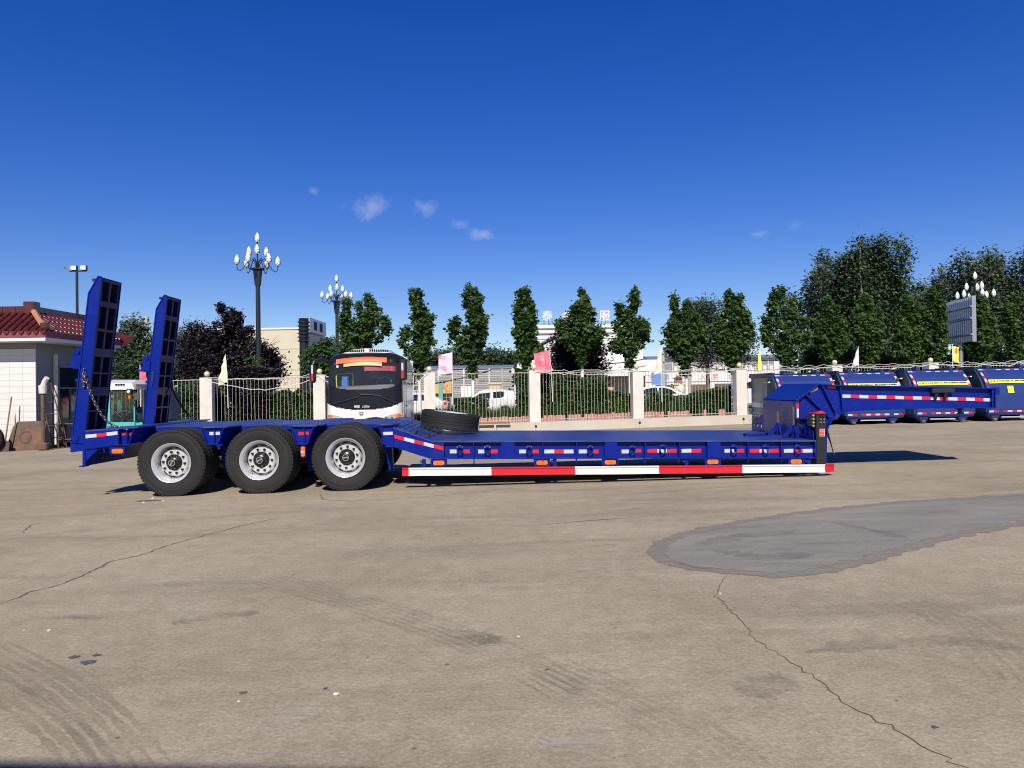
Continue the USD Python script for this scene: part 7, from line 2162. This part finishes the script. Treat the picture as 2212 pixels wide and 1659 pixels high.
    tri = tri.difference(tri.buffer(-0.011))
    m_ = prism_z(tri, 0, 0.002)
    v = m_.vertices
    obj("warning_mark", trimesh.Trimesh(np.stack([0.21 + v[:, 0], (y0 + y1) / 2 + d_[0] * v[:, 1] + n_[0] * (0.0045 + v[:, 2]), 1.41 + d_[1] * v[:, 1] + n_[1] * (0.0045 + v[:, 2])], 1), m_.faces, process=False), M["ink"], ys)
    for x0 in (0.72, 1.60):
        sg_ = gate_patch("warning_sign", x0, x0 + 0.20, 1.06, 1.26, "sign_yellow", t)
        y0b, y1b = on_gate(1.06), on_gate(1.26)
        nb_ = np.array([-0.20, (y1b - y0b)]); nb_ /= np.linalg.norm(nb_)
        db_ = np.array([y1b - y0b, 0.20]); db_ /= np.linalg.norm(db_)
        m2 = cat([prism_z(sg.Polygon([(-0.065, -0.02), (0.065, -0.02), (0, 0.085)]).difference(sg.Polygon([(-0.065, -0.02), (0.065, -0.02), (0, 0.085)]).buffer(-0.010)), 0, 0.002), moved(letters("注意", 0.03, 0.002), (0, -0.06, 0))])
        v = m2.vertices
        obj("sign_mark", trimesh.Trimesh(np.stack([x0 + 0.10 + v[:, 0], (y0b + y1b) / 2 + db_[0] * v[:, 1] + nb_[0] * (0.0045 + v[:, 2]), 1.16 + db_[1] * v[:, 1] + nb_[1] * (0.0045 + v[:, 2])], 1), m2.faces, process=False), M["ink"], sg_)
    for pr in Usd.PrimRange(t):
        if pr.IsA(UsdGeom.Mesh):
            a_ = UsdGeom.Mesh(pr).GetPointsAttr()
            q_ = np.array(a_.Get()) * [1, 0.72, 1]
            q_[:, 2] = np.interp(q_[:, 2], [-0.1, 0, 0.33, 0.53, 1.41, 2.06, 2.3], [-0.1, 0, 0.21, 0.33, 1.33, 1.75, 1.95])
            a_.Set(Vt.Vec3fArray.FromNumpy(q_.astype(np.float32)))
    return t


skip_at = []
for (u, v, dx) in ((1845, 918, 0.27), (1995.3, 915, 0.27), (2149.6, 910.5, 0.27)):
    p = on_ground(u, v)
    skip_at.append((p[0] - dx, p[1] - 0.1))
s1 = (skip_at[0][0] - (skip_at[1][0] - skip_at[0][0]) - 0.05, skip_at[0][1] + 0.05)
skip0 = make_skip("leftmost blue refuse skip, its grey and teal flank showing behind the gooseneck", (s1[0], s1[1], ground_z(s1[0])))
for (x, y), lab in zip(skip_at, ("blue refuse skip, second from the left, below the pale flag", "blue refuse skip, third from the left, partly behind the gooseneck's tip", "blue refuse skip cut off by the right edge of the picture")):
    dup(skip0, (x, y, ground_z(x)), math.radians(4.0), lab)


# --- cars beyond the fence
def car(label, u, Y, length, facing, roof, kind="saloon", group="white cars beyond the fence", height=1.46):
    p = foot(u, Y)
    t = thing("car", label, "car", p, 0, group)
    s = length / 4.5
    f = facing
    X = lambda a: f * (a - 2.25) * s              # a: metres from the front bumper
    low = [(0.02, 0.32), (0.0, 0.55), (0.12, 0.70), (0.9, 0.90), (1.25, 0.97), (3.6, 1.0), (4.3, 0.98) if kind == "saloon" else (4.4, 1.0), (4.48, 0.85), (4.5, 0.5), (4.42, 0.28), (0.2, 0.25)]
    k = height / 1.46
    g = sg.Polygon([(X(a), z * k) for a, z in low]).buffer(0.03).buffer(-0.03)
    arches = [0.85, 3.55]
    for a in arches:
        g = g.difference(sg.Point(X(a), 0.31).buffer(0.36))
    obj("body", prism_y(g, -0.84, 0.84), M["car_white"], t)
    if kind == "saloon":
        top = [(1.2, 0.95), (1.55, 1.13), (2.0, 1.38), (2.4, 1.455), (3.0, 1.46), (3.4, 1.38), (4.0, 1.05), (4.1, 0.97)]
        w1 = [(1.65, 1.0), (2.05, 1.31), (2.45, 1.375), (2.68, 1.375), (2.68, 1.0)]
        w2 = [(2.78, 1.0), (2.78, 1.375), (3.0, 1.375), (3.35, 1.29), (3.75, 1.03)]
    else:
        top = [(1.0, 0.95), (1.4, 1.12), (1.95, 1.40), (2.5, 1.48), (3.4, 1.47), (4.1, 1.38), (4.42, 1.0)]
        w1 = [(1.5, 1.02), (1.95, 1.33), (2.45, 1.40), (2.62, 1.40), (2.62, 1.02)]
        w2 = [(2.78, 1.02), (2.78, 1.40), (3.3, 1.39), (3.55, 1.33), (3.5, 1.12), (3.35, 1.04)]
    gp = sg.Polygon([(X(a), z * k) for a, z in top])
    cab = prism_y(gp, -0.74, 0.74)
    v = cab.vertices.copy(); v[:, 1] *= 1 - 0.16 * np.clip((v[:, 2] - 0.95) / 0.5, 0, 1)
    obj("cabin", trimesh.Trimesh(v, cab.faces, process=False), M["car_white"], t)
    for wq in (w1, w2):
        m_ = prism_y([(X(a), z * k) for a, z in wq], -0.751, -0.745)
        v = m_.vertices.copy(); v[:, 1] *= 1 - 0.16 * np.clip((v[:, 2] - 0.95) / 0.5, 0, 1)
        obj("side_window", trimesh.Trimesh(v, m_.faces, process=False), M["dark_glass"], t)
    a0, a1 = (1.22, 2.0) if kind == "saloon" else (1.02, 1.93)
    sc = trimesh.convex.convex_hull([(X(a0 + 0.2) - f * 0.02, y_, 1.07 * k + d_) for y_ in (-0.66, 0.66) for d_ in (0, 0.012)] + [(X(a1) - f * 0.02, y_, 1.385 * k + d_) for y_ in (-0.58, 0.58) for d_ in (0, 0.012)])
    obj("windscreen", sc, M["dark_glass"], t)
    for a in arches:
        for y_ in (-0.80, 0.62):
            w_ = obj("wheel", lathe([(0.2, 0), (0.29, -0.005), (0.31, 0.02), (0.31, 0.17), (0.2, 0.18)], 24, "y", (X(a), y_, 0.31)), M["tyre_rubber"], t, smooth=40)
            obj("hubcap", lathe([(0, 0.01), (0.06, 0.0), (0.19, 0.015), (0.21, 0.03), (0, 0.1)], 20, "y", (X(a), y_, 0.31)), M["rim_silver"], w_)
    obj("headlight", box(X(0.08), X(0.5), -0.80, -0.845, 0.60 * k, 0.74 * k, 0.03), M["clear_lamp"], t)
    obj("tail_light", box(X(4.22), X(4.47), -0.80, -0.845, 0.68 * k, 0.92 * k, 0.03), M["tape_red"], t)
    obj("door_seam", cat([box(X(1.72), X(1.74), -0.843, -0.8405, 0.35, 0.97), box(X(2.72), X(2.74), -0.843, -0.8405, 0.35, 0.97)]), M["dark_grey"], t)
    obj("door_handle", box(X(2.45), X(2.62), -0.86, -0.841, 0.84, 0.87, 0.006), M["car_white"], t)
    obj("mirror", box(X(1.62), X(1.80), -0.98, -0.85, 0.98, 1.12, 0.03), M["car_white"], t)
    return t


car("white hatchback in profile facing left, behind the low bush right of the coach", 1048, 43.0, 3.75, 1, 0, "hatch", height=1.52)
car("white saloon in profile facing left, half behind the post of the cream flag", 1398, 44.0, 4.7, 1, 0)
car("tail of a white saloon showing between the coach and the pink flag's post", 890, 47.0, 4.5, 1, 0)
car("white car with sloping windscreen peeping over the trimmed hedge beside the skips", 1604, 46.0, 4.6, 1, 0, "hatch", height=1.66)

# --- teal machine with a glazed cab, between the ramps
p = foot(264, 20.5)
fk = thing("loader_cab", "teal and white glazed cab of a small loader seen between the raised ramps", "loader", p)
fz = lambda v: at(264, v, 20.5)[2] - p[2]
fx = lambda u: at(u, 880, 20.5)[0] - p[0]
xl, xm, xr = fx(236), fx(290), fx(310)
ZT, ZW0, ZW1 = fz(822), fz(911), fz(845)
obj("chassis", cat([box(xl - 0.3, xr + 0.4, 0.15, 2.0, 0.45, fz(913)), box(xl - 0.25, xr + 0.3, 0.0, 0.15, 0.5, fz(914))]), M["teal_paint"], fk)
obj("front_sill", box(xl - 0.06, xm + 0.03, -0.05, 0.05, fz(921), fz(912), 0.01), M["teal_paint"], fk)
obj("frame_post", cat([box(xl - 0.03, xl + 0.02, 0, 0.06, ZW0, ZW1), box(xm - 0.012, xm + 0.02, -0.01, 0.05, ZW0, fz(868))]), M["teal_paint"], fk)
obj("dark_post", cat([box(xm + 0.021, xm + 0.05, 0, 0.06, ZW0, ZW1), box(xl - 0.03, xm + 0.05, 0, 0.05, ZW1, ZW1 + 0.03)]), M["black_plastic"], fk)
obj("front_glass", box(xl + 0.021, xm - 0.013, 0.02, 0.026, ZW0, ZW1 - 0.001), M["cab_glass"], fk)
obj("side_glass", prism_x([(0.06, ZW0), (1.15, ZW0 + 0.1), (1.1, ZW1 - 0.03), (0.06, ZW1)], xr - 0.03, xr - 0.024), M["cab_glass"], fk)
obj("side_frame", cat([prism_x(sg.Polygon([(0.0, ZW0 - 0.1), (1.25, ZW0 - 0.1), (1.2, ZW1 + 0.03), (0.0, ZW1 + 0.03)]).difference(sg.Polygon([(0.08, ZW0 + 0.02), (1.12, ZW0 + 0.05), (1.08, ZW1 - 0.06), (0.08, ZW1 - 0.04)])), xr - 0.023, xr + 0.01)]), M["dark_grey"], fk)
obj("cab_rear", cat([box(xl, xr, 1.2, 1.26, ZW0 - 0.1, ZW0 + 0.35), box(xl, xl + 0.05, 0.06, 1.26, ZW0 - 0.1, ZW0 + 0.2)]), M["panel_pale"], fk)
rf = obj("roof_cap", trimesh.convex.convex_hull([(xl - 0.1, -0.06, ZW1 + 0.04), (xm + 0.03, -0.06, ZW1 + 0.04), (xl - 0.06, -0.02, fz(827)), (xm - 0.04, -0.02, fz(829)), (xl - 0.05, 0.3, ZT + 0.03), (xm - 0.08, 0.3, ZT + 0.02), (xl - 0.1, 1.3, ZW1 + 0.05), (xr - 0.02, 1.3, ZW1 + 0.05), (xl, 1.2, ZT), (xm, 1.2, ZT)]), M["white_paint"], fk)
for k in range(4):
    obj("vent_hole", lathe([(0, -0.07), (0.022, -0.07), (0.022, -0.02), (0, -0.02)], 10, "y", (fx(253.5 + 5.4 * k), 0.0, fz(831))), M["hole_black"], rf)
obj("roof_shade", trimesh.convex.convex_hull([(xm + 0.01, 0.0, ZW1 + 0.05), (xr, 0.1, ZW1 + 0.03), (xm - 0.03, 0.1, fz(830)), (xr - 0.1, 0.3, fz(832)), (xm, 1.3, fz(828)), (xr - 0.06, 1.3, fz(834)), (xr + 0.02, 1.3, ZW1 + 0.02)]), M["dark_grey"], fk)
obj("work_lamp", cat([box(xm - 0.14, xm + 0.005, -0.16, -0.05, fz(852), fz(840), 0.02)]), M["black_plastic"], fk)
obj("lamp_lens", lathe([(0, -0.012), (0.045, -0.012), (0.05, 0), (0, 0)], 14, "y", (xm - 0.068, -0.158, fz(846))), M["clear_lamp"], fk)
obj("indicator", box(xm - 0.10, xm - 0.045, -0.12, -0.04, fz(862), fz(855), 0.01), M["amber"], fk)
obj("mirror", box(xm + 0.07, xm + 0.22, -0.16, -0.12, fz(865), fz(849), 0.02), M["dark_grey"], fk)
obj("mirror_stay", cat([tube([(xm + 0.0, -0.05, fz(868)), (xm + 0.15, -0.12, fz(858))], 0.012, 5), tube([(xm + 0.0, -0.05, fz(868)), (xm + 0.16, -0.1, fz(905))], 0.012, 5)]), M["black_plastic"], fk)
obj("seat", cat([box(fx(256), fx(280), 0.7, 0.85, ZW0 - 0.05, fz(880), 0.05), box(fx(254), fx(282), 0.35, 0.85, ZW0 - 0.1, ZW0 + 0.05, 0.05)]), M["seat_cloth"], fk)
obj("blue_cloth", moved(trimesh.convex.convex_hull([(0, 0, 0), (0.1, 0.02, 0.02), (0.02, 0, 0.32), (0.08, 0.02, 0.36), (0.04, -0.02, 0.2), (0.11, 0, 0.18)]), (fx(250), 0.06, fz(892))), M["light_cyan"], fk)
obj("steering_column", cat([tube([(fx(250), 0.3, ZW0 - 0.05), (fx(252), 0.35, ZW0 + 0.2)], 0.03, 6), moved(lathe([(0.14, -0.012), (0.155, 0), (0.14, 0.012), (0.125, 0), (0.14, -0.012)], 20), (fx(252), 0.36, ZW0 + 0.22), [1, 0, 0], 0.5)]), M["panel_pale"], fk)
obj("wiper", tube([(fx(240), 0.0, fz(880)), (fx(262), -0.01, fz(902))], 0.014, 5), M["black_plastic"], fk)
obj("tank_cover", box(xr + 0.02, xr + 0.42, 0.6, 1.3, fz(913), fz(846), 0.06), M["bin_dark"], fk)
for x in (xl + 0.05, xr + 0.2):
    obj("wheel", lathe([(0.2, -0.13), (0.38, -0.14), (0.42, -0.06), (0.42, 0.06), (0.38, 0.14), (0.2, 0.13), (0, 0.1), (0, -0.1), (0.2, -0.13)], 24, "x", (x, 0.8, 0.42)), M["tyre_rubber"], fk, smooth=40)

# --- person behind the hedge
import manifold3d as m3
PYY = 60.0
pp_ = foot(1471, PYY)
zg = pp_[2]


def capsule_chain(js):
    """Hulls of spheres between joints, joined into one skin. js: list of ((p, r), (p, r))."""
    out_ = None
    for (a, ra), (b, rb) in js:
        s1 = m3.Manifold.sphere(ra, 20).translate(list(map(float, a)))
        s2 = m3.Manifold.sphere(rb, 20).translate(list(map(float, b)))
        h = m3.Manifold.batch_hull([s1, s2])
        out_ = h if out_ is None else out_ + h
    return out_


def skin(js, fine=0.03):
    mm = capsule_chain(js).refine_to_length(fine).to_mesh()
    m_ = trimesh.Trimesh(mm.vert_properties[:, :3], mm.tri_verts, process=True)
    trimesh.smoothing.filter_taubin(m_, iterations=6)
    return m_


per = thing("person", "person in a white shirt and red cap walking behind the trimmed hedge", "person", pp_, 0.5)
Hh = 1.70
body = [(((0, 0, 0.92), 0.13), ((0, -0.02, 1.36), 0.15)), (((-0.13, 0, 1.38), 0.075), ((0.13, 0, 1.38), 0.075)), (((0, -0.01, 1.40), 0.06), ((0, -0.04, 1.52), 0.055)), (((0, -0.05, 1.57), 0.085), ((0, -0.04, 1.63), 0.095)),
        (((-0.09, 0, 0.9), 0.09), ((-0.11, -0.08, 0.5), 0.065)), (((-0.11, -0.08, 0.5), 0.062), ((-0.10, 0.04, 0.08), 0.045)), (((0.09, 0, 0.9), 0.09), ((0.11, 0.06, 0.5), 0.065)), (((0.11, 0.06, 0.5), 0.062), ((0.10, 0.22, 0.12), 0.045)),
        (((-0.10, 0.04, 0.05), 0.045), ((-0.10, -0.12, 0.035), 0.035)), (((0.10, 0.22, 0.10), 0.045), ((0.10, 0.08, 0.035), 0.035)),
        (((-0.20, 0, 1.36), 0.055), ((-0.26, 0.02, 1.08), 0.042)), (((-0.26, 0.02, 1.08), 0.04), ((-0.22, -0.16, 0.90), 0.03)), (((0.20, 0, 1.36), 0.055), ((0.27, -0.02, 1.08), 0.042)), (((0.27, -0.02, 1.08), 0.04), ((0.24, -0.20, 1.0), 0.03))]
for sx, hx, hy, hz in ((-1, -0.22, -0.17, 0.88), (1, 0.24, -0.22, 0.99)):
    body.append((((hx, hy, hz), 0.03), ((hx, hy - 0.05, hz - 0.05), 0.032)))
    for k in range(4):
        o_ = (k - 1.5) * 0.018
        body.append((((hx + o_, hy - 0.06, hz - 0.06), 0.009), ((hx + o_, hy - 0.075 - 0.01 * (k % 2), hz - 0.115), 0.008)))
    body.append((((hx - sx * 0.025, hy - 0.04, hz - 0.03), 0.010), ((hx - sx * 0.045, hy - 0.07, hz - 0.07), 0.008)))
body.append((((0, -0.135, 1.585), 0.016), ((0, -0.125, 1.61), 0.010)))
for sx in (-1, 1):
    body.append((((sx * 0.092, -0.04, 1.59), 0.018), ((sx * 0.095, -0.035, 1.62), 0.02)))
obj("body", skin(body, 0.025), M["skin"], per, smooth=True)
obj("shirt", skin([(((0, 0, 0.93), 0.155), ((0, -0.02, 1.35), 0.17)), (((-0.13, 0, 1.385), 0.09), ((0.13, 0, 1.385), 0.09)), (((-0.19, 0, 1.37), 0.075), ((-0.25, 0.015, 1.14), 0.062)), (((0.19, 0, 1.37), 0.075), ((0.26, -0.015, 1.14), 0.062))]), M["shirt_white"], per, smooth=True)
obj("trousers", skin([(((-0.06, 0, 0.95), 0.13), ((0.06, 0, 0.95), 0.13)), (((-0.09, 0, 0.9), 0.115), ((-0.11, -0.08, 0.5), 0.085)), (((-0.11, -0.08, 0.5), 0.082), ((-0.10, 0.04, 0.12), 0.07)), (((0.09, 0, 0.9), 0.115), ((0.11, 0.06, 0.5), 0.085)), (((0.11, 0.06, 0.5), 0.082), ((0.10, 0.2, 0.16), 0.07))]), M["dark_grey"], per, smooth=True)
cp = obj("cap", lathe([(0.108, 0.0), (0.110, 0.03), (0.09, 0.085), (0.04, 0.105), (0, 0.108)], 18, "z", (0, -0.04, 1.635)), M["cap_red"], per, smooth=60)
obj("cap_peak", trimesh.convex.convex_hull([(-0.08, -0.12, 1.645), (0.08, -0.12, 1.645), (-0.06, -0.23, 1.63), (0.06, -0.23, 1.63), (-0.08, -0.12, 1.655), (0.08, -0.12, 1.655), (-0.06, -0.23, 1.637), (0.06, -0.23, 1.637)]), M["cap_red"], cp)
for sx in (-1, 1):
    obj("eye", ball((sx * 0.034, -0.128, 1.605), 0.011, 1), M["ink"], per)
obj("hair", lathe([(0.100, 0.0), (0.104, 0.03), (0.10, 0.05), (0, 0.06)], 16, "z", (0, -0.028, 1.60)), M["ink"], per, smooth=60)

# --- added unseen wall; its shadow just reaches into the foot of the picture
vs = thing("yard_wall", "tall unseen wall added behind the photographer to cast a shadow", "wall", (0, -3.16, 0), -0.092)
obj("wall", box(-14.0, -1.0, -0.15, 0.15, ground_z(-14) - 0.05, 4.93), M["plaster_white"], vs)
obj("coping", box(-14.05, -0.95, -0.2, 0.2, 4.932, 5.01), M["plinth"], vs)
